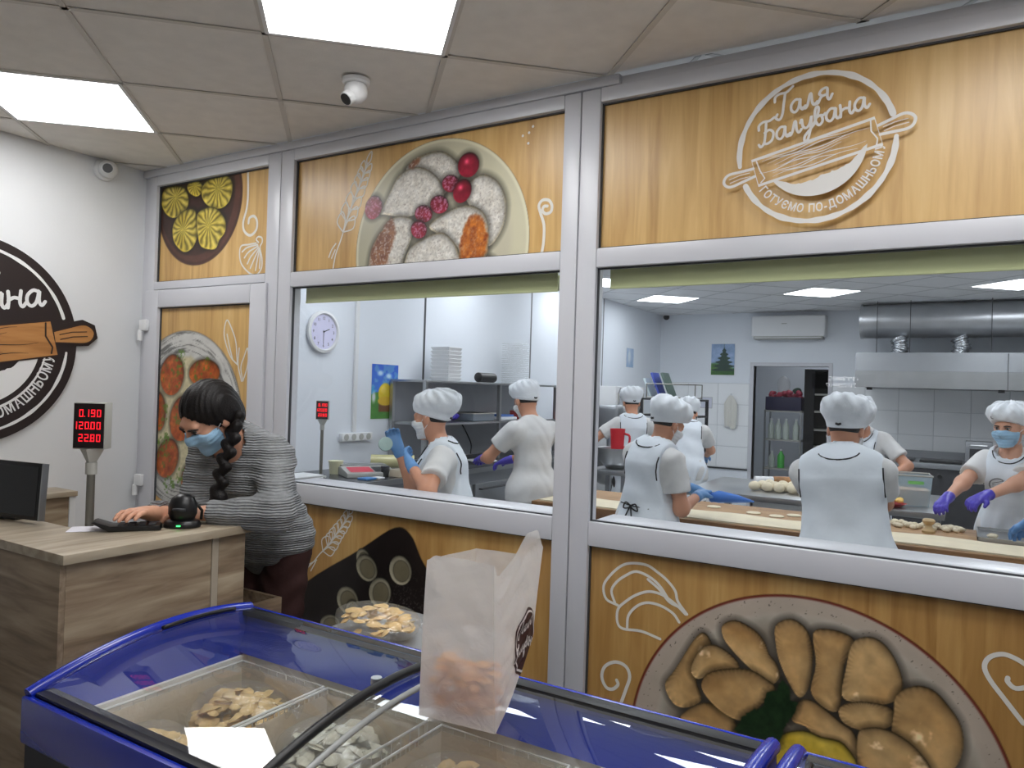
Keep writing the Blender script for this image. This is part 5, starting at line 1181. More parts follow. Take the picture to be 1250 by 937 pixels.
class Figure:
    """built in the local frame of its root (facing +Y, right hand at +X); all hand targets are local"""
    def __init__(s, name, label, loc, yaw, height=1.62, lean=0.0, side=0.0, twist=0.0, head_fwd=(0, 1, 0), head_roll=0.0,
                 rhand=None, lhand=None, rel=None, lel=None, rpalm=None, lpalm=None, group=None, build_k=1.0, curl=0.7, pelvis=(0, 0), legs=None, sk=None):
        s.root = thing(name, label, 'person', (loc[0], loc[1], 0), yaw, group); s.h = height/1.62; H = s.h; s.k = build_k
        s.P = np.array([pelvis[0], pelvis[1], 0.90*H]); cl, sl = math.cos(lean), math.sin(lean)
        up = unit((side, sl, cl)); ct, st = math.cos(twist), math.sin(twist)
        r = np.array([ct, st, 0]); fw = np.cross(up, r); fw /= np.linalg.norm(fw); r = np.cross(fw, up)
        s.up, s.r, s.f = up, r, fw
        s.waist = s.P+unit(up*0.6+np.array([0, 0, 0.4]))*0.17*H; s.chest = s.waist+up*0.20*H; s.neck = s.chest+up*0.115*H
        sk = (sk or min(build_k, 1.06))*0.152*H
        s.sh = {1: s.neck-up*0.062*H+r*sk-fw*0.008, -1: s.neck-up*0.062*H-r*sk-fw*0.008}
        hr, hf, hu = frame(head_fwd)
        if head_roll: c_, q_ = math.cos(head_roll), math.sin(head_roll); hr, hu = hr*c_+hu*q_, hu*c_-hr*q_
        s.F = np.array([hr, hf, hu]); s.head = s.neck+unit(up*0.75+hu*0.25)*0.060*H+hu*0.095*H+hf*0.035*H
        s.elb = {}; s.wr = {}; s.handdir = {}; s.palm = {}
        for q, tg, hint, pl in ((1, rhand, rel, rpalm), (-1, lhand, lel, lpalm)):
            tg = s.sh[q]+np.array([q*0.08, 0.06, -0.50*H]) if tg is None else _v(tg)
            hint = (q*0.6, -0.7, -0.3) if hint is None else hint
            s.elb[q], s.wr[q] = ik(s.sh[q], tg, 0.275*H, 0.235*H, hint)
            s.handdir[q] = unit(s.wr[q]-s.elb[q]); s.palm[q] = _v(pl) if pl is not None else np.array([0, 0, -1.0])
        s.hip = {q: s.P+s.r*0.085*H*q-np.array([0, 0, 0.03]) for q in (1, -1)}
        s.foot = {}
        for q in (1, -1):
            dx, dy = (legs or {}).get(q, (0.10*q, 0.0)); s.foot[q] = np.array([dx, dy, 0.075])
        s.knee = {q: (s.hip[q]+s.foot[q])/2+np.array([0, 0.02, 0.0]) for q in (1, -1)}
        s.curl = curl
    def hl(s, x, y, z): return s.head+(s.F.T@np.array([x, y, z]))*s.h
    def finger_chain(s, S, q, infl=0.0, op_k=0.004):
        H = s.h; d = s.handdir[q]; n = s.palm[q]-d*(s.palm[q]@d); n = n/np.linalg.norm(n); side = np.cross(d, n)*(-q); w = s.wr[q]
        # side points to the thumb; palm faces n
        kn = w+d*0.075*H; S.cone(w-d*0.01, w+d*0.035*H, 0.024*H+infl, 0.030*H+infl, 0.02, n, 0.62)
        S.cone(w+d*0.02*H+side*0.012, kn+side*0.026*H, 0.016*H+infl, 0.012*H+infl, 0.015); S.cone(w+d*0.02*H-side*0.012, kn-side*0.026*H, 0.016*H+infl, 0.011*H+infl, 0.015)
        S.cone(w+d*0.03*H, kn, 0.018*H+infl, 0.013*H+infl, 0.015)
        for i, (off, L_) in enumerate(((0.030, 0.066), (0.010, 0.074), (-0.010, 0.069), (-0.029, 0.054))):
            p = kn+side*off*H; a = s.curl*0.35
            for j, seg in enumerate((0.45, 0.32, 0.25)):
                dd = d*math.cos(a)+n*math.sin(a)+side*(off*3.5 if j == 0 else 0); dd = dd/np.linalg.norm(dd); e = p+dd*L_*seg*H
                S.cone(p, e, (0.0088-0.0008*j)*H+infl, (0.0082-0.0009*j)*H+infl, op_k); p = e; a += s.curl*(0.75 if j == 0 else 0.6)
        p = w+d*0.022*H+side*0.022*H; dd = unit(d*0.62+side*0.72+n*0.35); e = p+dd*0.036*H; S.cone(p, e, 0.014*H+infl, 0.011*H+infl, 0.012)
        dd2 = unit(d*0.9+side*0.25+n*0.45); S.cone(e, e+dd2*0.030*H, 0.0105*H+infl, 0.008*H+infl, 0.006)
    def torso(s, S, g=0.0, k=0.06, bust=1.0):
        H = s.h; K = s.k
        S.cone(s.P+s.r*0.055*H, s.P-s.r*0.055*H, 0.115*H*K+g, 0.115*H*K+g, k, s.f, 0.92)
        S.cone(s.P, s.waist, 0.125*H*K+g, 0.112*H*K+g, k, s.f, 0.84)
        S.cone(s.waist, s.chest, 0.112*H*K+g, 0.132*H*K+g, k, s.f, 0.80)
        S.cone(s.sh[1]-s.r*0.045-s.up*0.01, s.sh[-1]+s.r*0.045-s.up*0.01, 0.058*H+g, 0.058*H+g, k, s.f, 0.85)
        S.cone(s.chest+s.up*0.02, s.neck-s.up*0.02, 0.12*H*K+g, 0.062*H+g, k, s.f, 0.75)
        for q in (1, -1): S.ell(s.chest+s.r*0.066*q*H+s.f*0.078*H-s.up*0.02*H, (0.062*H*bust+g, 0.055*H*bust+g, 0.062*H*bust+g), 0.04, (s.r, s.f, s.up))
    def arm(s, S, q, g=0.0, t1=1.0, upper=True, k=0.035, cuff=0.0):
        H = s.h; sh, el, w = s.sh[q], s.elb[q], s.wr[q]
        if upper: S.cone(sh, el if t1 >= 1 else sh+(el-sh)*t1, 0.047*H+g, (0.047-0.007*min(1, t1))*H+g+cuff, k)
        if t1 > 1: S.cone(el, el+(w-el)*(t1-1), 0.039*H+g, (0.038-0.012*(t1-1))*H+g+cuff, k)
    def headprims(s, S, g=0.0):
        H = s.h; F = s.F; E = lambda c, r, k, op='u': S.ell(s.hl(*c), tuple((x*H+g) for x in r), k, F, op)
        E((0, -.012, .03), (.074, .092, .082), .03); E((0, .020, -.035), (.058, .070, .070), .03)
        S.cone(s.hl(0, .062, -.085), s.hl(0, .070, -.090), .020*H+g, .018*H+g, .03)
        for q in (1, -1): E((q*.036, .060, -.025), (.026, .024, .026), .02)
        S.cone(s.hl(-.03, .078, .030), s.hl(.03, .078, .030), .013*H+g, .013*H+g, .02)
    def body(s, hands=(1, -1), step=0.013, face=True, fine_head=0.005, fine_hand=0.005, m='skin'):
        S = SDF(); H = s.h
        s.torso(S, 0.0)
        S.cone(s.neck-s.up*0.03, s.hl(0, -.022, -.045), 0.052*H, 0.046*H, 0.03); S.cone(s.neck-s.up*0.02+s.f*.0, s.head, 0.042*H, 0.042*H, 0.02)
        s.headprims(S)
        if face:
            S.cone(s.hl(0, .086, .022), s.hl(0, .104, -.014), .009*H, .0125*H, .010); 
            for q in (1, -1):
                S.cone(s.hl(0, .098, -.016), s.hl(q*.012, .092, -.018), .008*H, .008*H, .006)
                S.ell(s.hl(q*.030, .094, .014), (.016*H, .013*H, .011*H), .010, s.F, 's')
                S.ell(s.hl(q*.077, -.004, -.002), (.010*H, .020*H, .030*H), .006, s.F)
            S.cone(s.hl(-.018, .083, -.048), s.hl(.018, .083, -.048), .0075*H, .0075*H, .006); S.cone(s.hl(-.014, .083, -.058), s.hl(.014, .083, -.058), .008*H, .008*H, .006)
            for q in (1, -1): S.ell(s.hl(q*.030, .080, .014), (.0125*H, .0115*H, .0095*H), .004, s.F)
        fine = [(s.head, 0.125*H, fine_head)]
        for q in (1, -1):
            s.arm(S, q, 0.0, 2.0); s.finger_chain(S, q)
            if q in hands: fine.append((s.wr[q]+s.handdir[q]*0.08, 0.10, fine_hand))
            S.cone(s.hip[q], s.knee[q], 0.092*H*s.k, 0.060*H, 0.05); S.cone(s.knee[q], s.foot[q], 0.060*H, 0.036*H, 0.03)
            S.cone(s.foot[q]-np.array([0, .03, .04]), s.foot[q]+np.array([0, .13, -.05]), 0.036, 0.025, 0.03)
        return S.build('body', M_[m], s.root, step, fine)
    def eyes(s, lid_=False):
        H = s.h
        for q in (1, -1):
            c = s.hl(q*.030, .0815, .014)
            MB().ellipsoid(c, (.0115*H, .0115*H, .0085*H), 14, 10).build('eye', M_['eye'], s.root, smooth=True)
            MB().ellipsoid(s.hl(q*.030, .0872, .0130), (.0074*H, .0078*H, .0072*H), 12, 8).build('iris', M_['iris'], s.root, smooth=True)
            MB().tube([s.hl(q*a, y_, z_) for a, y_, z_ in ((.013, .0965, .0275), (.026, .096, .0305), (.040, .088, .029), (.048, .078, .024))], [.0030*H, .0042*H, .0036*H, .0015*H], 8).build('eyebrow', M_['brow'], s.root, smooth=True)
            MB().tube([s.hl(q*a, y_, z_) for a, y_, z_ in ((.018, .0925, .018), (.030, .0950, .0225), (.042, .0860, .018))], .0018*H, 6).build('eyelash_line', M_['brow'], s.root, smooth=True)
    def mask(s, m='mask', straps=True):
        S = SDF(); H = s.h; s.headprims(S, 0.007)
        S.cone(s.hl(0, .088, .012), s.hl(0, .104, -.016), .013*H, .019*H, .03)
        a = s.head.copy(); F = s.F
        loc = lambda p: (p-a)@F.T/H
        S.cut = [lambda p: (loc(p)[..., 2]-(.004-0.30*np.clip(np.abs(loc(p)[..., 0])-.02, 0, 1)))*H, lambda p: (-.104-loc(p)[..., 2])*H, lambda p: (.022-loc(p)[..., 1]+.15*np.abs(loc(p)[..., 2]+.045))*H]
        for z in (-.02, -.04, -.06): pass
        S.disp = lambda p: 0.0012*np.sin(loc(p)[..., 2]*330)
        S.build('face_mask', M_[m], s.root, 0.006, [(s.head, 0.12, 0.0045)])
        if straps:
            for q in (1, -1):
                for z0, z1 in ((-.018, .018), (-.085, -.03)):
                    MB().tube([s.hl(q*x, y, z) for x, y, z in ((.066, .036, z0), (.080, .018, (z0+z1)/2), (.086, -.012, z1))], .0016*H, 6).build('mask_loop', M_['maskw'], s.root, smooth=True)
    def cap(s, tilt=0.0, size=1.0, back=0.0, seed=0):
        S = SDF(); H = s.h; F = s.F; a = s.head.copy(); loc = lambda p: (p-a)@F.T/H; rs = np.random.RandomState(seed).rand(8)*6.28
        S.ell(s.hl(0, -.012, .045), (.084*H, .104*H, .078*H), .02, F)
        S.ell(s.hl(.014*tilt, -.026-back, .097), (.115*H*size, .127*H*size, .066*H*size), .04, F)
        S.ell(s.hl(.03*tilt, -.075-back, .070), (.088*H*size, .078*H*size, .062*H*size), .03, F)
        S.ell(s.hl(0, -.028, .012), (.080*H, .094*H, .075*H), .015, F)
        S.cut = [lambda p: ((.022+.42*np.clip(loc(p)[..., 1], -0.13, 1)) - loc(p)[..., 2])*H]
        def disp(p):
            q = loc(p); an = np.arctan2(q[..., 0], q[..., 1]+.03); w_ = np.clip((q[..., 2]-.055)*14, 0, 1)
            return w_*(0.0055*np.sin(an*9+rs[0]+q[..., 2]*30)+0.0045*np.sin(an*14+rs[1]-q[..., 2]*55)+0.003*np.sin(q[..., 0]*80+rs[2])*np.sin(q[..., 1]*70+rs[3]))
        S.disp = disp
        c = S.build('chef_cap', M_['cotton'], s.root, 0.006)
        # seam where the gathered crown meets the band
        pts = []
        for i in range(28):
            t_ = 2*PI*i/28; pts.append(s.hl(.0865*math.sin(t_), -.012+.1065*math.cos(t_), .040+.42*max(-0.1, (-.012+.1065*math.cos(t_)))*0.9))
        MB().tube(pts, .0035*H, 6, closed=True).build('cap_band_seam', M_['cotton'], s.root, smooth=True)
        MB().tube([s.hl(-.012, -.120, -.004), s.hl(0, -.124, -.010), s.hl(.012, -.120, -.004)], .006*H, 6).build('cap_tie', M_['piping'], s.root, smooth=True)
        # dark hair showing at the nape
        T = SDF(); T.ell(s.hl(0, -.018, .012), (.0735*H, .0885*H, .058*H), .01, F); T.cut = [lambda p: (loc(p)[..., 1]-.005+.0*p[..., 0])*H, lambda p: (-.040-loc(p)[..., 2])*H]
        T.build('hair', M_['hair'], s.root, 0.007)
    def shoes(s):
        for q in (1, -1):
            S = SDF(); f = s.foot[q]; S.cone(f-np.array([0, .035, .035]), f+np.array([0, .14, -.045]), .045, .034, .03); S.cone(f, f-np.array([0, .01, .03]), .045, .045, .02)
            S.cut = [lambda p: -p[..., 2]+0.004]; S.build('shoe', M_['shoe'], s.root, 0.012)
    def trousers(s, m='trouser', wide=0.0):
        S = SDF(); H = s.h
        S.cone(s.P+s.r*0.05*H, s.P-s.r*0.05*H, 0.126*H*s.k, 0.126*H*s.k, 0.05, s.f, 0.92)
        S.cone(s.P, s.P+s.up*0.07, 0.130*H*s.k, 0.122*H*s.k, 0.05, s.f, 0.88)
        for q in (1, -1): S.cone(s.hip[q], s.knee[q], 0.100*H*s.k+wide, 0.074*H+wide, 0.04); S.cone(s.knee[q], s.foot[q]+np.array([0, 0, .03]), 0.074*H+wide, 0.056*H+wide, 0.03)
        S.disp = lambda p: 0.004*np.sin(p[..., 2]*60+np.sin(p[..., 0]*40)*2)
        return S.build('trousers', M_[m], s.root, 0.014)
    def tshirt(s, t1=0.62, g=0.012, m='tee'):
        S = SDF(); s.torso(S, g, 0.05)
        for q in (1, -1): s.arm(S, q, g+0.004, t1, k=0.045, cuff=0.010)
        hem = s.P[2]-0.07; [S.cone(s.P+s.r*q*0.05*s.h, s.P+s.r*q*0.055*s.h-np.array([0, 0, 0.09]), 0.142*s.h*s.k, 0.150*s.h*s.k, 0.05, s.f, 0.98) for q in (1, -1)]
        tips = [(s.sh[q]+(s.elb[q]-s.sh[q])*(t1+0.02), unit(s.elb[q]-s.sh[q]), s.sh[q]) for q in (1, -1)]
        def c2(p):
            f = np.full(p.shape[:-1], -9.0)
            for tp, d, sh in tips:
                near = np.linalg.norm(p-tp, axis=-1) < 0.13; f = np.where(near, np.maximum(f, (p-tp)@d), f)
            return f
        nk = s.neck+s.f*0.035*s.h+s.up*0.01
        S.cut = [lambda p: hem-p[..., 2], c2, lambda p: 0.062*s.h-np.linalg.norm(p-nk, axis=-1)]
        S.disp = lambda p: 0.0035*np.sin((p@s.up)*46+3*np.sin((p@s.r)*22))*np.sin((p@s.r)*30+1)
        return S.build('tshirt', M_[m], s.root, 0.009)
    def tabard(s, width=0.125, hem=0.42, g=0.026, skirt=0.20, back=True, front=True, tie=False, flare=1.0, name='apron'):
        """sleeveless white over-apron with black piping along the arm holes and neck"""
        S = SDF(); H = s.h; s.torso(S, g, 0.06)
        bot = np.array([s.P[0], s.P[1], hem*H]); S.cone(s.P, bot, (0.150)*H*s.k, skirt*H*flare, 0.06, s.f*np.array([1, 1, 0])+1e-6, 0.92)
        rr, P0 = s.r, s.neck; W = width*H
        nk = s.neck+s.f*0.02*H+s.up*0.02*H
        sideline = lambda p: np.abs((p-P0)@rr)-(W+0.30*np.clip(-((p-P0)@s.up)-0.19*H, 0, 0.3))
        S.cut = [lambda p: hem*H-p[..., 2], lambda p: np.where((p-P0)@s.up > -0.30*H, sideline(p), -1), lambda p: 0.088*H-np.linalg.norm(p-nk, axis=-1)]
        if not back: S.cut.append(lambda p: -((p-s.P)@s.f)-0.01)
        rs = 1.7
        S.disp = lambda p: 0.007*np.clip((s.waist[2]-p[..., 2])*5, 0, 1)*np.sin(np.arctan2((p-s.P)@s.r, (p-s.P)@s.f)*11+rs)+0.0022*np.sin((p@s.up)*38+2*np.sin((p@s.r)*17))
        o = S.build(name, M_['apron'], s.root, 0.0085)
        s.tab = S
        def onsurf(u, z, sg):
            # point at side offset u and height z (torso frame, below the neck) on the front (sg=1) or back (sg=-1)
            base = s.neck+s.r*u+s.up*z; ts = np.linspace(0.32, -0.1, 90)[:, None]; pts = base+s.f*sg*ts; f = S.at(pts+0)
            k_ = np.argmax(f < 0.001); return pts[k_] if (f < 0.001).any() else None
        for sg in ((1, -1) if (front and back) else ((1,) if front else (-1,))):
            for q in (1, -1):
                pl = []
                for i in range(16):
                    z = -0.045-0.255*i/15; u = W*0.985+0.30*max(0, -z-0.19*H); p = onsurf(q*u, z*H, sg)
                    if p is not None and (not pl or np.linalg.norm(p-pl[-1]) < 0.08): pl.append(p+s.f*sg*0.001)
                if len(pl) > 3: MB().tube(catmull(pl, 3), 0.0036, 6).build('piping', M_['piping'], s.root, smooth=True)
            pl = []
            for i in range(15):
                a = PI*(0.06+0.88*i/14); R_ = 0.092*H; p = onsurf(-R_*math.cos(a), 0.034*H-R_*(0.85 if sg == 1 else 0.40)*math.sin(a), sg)
                if p is not None and (not pl or np.linalg.norm(p-pl[-1]) < 0.07): pl.append(p+s.f*sg*0.001)
            if len(pl) > 3: MB().tube(catmull(pl, 3), 0.0034, 6).build('neck_piping', M_['piping'], s.root, smooth=True)
        if tie:
            zt = -0.35*H
            pts = [onsurf(u, zt, -1) for u in (-.10, -.05, 0, .05, .10)]; pts = [p for p in pts if p is not None]
            if len(pts) > 2:
                c = onsurf(0.0, zt, -1)-s.f*0.008; dn = np.array([0, 0, -1.0])
                mb = MB(); mb.tube(catmull([p-s.f*0.002 for p in pts], 4), 0.0035, 6)
                mb.tube(catmull([c, c+s.r*.035-dn*.012, c+s.r*.05+dn*.02, c+s.r*.015+dn*.015, c], 5), .004, 6); mb.tube(catmull([c, c-s.r*.035-dn*.012, c-s.r*.05+dn*.02, c-s.r*.015+dn*.015, c], 5), .004, 6)
                mb.tube(catmull([c, c+s.r*.02+dn*.08-s.f*.01, c+s.r*.03+dn*.17-s.f*.012], 5), .004, 6); mb.tube(catmull([c, c-s.r*.03+dn*.07-s.f*.01, c-s.r*.05+dn*.14-s.f*.012], 5), .004, 6)
                mb.build('apron_tie', M_['piping'], s.root, smooth=True)
        return o
    def gloves(s, m='glove', which=(1, -1), cuff=0.022):
        for q in which:
            S = SDF(); s.finger_chain(S, q, 0.0022); w = s.wr[q]; d = s.handdir[q]; S.cone(w-d*cuff, w, .034*s.h, .029*s.h, .02)
            S.build('glove', M_[m], s.root, 0.006)
def tolocal(loc, yaw):
    c, s_ = math.cos(yaw), math.sin(yaw)
    return lambda x, y, z=0.0: np.array([(x-loc[0])*c+(y-loc[1])*s_, -(x-loc[0])*s_+(y-loc[1])*c, z])
def dirlocal(yaw):
    c, s_ = math.cos(yaw), math.sin(yaw)
    return lambda x, y, z=0.0: (x*c+y*s_, -x*s_+y*c, z)
def face(dx, dy): return math.atan2(-dx, dy)
FIG = {}
# --- cashier leaning on the counter
loc = (1.49, -0.34); yaw = PI+0.22; L = tolocal(loc, yaw); Dl = dirlocal(yaw)
f = Figure('person', 'woman in a grey knitted jumper and blue mask leaning on the shop counter', loc, yaw, 1.66, lean=0.72, side=-0.13, head_fwd=Dl(-0.05, -0.66, -0.60), head_roll=0.10,
           rhand=L(1.60, -0.93, 1.09), lhand=L(1.70, -0.80, 1.085), rel=(0.15, -1, -0.1), lel=(-1.0, -0.2, -0.15), rpalm=(0, 0, -1), lpalm=(0, 0, -1), curl=0.5, build_k=1.02, sk=0.93)
FIG['cashier'] = f
f.body(hands=(1, -1), fine_head=0.0042, fine_hand=0.0045, m='skin')
f.eyes(); f.mask('mask')
M_['knit'] = mat('grey_rib_knit', (138, 140, 142), 0.95, noise=0.18, nscale=50)
nt = M_['knit'].node_tree; wv = nt.nodes.new('ShaderNodeTexWave'); wv.inputs['Scale'].default_value = 34; wv.inputs['Distortion'].default_value = 2.5; wv.inputs['Detail'].default_value = 2; wv.bands_direction = 'Z'
tc = nt.nodes.new('ShaderNodeTexCoord'); nt.links.new(tc.outputs['Object'], wv.inputs['Vector']); bp = nt.nodes.new('ShaderNodeBump'); bp.inputs['Strength'].default_value = 0.8; bp.inputs['Distance'].default_value = 0.006
nt.links.new(wv.outputs['Fac'], bp.inputs['Height']); nt.links.new(bp.outputs['Normal'], nt.nodes['Principled BSDF'].inputs['Normal'])
S = SDF(); f.torso(S, 0.024, 0.07)
for q in (1, -1):
    H = f.h; sh, el, w = f.sh[q], f.elb[q], f.wr[q]
    S.cone(sh, el, 0.066, 0.062, 0.05); S.cone(el, el+(w-el)*0.92, 0.062, 0.044, 0.04)
S.cone(f.P, f.P-f.up*0.05+np.array([0, 0, -.03]), 0.136, 0.138, 0.05, f.f, 0.9)
nk = f.neck+f.f*0.03+f.up*0.015
S.cut = [lambda p: 0.078-np.linalg.norm(p-nk, axis=-1), lambda p: -((p-f.P)@unit(f.up+np.array([0, 0, .4])))-0.115]
for q in (1, -1):
    S.cut.append(lambda p, w=f.wr[q], d=f.handdir[q]: np.where(np.linalg.norm(p-w, axis=-1) < 0.14, (p-w)@d+0.012, -1))
S.disp = lambda p: 0.0045*np.sin((p@f.up)*34+4*np.sin((p@f.r)*13))*np.sin((p@f.r)*24+2)+0.003*np.sin(p[..., 2]*120)
S.build('jumper', M_['knit'], f.root, 0.0085)
M_['maroon'] = mat('dark_maroon_trousers', (58, 30, 28), 0.85, bump=0.2, bscale=30)
f.trousers('maroon'); f.shoes()
# long dark hair, centre parting, braid over her left shoulder
S = SDF(); H = f.h; F_ = f.F; a_ = f.head.copy(); hl = f.hl; lc = lambda p: (p-a_)@F_.T/H
S.ell(hl(0, -.022, .034), (.0865*H, .104*H, .0945*H), .02, F_)
S.ell(hl(0, -.075, -.030), (.066*H, .045*H, .070*H), .04, F_)
for q in (1, -1): S.ell(hl(q*.068, -.032, .005), (.018*H, .042*H, .055*H), .03, F_)
S.cone(hl(.0, -.03, .02), hl(.0, -.045, -.02), .06, .05, .03)
def facecut(p):
    q = lc(p); x, y, z = q[..., 0], q[..., 1], q[..., 2]
    e = 1-np.sqrt((x/.068)**2+((z+.022)/.088)**2); return np.where(y > -0.004, e*0.05, -1)
S.cut = [facecut]
S.disp = lambda p: 0.0016*np.sin(lc(p)[..., 0]*420+6*np.sin(lc(p)[..., 1]*22))+0.004*np.exp(-(lc(p)[..., 0]/.006)**2)*(lc(p)[..., 2] > .05)
S.build('hair', M_['hair'], f.root, 0.005)
# braid: alternating strands, hangs from behind the left ear over the chest
b0 = hl(-.072, -.050, -.030); b1 = b0+np.array([-0.012, 0.035, -0.075]); b2 = b1+np.array([0.010, 0.030, -0.10]); b3 = b2+np.array([0.012, 0.006, -0.11]); b4 = b3+np.array([0.0, -0.005, -0.09])
path = catmull([b0, b1, b2, b3, b4], 16); S = SDF(); n_ = len(path)
for i in range(0, n_-1, 4):
    p = np.array(path[i]); q_ = np.array(path[min(i+4, n_-1)]); d_ = unit(q_-p); sd = unit(np.cross(d_, f.f)); k = (i//4) % 2*2-1; wdt = 0.026*(1-0.2*i/n_)+0.010*max(0, i/n_-0.55)
    S.cone(p+sd*0.015*k, p+d_*0.034-sd*0.012*k, wdt*0.80, wdt*0.62, 0.004)
S.cone(b3, b4, 0.026, 0.034, 0.02); S.cone(b4, b4+np.array([0, 0, -.06]), 0.032, 0.010, 0.02)
S.build('braid', M_['hair'], f.root, 0.0045)

def cook(key, label, loc, yaw, cap=(0, 1.0, 0, 0), tab=None, tee=0.62, glove='glove', mask='maskw', eyes=False, m='skin', step=0.014, fh=0.006, **kw):
    L = tolocal(loc, yaw); Dl = dirlocal(yaw)
    for k in ('rhand', 'lhand'):
        if kw.get(k) is not None: kw[k] = L(*kw[k])
    if kw.get('head_fwd') is not None: kw['head_fwd'] = Dl(*kw['head_fwd'])
    for k in ('rel', 'lel', 'rpalm', 'lpalm'):
        if kw.get(k) is not None: kw[k] = Dl(*kw[k])
    f = Figure('person', label, loc, yaw, group=None, **kw); FIG[key] = f
    f.body(fine_head=fh, m=m, step=step)
    if eyes: f.eyes()
    f.mask(mask, straps=True); f.cap(*cap); f.tshirt(tee)
    if tab is not None: f.tabard(**tab)
    f.trousers(); f.shoes()
    if glove: f.gloves(glove)
    return f
# W1: profile, facing the left wall, holding a round mould in blue gloves
cook('w1', 'cook in white cap and apron holding a round mould behind the left window', (1.74, 0.63), face(-0.85, -0.5), (0.2, 1.06, 0.02, 1), dict(width=0.115, hem=0.45, skirt=0.19, name='apron'),
     height=1.47, lean=0.20, head_fwd=(-1, -0.22, -0.16), rhand=(1.42, 0.57, 1.215), lhand=(1.67, 0.37, 1.165), rel=(0.3, 0.2, -1), lel=(1, 0.0, -0.35), rpalm=(0.2, -0.4, 0.4), lpalm=(-0.1, 0.5, 0.4), m='skin2', mask='maskw', curl=0.8)
# W2: back view at the shelf unit
cook('w2', 'cook seen from behind in a white T-shirt at the wall counter', (1.44, 1.98), face(-0.93, 0.36), (-0.2, 0.92, -0.02, 2), None, 0.55, glove='glovev', height=1.56, lean=0.10,
     head_fwd=(-0.9, 0.4, -0.35), lhand=(1.02, 1.98, 1.05), rhand=(1.10, 2.2, 1.03), build_k=1.06, sk=1.18, lel=(0.2, -0.9, -0.5), rel=(0.4, 0.9, -0.5), m='skin2')
# W3: back view, far left by the mixer
cook('w3', 'cook in white apron seen from behind beside the mixer by the far wall', (1.30, 4.08), face(-0.5, 0.87), (0, 1.0, 0, 3), dict(width=0.13, hem=0.42, skirt=0.21), height=1.54, lean=0.04,
     head_fwd=(-0.6, 0.8, -0.3), lhand=(0.90, 4.10, 1.08), rhand=(1.36, 4.48, 1.05), m='skin2', step=0.02, fh=0.009)
# W4: nearer, three-quarter back, blue gloves over the wooden table
cook('w4', 'cook in a white apron with tied black strings at the wooden table end', (2.49, 1.38), face(0.35, 0.94), (0.9, 1.08, 0.0, 4), dict(width=0.125, hem=0.42, skirt=0.22, tie=True, g=0.03), height=1.475, lean=0.08, side=0.06,
     head_fwd=(0.55, 0.80, -0.45), rhand=(2.715, 1.56, 1.0), lhand=(2.64, 1.74, 1.01), rel=(0.1, -0.35, -1), lel=(-1, 0, -0.4), m='skin2', build_k=1.08)
# W5: behind W4
cook('w5', 'cook in dark trousers half hidden behind the cook with tied strings', (1.76, 4.3), face(-0.3, 1.0), (0, 1.0, 0, 5), dict(width=0.13, hem=0.62, skirt=0.19), height=1.52, lean=0.50,
     head_fwd=(-0.3, 0.9, -0.6), rhand=(1.77, 4.85, 0.95), lhand=(1.44, 4.8, 0.95), step=0.02, fh=0.009)
# W6: broad back, centre right
cook('w6', 'broad-backed cook in a black-piped white apron, middle of the right window', (3.515, 1.16), face(-0.04, 1.0), (0.5, 1.10, 0.015, 6), dict(width=0.188, hem=0.42, skirt=0.245, g=0.034), 0.60, height=1.50, lean=0.08, side=-0.09,
     head_fwd=(0.16, 0.95, -0.38), rhand=(3.60, 1.58, 0.96), lhand=(3.43, 1.56, 0.96), rel=(1.0, -0.5, -0.7), lel=(-1.0, -0.5, -0.7), build_k=1.22, sk=1.18, m='skin2')
# W7: behind W6 facing right
cook('w7', 'cook in a white T-shirt bending behind the broad-backed cook', (3.30, 4.20), face(-0.25, -0.9), (-0.5, 1.0, 0.01, 7), dict(width=0.12, hem=0.45, back=False), 0.66, height=1.53, lean=0.30,
     head_fwd=(-0.35, -0.8, -0.5), rhand=(3.15, 3.78, 1.0), lhand=(3.5, 3.8, 1.0), m='skin2', step=0.018, fh=0.008)
# W8: facing us on the right
w8 = cook('w8', 'young cook facing the shop in blue mask and violet gloves at the right edge', (4.20, 2.66), face(-0.30, -1.0), (0.3, 1.06, 0.0, 8), dict(width=0.12, hem=0.45), 0.62, glove='glovev', mask='mask', eyes=True, height=1.495, lean=0.12,
     head_fwd=(-0.42, -0.88, -0.12), rhand=(3.81, 2.13, 0.95), lhand=(3.86, 1.99, 0.945), rel=(-0.6, 0.3, -0.8), lel=(1.0, 0.3, 0.0), rpalm=(0.2, 0, -1), lpalm=(-0.2, 0, -1), m='skin', curl=0.9)
cook('w9', 'cook just outside the frame whose blue glove reaches in at the right edge', (4.66, 1.18), face(-0.4, 0.9), (0, 1.0, 0, 9), dict(width=0.13, hem=0.42), height=1.58, lean=0.1,
     head_fwd=(-0.3, 0.9, -0.3), lhand=(4.16, 1.52, 1.0), rhand=(4.8, 1.75, 0.98), lel=(-1, -0.3, -0.5), m='skin2', step=0.02, fh=0.009)

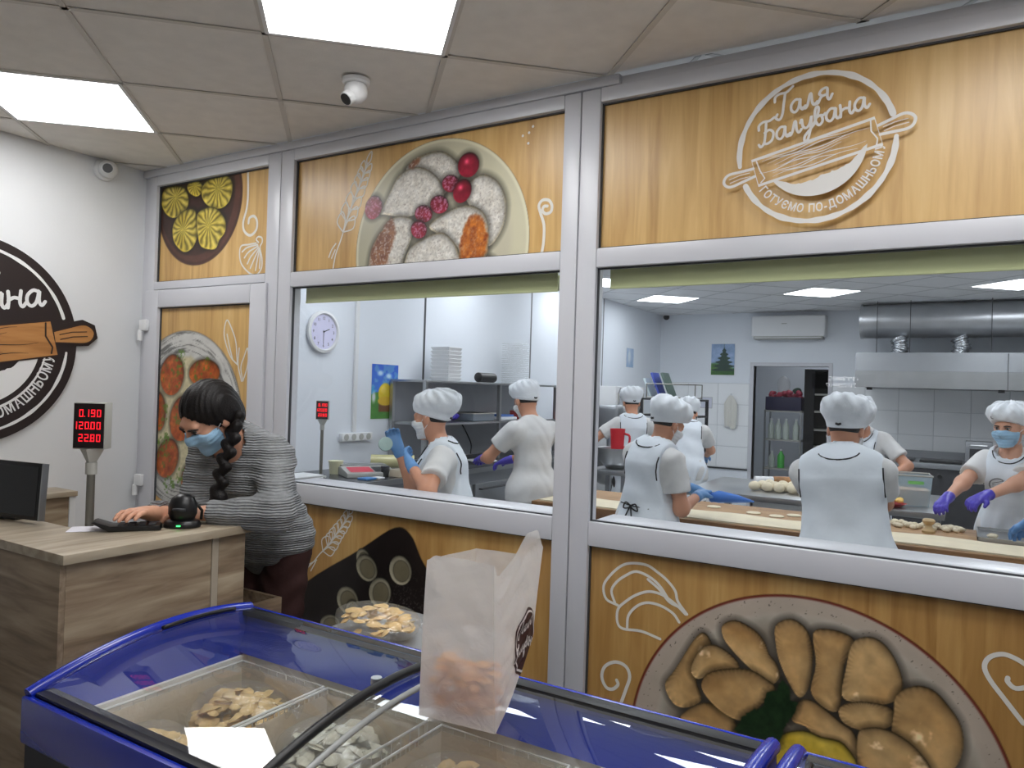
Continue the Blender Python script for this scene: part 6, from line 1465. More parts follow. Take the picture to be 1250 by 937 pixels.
w8 = FIG['w8']
def chest_print(f, u0, z0, R_):
    def fn(u, v, d):
        base = f.neck+f.r*(u0-u)+f.up*(z0+v); ts = np.linspace(0.32, -0.1, 160)[:, None]; pts = base+f.f*ts; F = f.tab.at(pts); k = np.argmax(F < 0.001); return pts[k]+f.f*0.0015
    m = MB(); m.stroke([(R_*math.cos(2*PI*i/24), R_*math.sin(2*PI*i/24)) for i in range(24)], .007, fn, closed=True)
    for k in range(5): y = -.022+.011*k; m.stroke([(-.026, y-.008), (0, y), (.026, y+.008)], .0045, fn)
    m.build('printed_emblem', mat('grey_print', (130, 134, 142), .7), f.root)
chest_print(w8, 0.035, -0.165, .042)
m = MB(); cc = w8.hl(.045, .098, .082); m.tube([cc+w8.F.T@np.array([.012*math.cos(2*PI*i/14), -.004*math.cos(2*PI*i/14), .009*math.sin(2*PI*i/14)]) for i in range(14)], .002, 6, closed=True); m.build('cap_emblem', M_['dark'], w8.root)
t = thing('piping_bag', 'blue cone-shaped cloth in the gloves of the cook with tied strings', 'piping bag', (2.80, 1.66, 0.985), math.radians(25))
MB().tube([(-.05, 0, 0), (.0, 0, .008), (.10, .0, .0), (.19, 0, -.012)], [.022, .034, .022, .004], 12).build('bag_cone', mat('blue_cloth_bag', (62, 120, 206), .6), t, smooth=True)
# ------------------------------------------------------------------ kitchen: walls
wb = bpy.data.objects['wall_back']
M_['groutbed'] = mat('tile_joint_mortar', (206, 209, 212), 0.9)
for q in ((0.005, DX0-.052), (DX1+.052, RX-.005)): bx(q[0], q[1], KY-.005, KY+.001, 0.526, 1.735).build('mortar_bed', M_['groutbed']).parent = wb
me0 = None
def tile_row(x0, x1, z0, z1, n):
    global me0
    w_ = (x1-x0)/n
    for i in range(n):
        o = bx(x0+i*w_+.004, x0+(i+1)*w_-.004, KY-.009, KY-.0052, z0+.004, z1-.004).build('tile', M_['tile'], None, bevel=0.0015, seg=1); o.parent = wb
rows = [(0.53, 0.83), (0.83, 1.13), (1.13, 1.43), (1.43, 1.73)]
for z0, z1 in rows: tile_row(0.01, DX0-.055, z0, z1, 3); tile_row(DX1+.055, RX-.01, z0, z1, 8)
bx(0.0, DX0-.05, KY-.02, KY, 0.505, 0.525).build('dado_rail', M_['dark'], None).parent = wb
wl = bpy.data.objects['wall_left']
for y in (2.56, 4.37, 6.2): bx(0.0, 0.006, y-.012, y+.012, 0.1, KZ).build('panel_joint', M_['gasket'] if y < 3 else M_['shadowgap'], None).parent = wl
bx(0.0, 0.004, 0.07, KY, 0.0, KZ).build('kitchen_wall_lining', M_['kwall'], None).parent = wl

# clock
t = thing('wall_clock', 'round white wall clock above the cooks on the kitchen left wall', 'clock', (0.005, 1.375, 1.918), 0)
MB().lathe([(0.142, 0), (0.152, 0.012), (0.150, 0.030), (0.132, 0.036), (0.126, 0.028), (0.124, 0.018), (0, 0.018)], n=40, axis='X').build('clock_rim', M_['white'], t, smooth=True, auto=0.6)
MB().lathe([(0.0, 0.02), (0.126, 0.02), (0.126, 0.0205), (0.0, 0.0206)], n=40, axis='X').build('clock_face', mat('pale_lilac_dial', (214, 212, 238), 0.5), t)
cf = lambda u, v, d: (0.0215+d, u, v)
m = MB()
for k in range(12):
    a = PI/2-2*PI*(k+1)/12; put_text(m, str(k+1), cf, 0.098*math.cos(a), 0.098*math.sin(a)-0.011, 0.030, 0, 0.01)
m.build('numerals', M_['dark'], t)
m = MB(); m.stroke([(0, 0), (0.058*math.cos(math.radians(22)), 0.058*math.sin(math.radians(22)))], 0.006, cf, 0.001); m.build('hour_hand', M_['black'], t)
m = MB(); m.stroke([(0, 0.01), (-0.002, -0.085)], 0.0045, cf, 0.0018); m.build('minute_hand', M_['black'], t)
MB().cyl((0.0225, 0, 0), (0.026, 0, 0), 0.006, n=12).build('hand_cap', M_['black'], t)

# pictures: a bright childlike drawing (left wall), a fir tree (back wall), a small blue one
def picture(label, name, loc, axis, w_, h_, paint, step=0.005, cat='poster'):
    t = thing(name, label, cat, loc)
    P = Print(0, w_, 0, h_, step); P.a[:] = 1; P.col[:] = 200; paint(P)
    me = bpy.data.meshes.new('printed_sheet'); nx, nz = P.nx, P.nz
    X, Z = P.X.ravel(), P.Z.ravel(); n_ = X.size
    co = np.stack([np.full(n_, 0.0015), X, Z], 1) if axis == 'X' else np.stack([X, np.full(n_, -0.0015), Z], 1)
    i = (np.arange(nx-1)[None, :]+nx*np.arange(nz-1)[:, None]).ravel(); q = np.stack([i, i+1, i+nx+1, i+nx], 1)
    me.vertices.add(n_); me.vertices.foreach_set('co', co.ravel()); me.loops.add(q.size); me.loops.foreach_set('vertex_index', q.ravel())
    me.polygons.add(len(q)); me.polygons.foreach_set('loop_start', np.arange(0, q.size, 4)); me.update()
    at = me.color_attributes.new('print', 'FLOAT_COLOR', 'POINT'); c = np.clip(P.col, 0, 255)/255; c = np.where(c <= 0.04045, c/12.92, ((c+0.055)/1.055)**2.4)
    at.data.foreach_set('color', np.concatenate([c, P.a[..., None]], 2).ravel().astype(np.float32)); me.materials.append(M_['printonly'])
    o = bpy.data.objects.new('printed_sheet', me); C.objects.link(o); o.parent = t
    b = MB()
    if axis == 'X': b.box(-0.0, 0.001, -0.004, w_+.004, -.004, h_+.004)
    else: b.box(-.004, w_+.004, -0.001, 0.0, -.004, h_+.004)
    b.build('backing_paper', M_['white'], t); return t
m = bpy.data.materials.new('printed_colour'); m.use_nodes = True; at = m.node_tree.nodes.new('ShaderNodeAttribute'); at.attribute_name = 'print'
m.node_tree.links.new(at.outputs['Color'], m.node_tree.nodes['Principled BSDF'].inputs['Base Color']); m.node_tree.nodes['Principled BSDF'].inputs['Roughness'].default_value = 0.5; M_['printonly'] = m
def paint_sun(P):
    n = fbm(P.X, P.Z, 20, 3); t_ = np.clip(P.Z/0.42, 0, 1)
    P.col = np.stack([90-60*t_+40*(n > .55)*(t_ > .6), 150-60*t_+40*(n > .55), 220-20*t_], -1)
    P.lay(P.Z-0.19-0.02*np.sin(P.X*20), np.stack([56+30*n, 120+30*n, 44+10*n], -1))
    for cx, cz in ((.10, .36), (.20, .34)): P.lay(np.hypot((P.X-cx)/1.6, P.Z-cz)-0.02, (190, 220, 240), 0.02)
    P.lay(np.maximum(np.abs(P.X-.165)-.075, np.abs(P.Z-.09)-.035), (120, 72, 34), 0.01)
    P.lay(np.hypot(P.X-.165, P.Z-.20)-.082, np.stack([236+0*n, 196+20*n, 40+0*n], -1), 0.008); P.lay(np.hypot((P.X-.165)/1.2, (P.Z-.14)/0.5)-.072, (232, 190, 50), 0.01)
    P.lay(np.hypot(P.X-.14, P.Z-.23)-.03, (250, 222, 90), 0.02)
    P.lay(np.hypot(P.X-.03, (P.Z-.17)/2)-.02, (214, 220, 224), 0.02)
def paint_fir(P):
    n = fbm(P.X, P.Z, 14, 5); t_ = P.Z/0.447
    P.col = np.stack([110+70*n, 140+60*n, 176+60*n], -1)
    P.lay(P.Z-0.13-0.04*np.sin(P.X*9+1), np.stack([50+60*n, 100+50*n, 50+10*n], -1), 0.03)
    w_ = np.clip((0.40-P.Z)*0.42, 0, 1)*(1+0.35*np.sin(P.Z*110)); P.lay(np.abs(P.X-.185)-w_*(P.Z > .05)-0.002, np.stack([22+26*n, 52+26*n, 46+14*n], -1), 0.008)
    P.lay(P.Z-0.05, np.stack([30+40*n, 76+40*n, 30+10*n], -1), 0.03)
def paint_blue(P):
    n = fbm(P.X, P.Z, 16, 7); P.col = np.stack([120+80*n, 160+50*n, 200+30*n], -1); P.lay(np.hypot(P.X-.1, (P.Z-.15)/1.6)-.05, (210, 220, 230), 0.03)
picture('bright painted poster with a yellow round shape under blue sky beside the clock', 'painted_poster', (0.006, 1.915, 1.285), 'X', 0.315, 0.43, paint_sun)
picture('poster of a dark green fir tree on the kitchen back wall', 'painted_poster', (0.782, KY-.010, 1.85), 'Y', 0.335, 0.447, paint_fir, 0.006)
picture('small pale blue picture high on the left wall near the far corner', 'painted_poster', (0.008, 6.97, 1.90), 'X', 0.25, 0.26, paint_blue, 0.012)
t = thing('notice_sheet', 'small white notice in a frame on the back wall beside the hanging towel', 'notice', (0.65, KY-.012, 1.37))
bx(0, .16, -.004, 0, 0, .15).build('sheet', mat('lilac_white_sheet', (206, 208, 222), 0.6), t); bx(-.006, .166, -.002, 0.001, -.006, .156).build('frame', M_['grey'], t)
t = thing('hanging_towel', 'white cloth hanging from a hook on the kitchen back wall', 'towel', (1.09, KY-.03, 1.56))
m = MB(); vs = []; fs = []
for j in range(15):
    for i in range(11):
        u, v = i/10-.5, j/14; w_ = 0.04+0.11*min(1, v*4)*(1-0.25*max(0, v-.6)/.4); vs.append((u*w_*1.25, -0.02-0.012*math.sin(u*18)*min(1, v*2), -v*0.46-0.02*math.sin(u*6)*v))
for j in range(14):
    for i in range(10): a = j*11+i; fs.append((a, a+11, a+12, a+1))
m.add(vs, fs); m.build('cloth', mat('offwhite_towel', (214, 212, 204), 0.9), t, smooth=True)
MB().tube([(0, 0.018, 0.02), (0, -0.02, 0.02), (0, -0.025, 0.0)], 0.005, 6).build('hook', M_['steel'], t)

# socket strip and conduit on the left wall
t = thing('socket_strip', 'white strip of four power sockets on the kitchen left wall', 'socket', (0.005, 1.58, 1.155))
MB().box(0, 0.035, 0, 0.33, -0.03, 0.03).build('strip_body', M_['white'], t, bevel=0.006)
for k in range(4): MB().cyl((0.034, 0.045+0.08*k, 0), (0.037, 0.045+0.08*k, 0), 0.024, n=18).build('socket', M_['grey'], t)
t = thing('cable_conduit', 'thin white cable conduit running up the wall from the socket strip', 'conduit', (0.005, 1.725, 1.19))
MB().box(0, 0.02, -0.018, 0.018, 0, KZ-1.19).build('conduit_cover', M_['white'], t, bevel=0.003)
# dome camera in the far corner
t = thing('corner_camera', 'small dark dome camera in the far top corner of the kitchen', 'camera', (0.10, KY-.05, 2.70))
MB().ellipsoid((0, 0, 0), (0.045, 0.045, 0.045), 16, 10).build('camera_ball', M_['dark'], t, smooth=True); MB().cyl((0, 0, 0.02), (0, 0, 0.034), 0.05, n=18).build('camera_base', M_['white'], t)

# air conditioner
t = thing('air_conditioner', 'white wall-mounted air conditioner above the storeroom door', 'air conditioner', (1.387, KY-.001, 2.35))
bx(0, 0.955, -0.21, 0, 0.03, 0.315).build('casing', M_['white'], t, bevel=0.02, seg=3)
bx(0.03, 0.925, -0.205, -0.02, 0.0, 0.034).build('air_outlet', M_['grey'], t, bevel=0.004)
bx(0.05, 0.905, -0.214, -0.19, 0.012, 0.022).build('flap', M_['white'], t)
bx(0.40, 0.47, -0.2115, -0.2105, 0.20, 0.212).build('badge', M_['grey'], t)

# duct, flexible elbows, hood
M_['galv'] = mat('galvanised_steel', (190, 193, 197), 0.36, metal=0.8, noise=0.12, nscale=5)
t = thing('ventilation_duct', 'large round galvanised ventilation duct under the ceiling above the hood', 'duct', (2.83, 7.6, 2.515))
MB().cyl((0, 0, 0), (2.72, 0, 0), 0.205, n=40).build('duct_tube', M_['galv'], t, smooth=True, auto=0.8)
for x in (0.0, 0.16, 0.66, 1.18, 1.70, 2.2): MB().tube([(x, 0, 0), (x+0.03, 0, 0)], 0.212, 36).build('duct_collar', M_['galv'], t, smooth=True, auto=0.8)
M_['foil'] = mat('crumpled_foil', (196, 200, 204), 0.22, metal=0.95, bump=0.9, bscale=30)
for k, x in enumerate((3.24, 3.87)):
    t = thing('flexible_duct', ('left' if k == 0 else 'right')+' crinkled foil duct elbow joining the round duct to the hood', 'duct', (x, 7.55, 2.31), 0, 'foil duct elbows')
    m = MB(); pts = []; rr = []
    for i in range(25): pts.append((0.03*math.sin(i*.13), -0.02*i/25, -0.001-0.195*i/24)); rr.append(0.082+0.008*math.sin(i*1.9)+0.01*math.sin(i*.5+k))
    m.tube(pts, rr, 22); m.build('foil_tube', M_['foil'], t, smooth=True)
t = thing('extractor_hood', 'long stainless extractor hood over the stoves', 'hood', (2.83, 7.15, 1.71))
b = MB(); X1 = 2.62
b.prism([(0, 0.0), (0, 0.19), (0.02, 0.40), (1.12, 0.40), (1.12, 0.0), (1.08, 0.0), (1.08, 0.14), (0.04, 0.14), (0.04, 0.0)][::-1], lambda u, v, d: (d, u, v), 0.0, X1); b.build('hood_shell', M_['steelb'], t)
bx(-.003, X1+.003, -0.006, 0.0, -0.004, 0.185).build('lower_band', M_['steel'], t)
for x in (1.50,): bx(x, x+.006, -0.008, 0.0, -0.004, 0.39).build('panel_seam', M_['dark'], t)
for x in (0.20, 0.55, 1.35): MB().cyl((x, 0.2, 0.40), (x, 0.2, 1.02), 0.004, n=6).build('hanger_rod', M_['dark'], t)
for x in (0.15, 1.45): MB().box(x-.03, x+.03, .05, .08, -.035, 0.0).build('hook_bracket', M_['black'], t)

# stoves along the back wall
t = thing('cooking_range', 'dark steel cooking range under the extractor hood', 'stove', (2.95, 7.25, 0))
bx(0, 2.5, 0, 0.9, 0.1, 0.80).build('range_body', M_['dark'], t, bevel=0.01); bx(-.01, 2.51, -.02, 0.91, 0.80, 0.86).build('range_top', M_['steelb'], t, bevel=0.006)
for k in range(5):
    bx(0.08+k*.48, 0.50+k*.48, 0.08, 0.5, 0.861, 0.885).build('hob_grate', M_['black'], t, bevel=0.006)
    MB().cyl((0.29+k*.48, -0.02, 0.72), (0.29+k*.48, -0.05, 0.72), 0.025, n=12).build('knob', M_['black'], t)
bx(-0.01, 2.51, 0.86, 0.90, 0.86, 0.95).build('rear_upstand', M_['steelb'], t)
for y in (0.02, 0.82):
    for x in (0.04, 2.42): bx(x, x+.05, y, y+.05, 0, 0.1).build('leg', M_['steelb'], t)
t = thing('steel_fryer', 'upright stainless fryer box standing on the range by the right edge', 'fryer', (3.96, 7.30, 0.887))
bx(0, 0.26, 0, 0.3, 0, 0.24).build('fryer_body', M_['steelb'], t, bevel=0.01); bx(0.04, 0.22, -0.01, 0, 0.04, 0.16).build('front_panel', M_['dark'], t); MB().tube([(0.05, 0, .2), (0.05, -.04, .2), (.2, -.04, .2), (.2, 0, .2)], .007, 6).build('handle', M_['steel'], t)

t = thing('storeroom_light', 'LED panel on the storeroom ceiling behind the doorway', 'ceiling light', (2.0, 9.1, 2.495)); bx(-.3, .3, -.3, .3, -.006, 0).build('diffuser', emat('storeroom_led', (244, 249, 255), 4.0), t)  # added fill panel, unseen, brightens the storeroom
# storeroom seen through the doorway
t = thing('storage_rack', 'glass-shelved metal rack inside the storeroom doorway', 'rack', (1.42, 8.85, 0))
for x in (0, 0.50):
    for y in (0, 0.35): bx(x, x+.025, y, y+.025, 0, 1.37).build('upright', M_['steel'], t)
for z in (0.50, 0.92, 1.34): bx(0.0, 0.525, 0, 0.375, z, z+.02).build('shelf', M_['grey'], t)
t = thing('decor_crate', 'dark crate of red and pink ornaments on top of the storeroom rack', 'crate', (1.43, 8.86, 1.362)); rnd = random.Random(2)
bx(0, 0.5, 0, 0.33, 0, 0.20).build('crate', mat('dark_blue_crate', (44, 42, 72), 0.6), t, bevel=0.01)
m = MB()
for i in range(40): m.ellipsoid((rnd.uniform(.05, .48), rnd.uniform(.02, .3), rnd.uniform(.19, .27)), (rnd.uniform(.02, .045),)*3, 8, 6)
tag(m.build('ornaments', mat('red_ornaments', (168, 50, 76), 0.5, noise=0.4, nscale=20), t, smooth=True), kind='stuff')
m = MB(); m.ellipsoid((.22, .15, .36), (.09, .07, .15), 14, 10, lump=.25, seed=3); m.build('white_wrapping', M_['film'], t, smooth=True)
m = MB(); m.ellipsoid((.42, .15, .29), (.06, .05, .05), 12, 8, lump=.3, seed=5); m.build('dark_greenery', mat('dark_green', (34, 62, 50), 0.8), t, smooth=True)
M_['btl'] = mat('pale_bottle', (196, 206, 198), 0.4); M_['btlg'] = mat('green_bottle', (84, 190, 84), 0.35)
def bottle(label, loc, mtl, h=0.26, r=0.04, cap='white', group='bottles in the storeroom rack'):
    t = thing('bottle', label, 'bottle', loc, 0, group)
    MB().lathe([(r*.95, 0), (r, .01), (r, h*.65), (r*.4, h*.84), (r*.36, h*.92)], n=18).build('bottle_body', M_[mtl], t, smooth=True, auto=0.7); MB().cyl((0, 0, h*.92), (0, 0, h), r*.45, n=14).build('cap', M_[cap], t)
for k, (x, lab) in enumerate(((.07, 'pale bottle at the left of the upper rack shelf in the storeroom'), (.17, 'second pale bottle from the left on the upper rack shelf'), (.28, 'third pale bottle from the left on the upper rack shelf'), (.42, 'rightmost pale bottle on the upper rack shelf behind the upright'))): bottle(lab, (1.43+x, 8.97, 0.941), 'btl', .30, .045)
bottle('bright green bottle on the lower shelf of the storeroom rack', (1.43+.22, 8.97, 0.521), 'btlg', .27, .05); bottle('white bottle beside the bright green bottle on the lower rack shelf', (1.43+.09, 8.97, 0.521), 'btl', .24, .045)
t = thing('dark_shelving', 'tall black shelving with pale shelf edges inside the storeroom', 'shelving', (1.96, 8.9, 0))
M_['blk'] = mat('matt_black_board', (24, 25, 28), 0.8)
bx(0, 0.03, 0, 0.4, 0, 1.97).build('side_board', M_['blk'], t); bx(0.45, 0.48, 0, 0.4, 0, 1.97).build('side_board', M_['blk'], t); bx(0.0, .48, .4, .42, 0, 1.97).build('back_board', M_['blk'], t); bx(0.03, .14, 0, .02, 0, 1.97).build('front_stile', M_['blk'], t)
for z in (0.33, 0.58, 0.84, 1.09, 1.35, 1.60, 1.945): bx(.031, .449, 0.021, .399, z, z+.024).build('shelf', M_['grey'] if z < 1.9 else M_['blk'], t)

# ------------------------------------------------------------------ left wall counter with shelf unit
CZ = 0.93
M_['bluetop'] = mat('dark_stone_worktop', (58, 60, 64), 0.25)
t = thing('wall_counter', 'stainless wall counter with a dark top and fridge doors behind the left window', 'counter', (0.012, 0.35, 0))
bx(0.012, 0.72, 0.35, 4.35, 0.905, CZ).build('countertop', M_['bluetop'], t, world=True, bevel=0.003)
bx(0.72, 0.735, 0.35, 4.35, 0.895, CZ+.001).build('front_edge', M_['steel'], t, world=True)
bx(0.02, 0.68, 0.38, 4.32, 0.14, 0.904).build('carcass', M_['steelb'], t, world=True)
for k in range(6):
    y = 0.42+k*.65; o = bx(0.681, 0.705, y, y+.60, 0.20, 0.80).build('door', M_['steel'], t, world=True, bevel=0.004)
    MB().tube([(0.706, y+.05, .76), (0.73, y+.05, .76), (0.73, y+.55, .76), (0.706, y+.55, .76)], .007, 6).build('door_handle', M_['dark'], o).location = (-.012, -.35, 0)
for y in (0.40, 4.22):
    for x in (.05, .6): bx(x, x+.05, y, y+.05, 0, .139).build('leg', M_['steelb'], t, world=True)
t = thing('steel_shelf_unit', 'stainless two-tier shelf unit standing on the wall counter', 'shelf', (0.02, 2.1, CZ+.002))
SY0, SY1 = 2.12, 4.30
for y in (SY0, 3.2, SY1-.03): bx(0.35, 0.38, y, y+.03, CZ+.002, 1.585).build('upright', M_['steel'], t, world=True)
for y in (SY0, SY1-.03): bx(0.02, 0.05, y, y+.03, CZ+.002, 1.585).build('upright', M_['steel'], t, world=True)
bx(0.02, 0.38, SY0, SY1, 1.586, 1.602).build('shelf', M_['steel'], t, world=True, bevel=0.002); bx(0.051, 0.39, SY0+.031, SY1-.031, 1.245, 1.262).build('shelf', M_['steel'], t, world=True)
bx(0.022, 0.028, SY0+.03, SY1-.03, CZ+.01, 1.585).build('back_sheet', M_['steelb'], t, world=True)
# stack of white lidded boxes (top shelf), clear box stack, speaker
first = None
for k in range(9):
    if first is None:
        t = thing('foam_box', '', 'box', (0.20, 2.62, 1.604), 0, 'stacked white foam boxes on the shelf unit')
        MB().lathe([(0.120, 0), (0.132, 0.022), (0.138, 0.023), (0.138, 0.028), (0.120, 0.031)], n=4).build('box_shell', M_['white'], t).rotation_euler = (0, 0, PI/4)
        first = t
    else: t = copy_tree(first); t.location.z = 1.604+0.0315*k
    t['label'] = 'white foam box in the stack beside the wall joint, '+['at the bottom of the stack', 'second from the bottom', 'third from the bottom', 'fourth from the bottom', 'fifth of nine from the bottom', 'fourth from the top', 'third from the top', 'second from the top', 'topmost of the stack'][k]
t = thing('clear_lid_stack', 'tall stack of clear ridged plastic lids on the shelf unit behind the speaker', 'lids', (0.20, 3.75, 1.604))
m = MB()
for k in range(22): m.lathe([(0.125, 0.018*k), (0.145, 0.018*k+.004), (0.13, 0.018*k+.012)], n=4)
o = m.build('lids', M_['film'], t); o.rotation_euler = (0, 0, PI/4); tag(o, kind='stuff')
t = thing('bluetooth_speaker', 'black pill-shaped speaker lying on top of the shelf unit', 'speaker', (0.34, 3.02, 1.645))
MB().tube([(0, -.13, 0), (0, -.12, 0), (0, .12, 0), (0, .13, 0)], [.028, .042, .042, .028], 20).build('speaker_body', M_['black'], t, smooth=True, auto=0.9)
MB().cyl((0, .131, 0), (0, .133, 0), .026, n=16).build('end_cap', M_['dark'], t)
# shelf contents
t = thing('glove_box', 'heap of violet gloves on the middle shelf of the shelf unit', 'gloves', (0.24, 2.62, 1.264)); m = MB(); rnd = random.Random(8)
for i in range(9): m.ellipsoid((rnd.uniform(-.06, .06), rnd.uniform(-.10, .12), .03+rnd.uniform(0, .03)), (.035, .045, .03), 10, 7, lump=.3, seed=i)
tag(m.build('gloves', M_['glovev'], t, smooth=True), kind='stuff')
t = thing('grey_tray', 'grey plastic tray on the middle shelf of the shelf unit', 'tray', (0.22, 3.0, 1.264)); bx(-.13, .13, -.17, .17, 0, .07).build('tray_body', mat('grey_blue_plastic', (120, 130, 140), 0.5), t, bevel=0.012); bx(-.14, .14, -.18, .18, .062, .07).build('tray_rim', M_['grey'], t)
t = thing('folded_cloths', 'folded white and blue cloths on the middle shelf beside the grey tray', 'cloths', (0.22, 3.42, 1.264))
bx(-.12, .12, -.16, .16, 0, .03).build('folded_cloth', M_['cotton'], t, bevel=.01); bx(-.10, .11, -.10, .12, .031, .05).build('folded_cloth', mat('blue_cloth', (84, 120, 190), .8), t, bevel=.008)
t = thing('red_box', 'small red and white box on the middle shelf by the second cook', 'box', (0.22, 3.86, 1.264)); bx(-.08, .08, -.09, .09, 0, .08).build('carton', mat('red_carton', (196, 60, 64), .6), t, bevel=.003)
t = thing('black_cable', 'black cable hanging below the middle shelf', 'cable', (0.10, 3.0, 1.24)); MB().tube(catmull([(0, 0, 0), (.01, .02, -.03), (.0, .10, -.10), (.01, .16, -.20), (0, .17, -.29)], 5), .006, 6).build('cord', M_['black'], t, smooth=True)
# counter items
pd = pole_display('small grey price display on a pole with red digits inside the left window', (0.36, 1.06, 1.375), math.radians(36), CZ+.001, 0.80)
t = thing('counter_scale', 'grey weighing scale with a red display panel on the wall counter', 'scale', (0.44, 1.40, CZ+.001), math.radians(60))
b = MB(); b.prism([(-.15, 0), (.15, 0), (.15, .045), (.02, .06), (-.15, .03)], lambda u, v, d: (d, u, v), -.17, .17); b.build('scale_body', M_['grey'], t, bevel=.006)
fn = lambda u, v, d: (u, -.15+v*.985, .0315+v*.176+d)
MB().add([fn(-.14, .02, .0012), fn(.02, .02, .0012), fn(.02, .14, .0012), fn(-.14, .14, .0012)], [(0, 1, 2, 3)]).build('red_panel', mat('red_scale_panel', (176, 36, 60), .35, emit=.35), t)
MB().add([fn(.03, .02, .0012), fn(.15, .02, .0012), fn(.15, .14, .0012), fn(.03, .14, .0012)], [(0, 1, 2, 3)]).build('keypad', M_['dark'], t)
bx(-.16, .16, .03, .14, .061, .068).build('weighing_plate', M_['steel'], t, bevel=.003)
t = thing('cling_film_roll', 'large yellowish cling film roll lying on the wall counter', 'film roll', (0.30, 1.85, CZ+.052), math.radians(38))
MB().tube([(-.16, 0, 0), (.16, 0, 0)], .050, 24).build('film_roll', mat('yellow_cling_film', (206, 200, 150), .2), t, smooth=True, auto=.8)
MB().tube([(-.162, 0, 0), (.162, 0, 0)], .030, 18).build('cardboard_core', mat('brown_core', (92, 66, 44), .8), t, smooth=True, auto=.8)
t = thing('cream_tub', 'cream plastic tub on the wall counter beside the price display', 'tub', (0.26, 1.30, CZ+.001)); MB().lathe([(.040, 0), (.050, .085), (.053, .09), (.046, .088)], n=24).build('tub', mat('cream_plastic', (226, 222, 186), .5), t, smooth=True, auto=.7)
t = thing('black_jar', 'small black jar with a glossy lid in front of the scale', 'jar', (0.60, 1.42, CZ+.001)); MB().lathe([(.028, 0), (.030, .05), (.026, .056)], n=20).build('jar_body', M_['black'], t, smooth=True, auto=.7); MB().cyl((0, 0, .056), (0, 0, .072), .030, n=20).build('lid', M_['dark'], t)
t = thing('clear_container', 'clear lidded container on the counter in front of the first cook', 'container', (0.68, 1.50, CZ+.004)); bx(-.05, .05, -.07, .07, 0, .05).build('container_body', M_['frost'], t, bevel=.008); bx(-.055, .055, -.075, .075, .05, .058).build('lid', M_['film'], t, bevel=.003)
t = thing('white_tray_stack', 'stack of thin white trays on the counter at the left window post', 'trays', (0.46, 0.78, CZ+.001))
for k in range(4): bx(-.09, .09, -.12, .12, k*.014, k*.014+.010).build('tray', M_['white'], t, bevel=.003)
t = thing('blue_sachets', 'small blue and white sachets on the counter under the scale', 'sachets', (0.62, 1.22, CZ+.001)); bx(-.04, .04, -.05, .05, 0, .012).build('sachet', mat('blue_sachet', (70, 130, 190), .5), t, bevel=.004); bx(-.02, .05, .055, .12, 0, .01).build('sachet', M_['white'], t, bevel=.004)
t = thing('dough_plate', 'white plate of dumplings under the violet glove of the second cook', 'plate', (0.50, 2.75, CZ+.001)); MB().lathe([(.07, 0), (.13, .015), (.135, .018), (.06, .008)], n=28).build('plate', M_['white'], t, smooth=True)

# round mould held by the first cook
t = thing('round_mould', 'round frosted mould held up in the first cook\'s blue gloves', 'mould', (1.385, 0.505, 1.245), (math.radians(78), 0, math.radians(48)))
MB().lathe([(.030, -.014), (.036, -.012), (.036, .012), (.030, .014), (.0, .010)], n=28).build('mould_ring', mat('pale_green_plastic', (170, 196, 190), .3), t, smooth=True, auto=.7)

# ------------------------------------------------------------------ work tables on the right
M_['flour'] = mat('floured_board', (226, 214, 186), .75, noise=.10, nscale=7)
M_['board'] = woodmat('table_wood', [(134, 98, 62), (164, 126, 84), (188, 152, 108)], 'X', 4, 7, .6)
M_['boardedge'] = woodmat('table_edge_wood', [(92, 58, 30), (128, 88, 48), (160, 118, 70)], 'X', 4, 7, .55)
TZ = 0.85
t = thing('wooden_table', 'long floured wooden work table across the right window', 'table', (1.62, 1.66, 0))
bx(1.62, 5.0, 1.66, 2.42, TZ-.045, TZ).build('tabletop', M_['board'], t, world=True, bevel=.004)
bx(1.62, 5.0, 1.645, 1.659, TZ-.10, TZ-.001).build('front_board', M_['boardedge'], t, world=True, bevel=.002)
bx(1.66, 4.96, 1.72, 1.76, TZ-.11, TZ-.047).build('apron_rail', M_['steelb'], t, world=True); bx(1.66, 4.96, 2.32, 2.36, TZ-.11, TZ-.047).build('apron_rail', M_['steelb'], t, world=True)
for x in (1.66, 3.05, 4.90):
    for y in (1.72, 2.32): bx(x, x+.05, y, y+.05, 0, TZ-.112).build('leg', M_['steelb'], t, world=True)
bx(1.68, 4.94, 1.78, 2.30, .34, .36).build('under_shelf', M_['steelb'], t, world=True)
t = thing('rolled_dough', 'long pale sheet of rolled dough along the front of the wooden table', 'dough', (1.70, 1.70, TZ+.001))
m = MB(); pts = []; rnd = random.Random(6)
top = [(1.66+3.3*i/44, 1.68+.008*math.sin(i*.7)) for i in range(45)]+[(4.96-3.3*i/44, 1.985+.02*math.sin(i*.9+1)) for i in range(45)]
m.prism([(a-1.70, b_-1.70) for a, b_ in top], lambda u, v, d: (u, v, d), 0, .008); m.build('dough_sheet', M_['flour'], t)
first = None
for k, (x, y) in enumerate(((2.88, 2.13), (3.02, 2.10), (3.10, 2.20), (3.20, 2.12), (2.62, 2.2))):
    if first is None: t = thing('dough_disc', '', 'dough', (x, y, TZ+.001), 0, 'cut dough discs on the wooden table'); MB().lathe([(.040, 0), (.043, .003), (.038, .007), (0, .007)], n=18).build('dough', M_['flour'], t, smooth=True, auto=.7); first = t
    else: t = copy_tree(first); t.location = (x, y, TZ+.001); t.rotation_euler.z = k
    t['label'] = ['thin dough disc left of the broad-backed cook on the wooden table', 'second dough disc from the left near the broad-backed cook', 'dough disc lying furthest back on the wooden table', 'dough disc touching the broad-backed cook\'s left outline', 'dough disc beside the blue gloves at the left end of the table'][k]
m = MB()
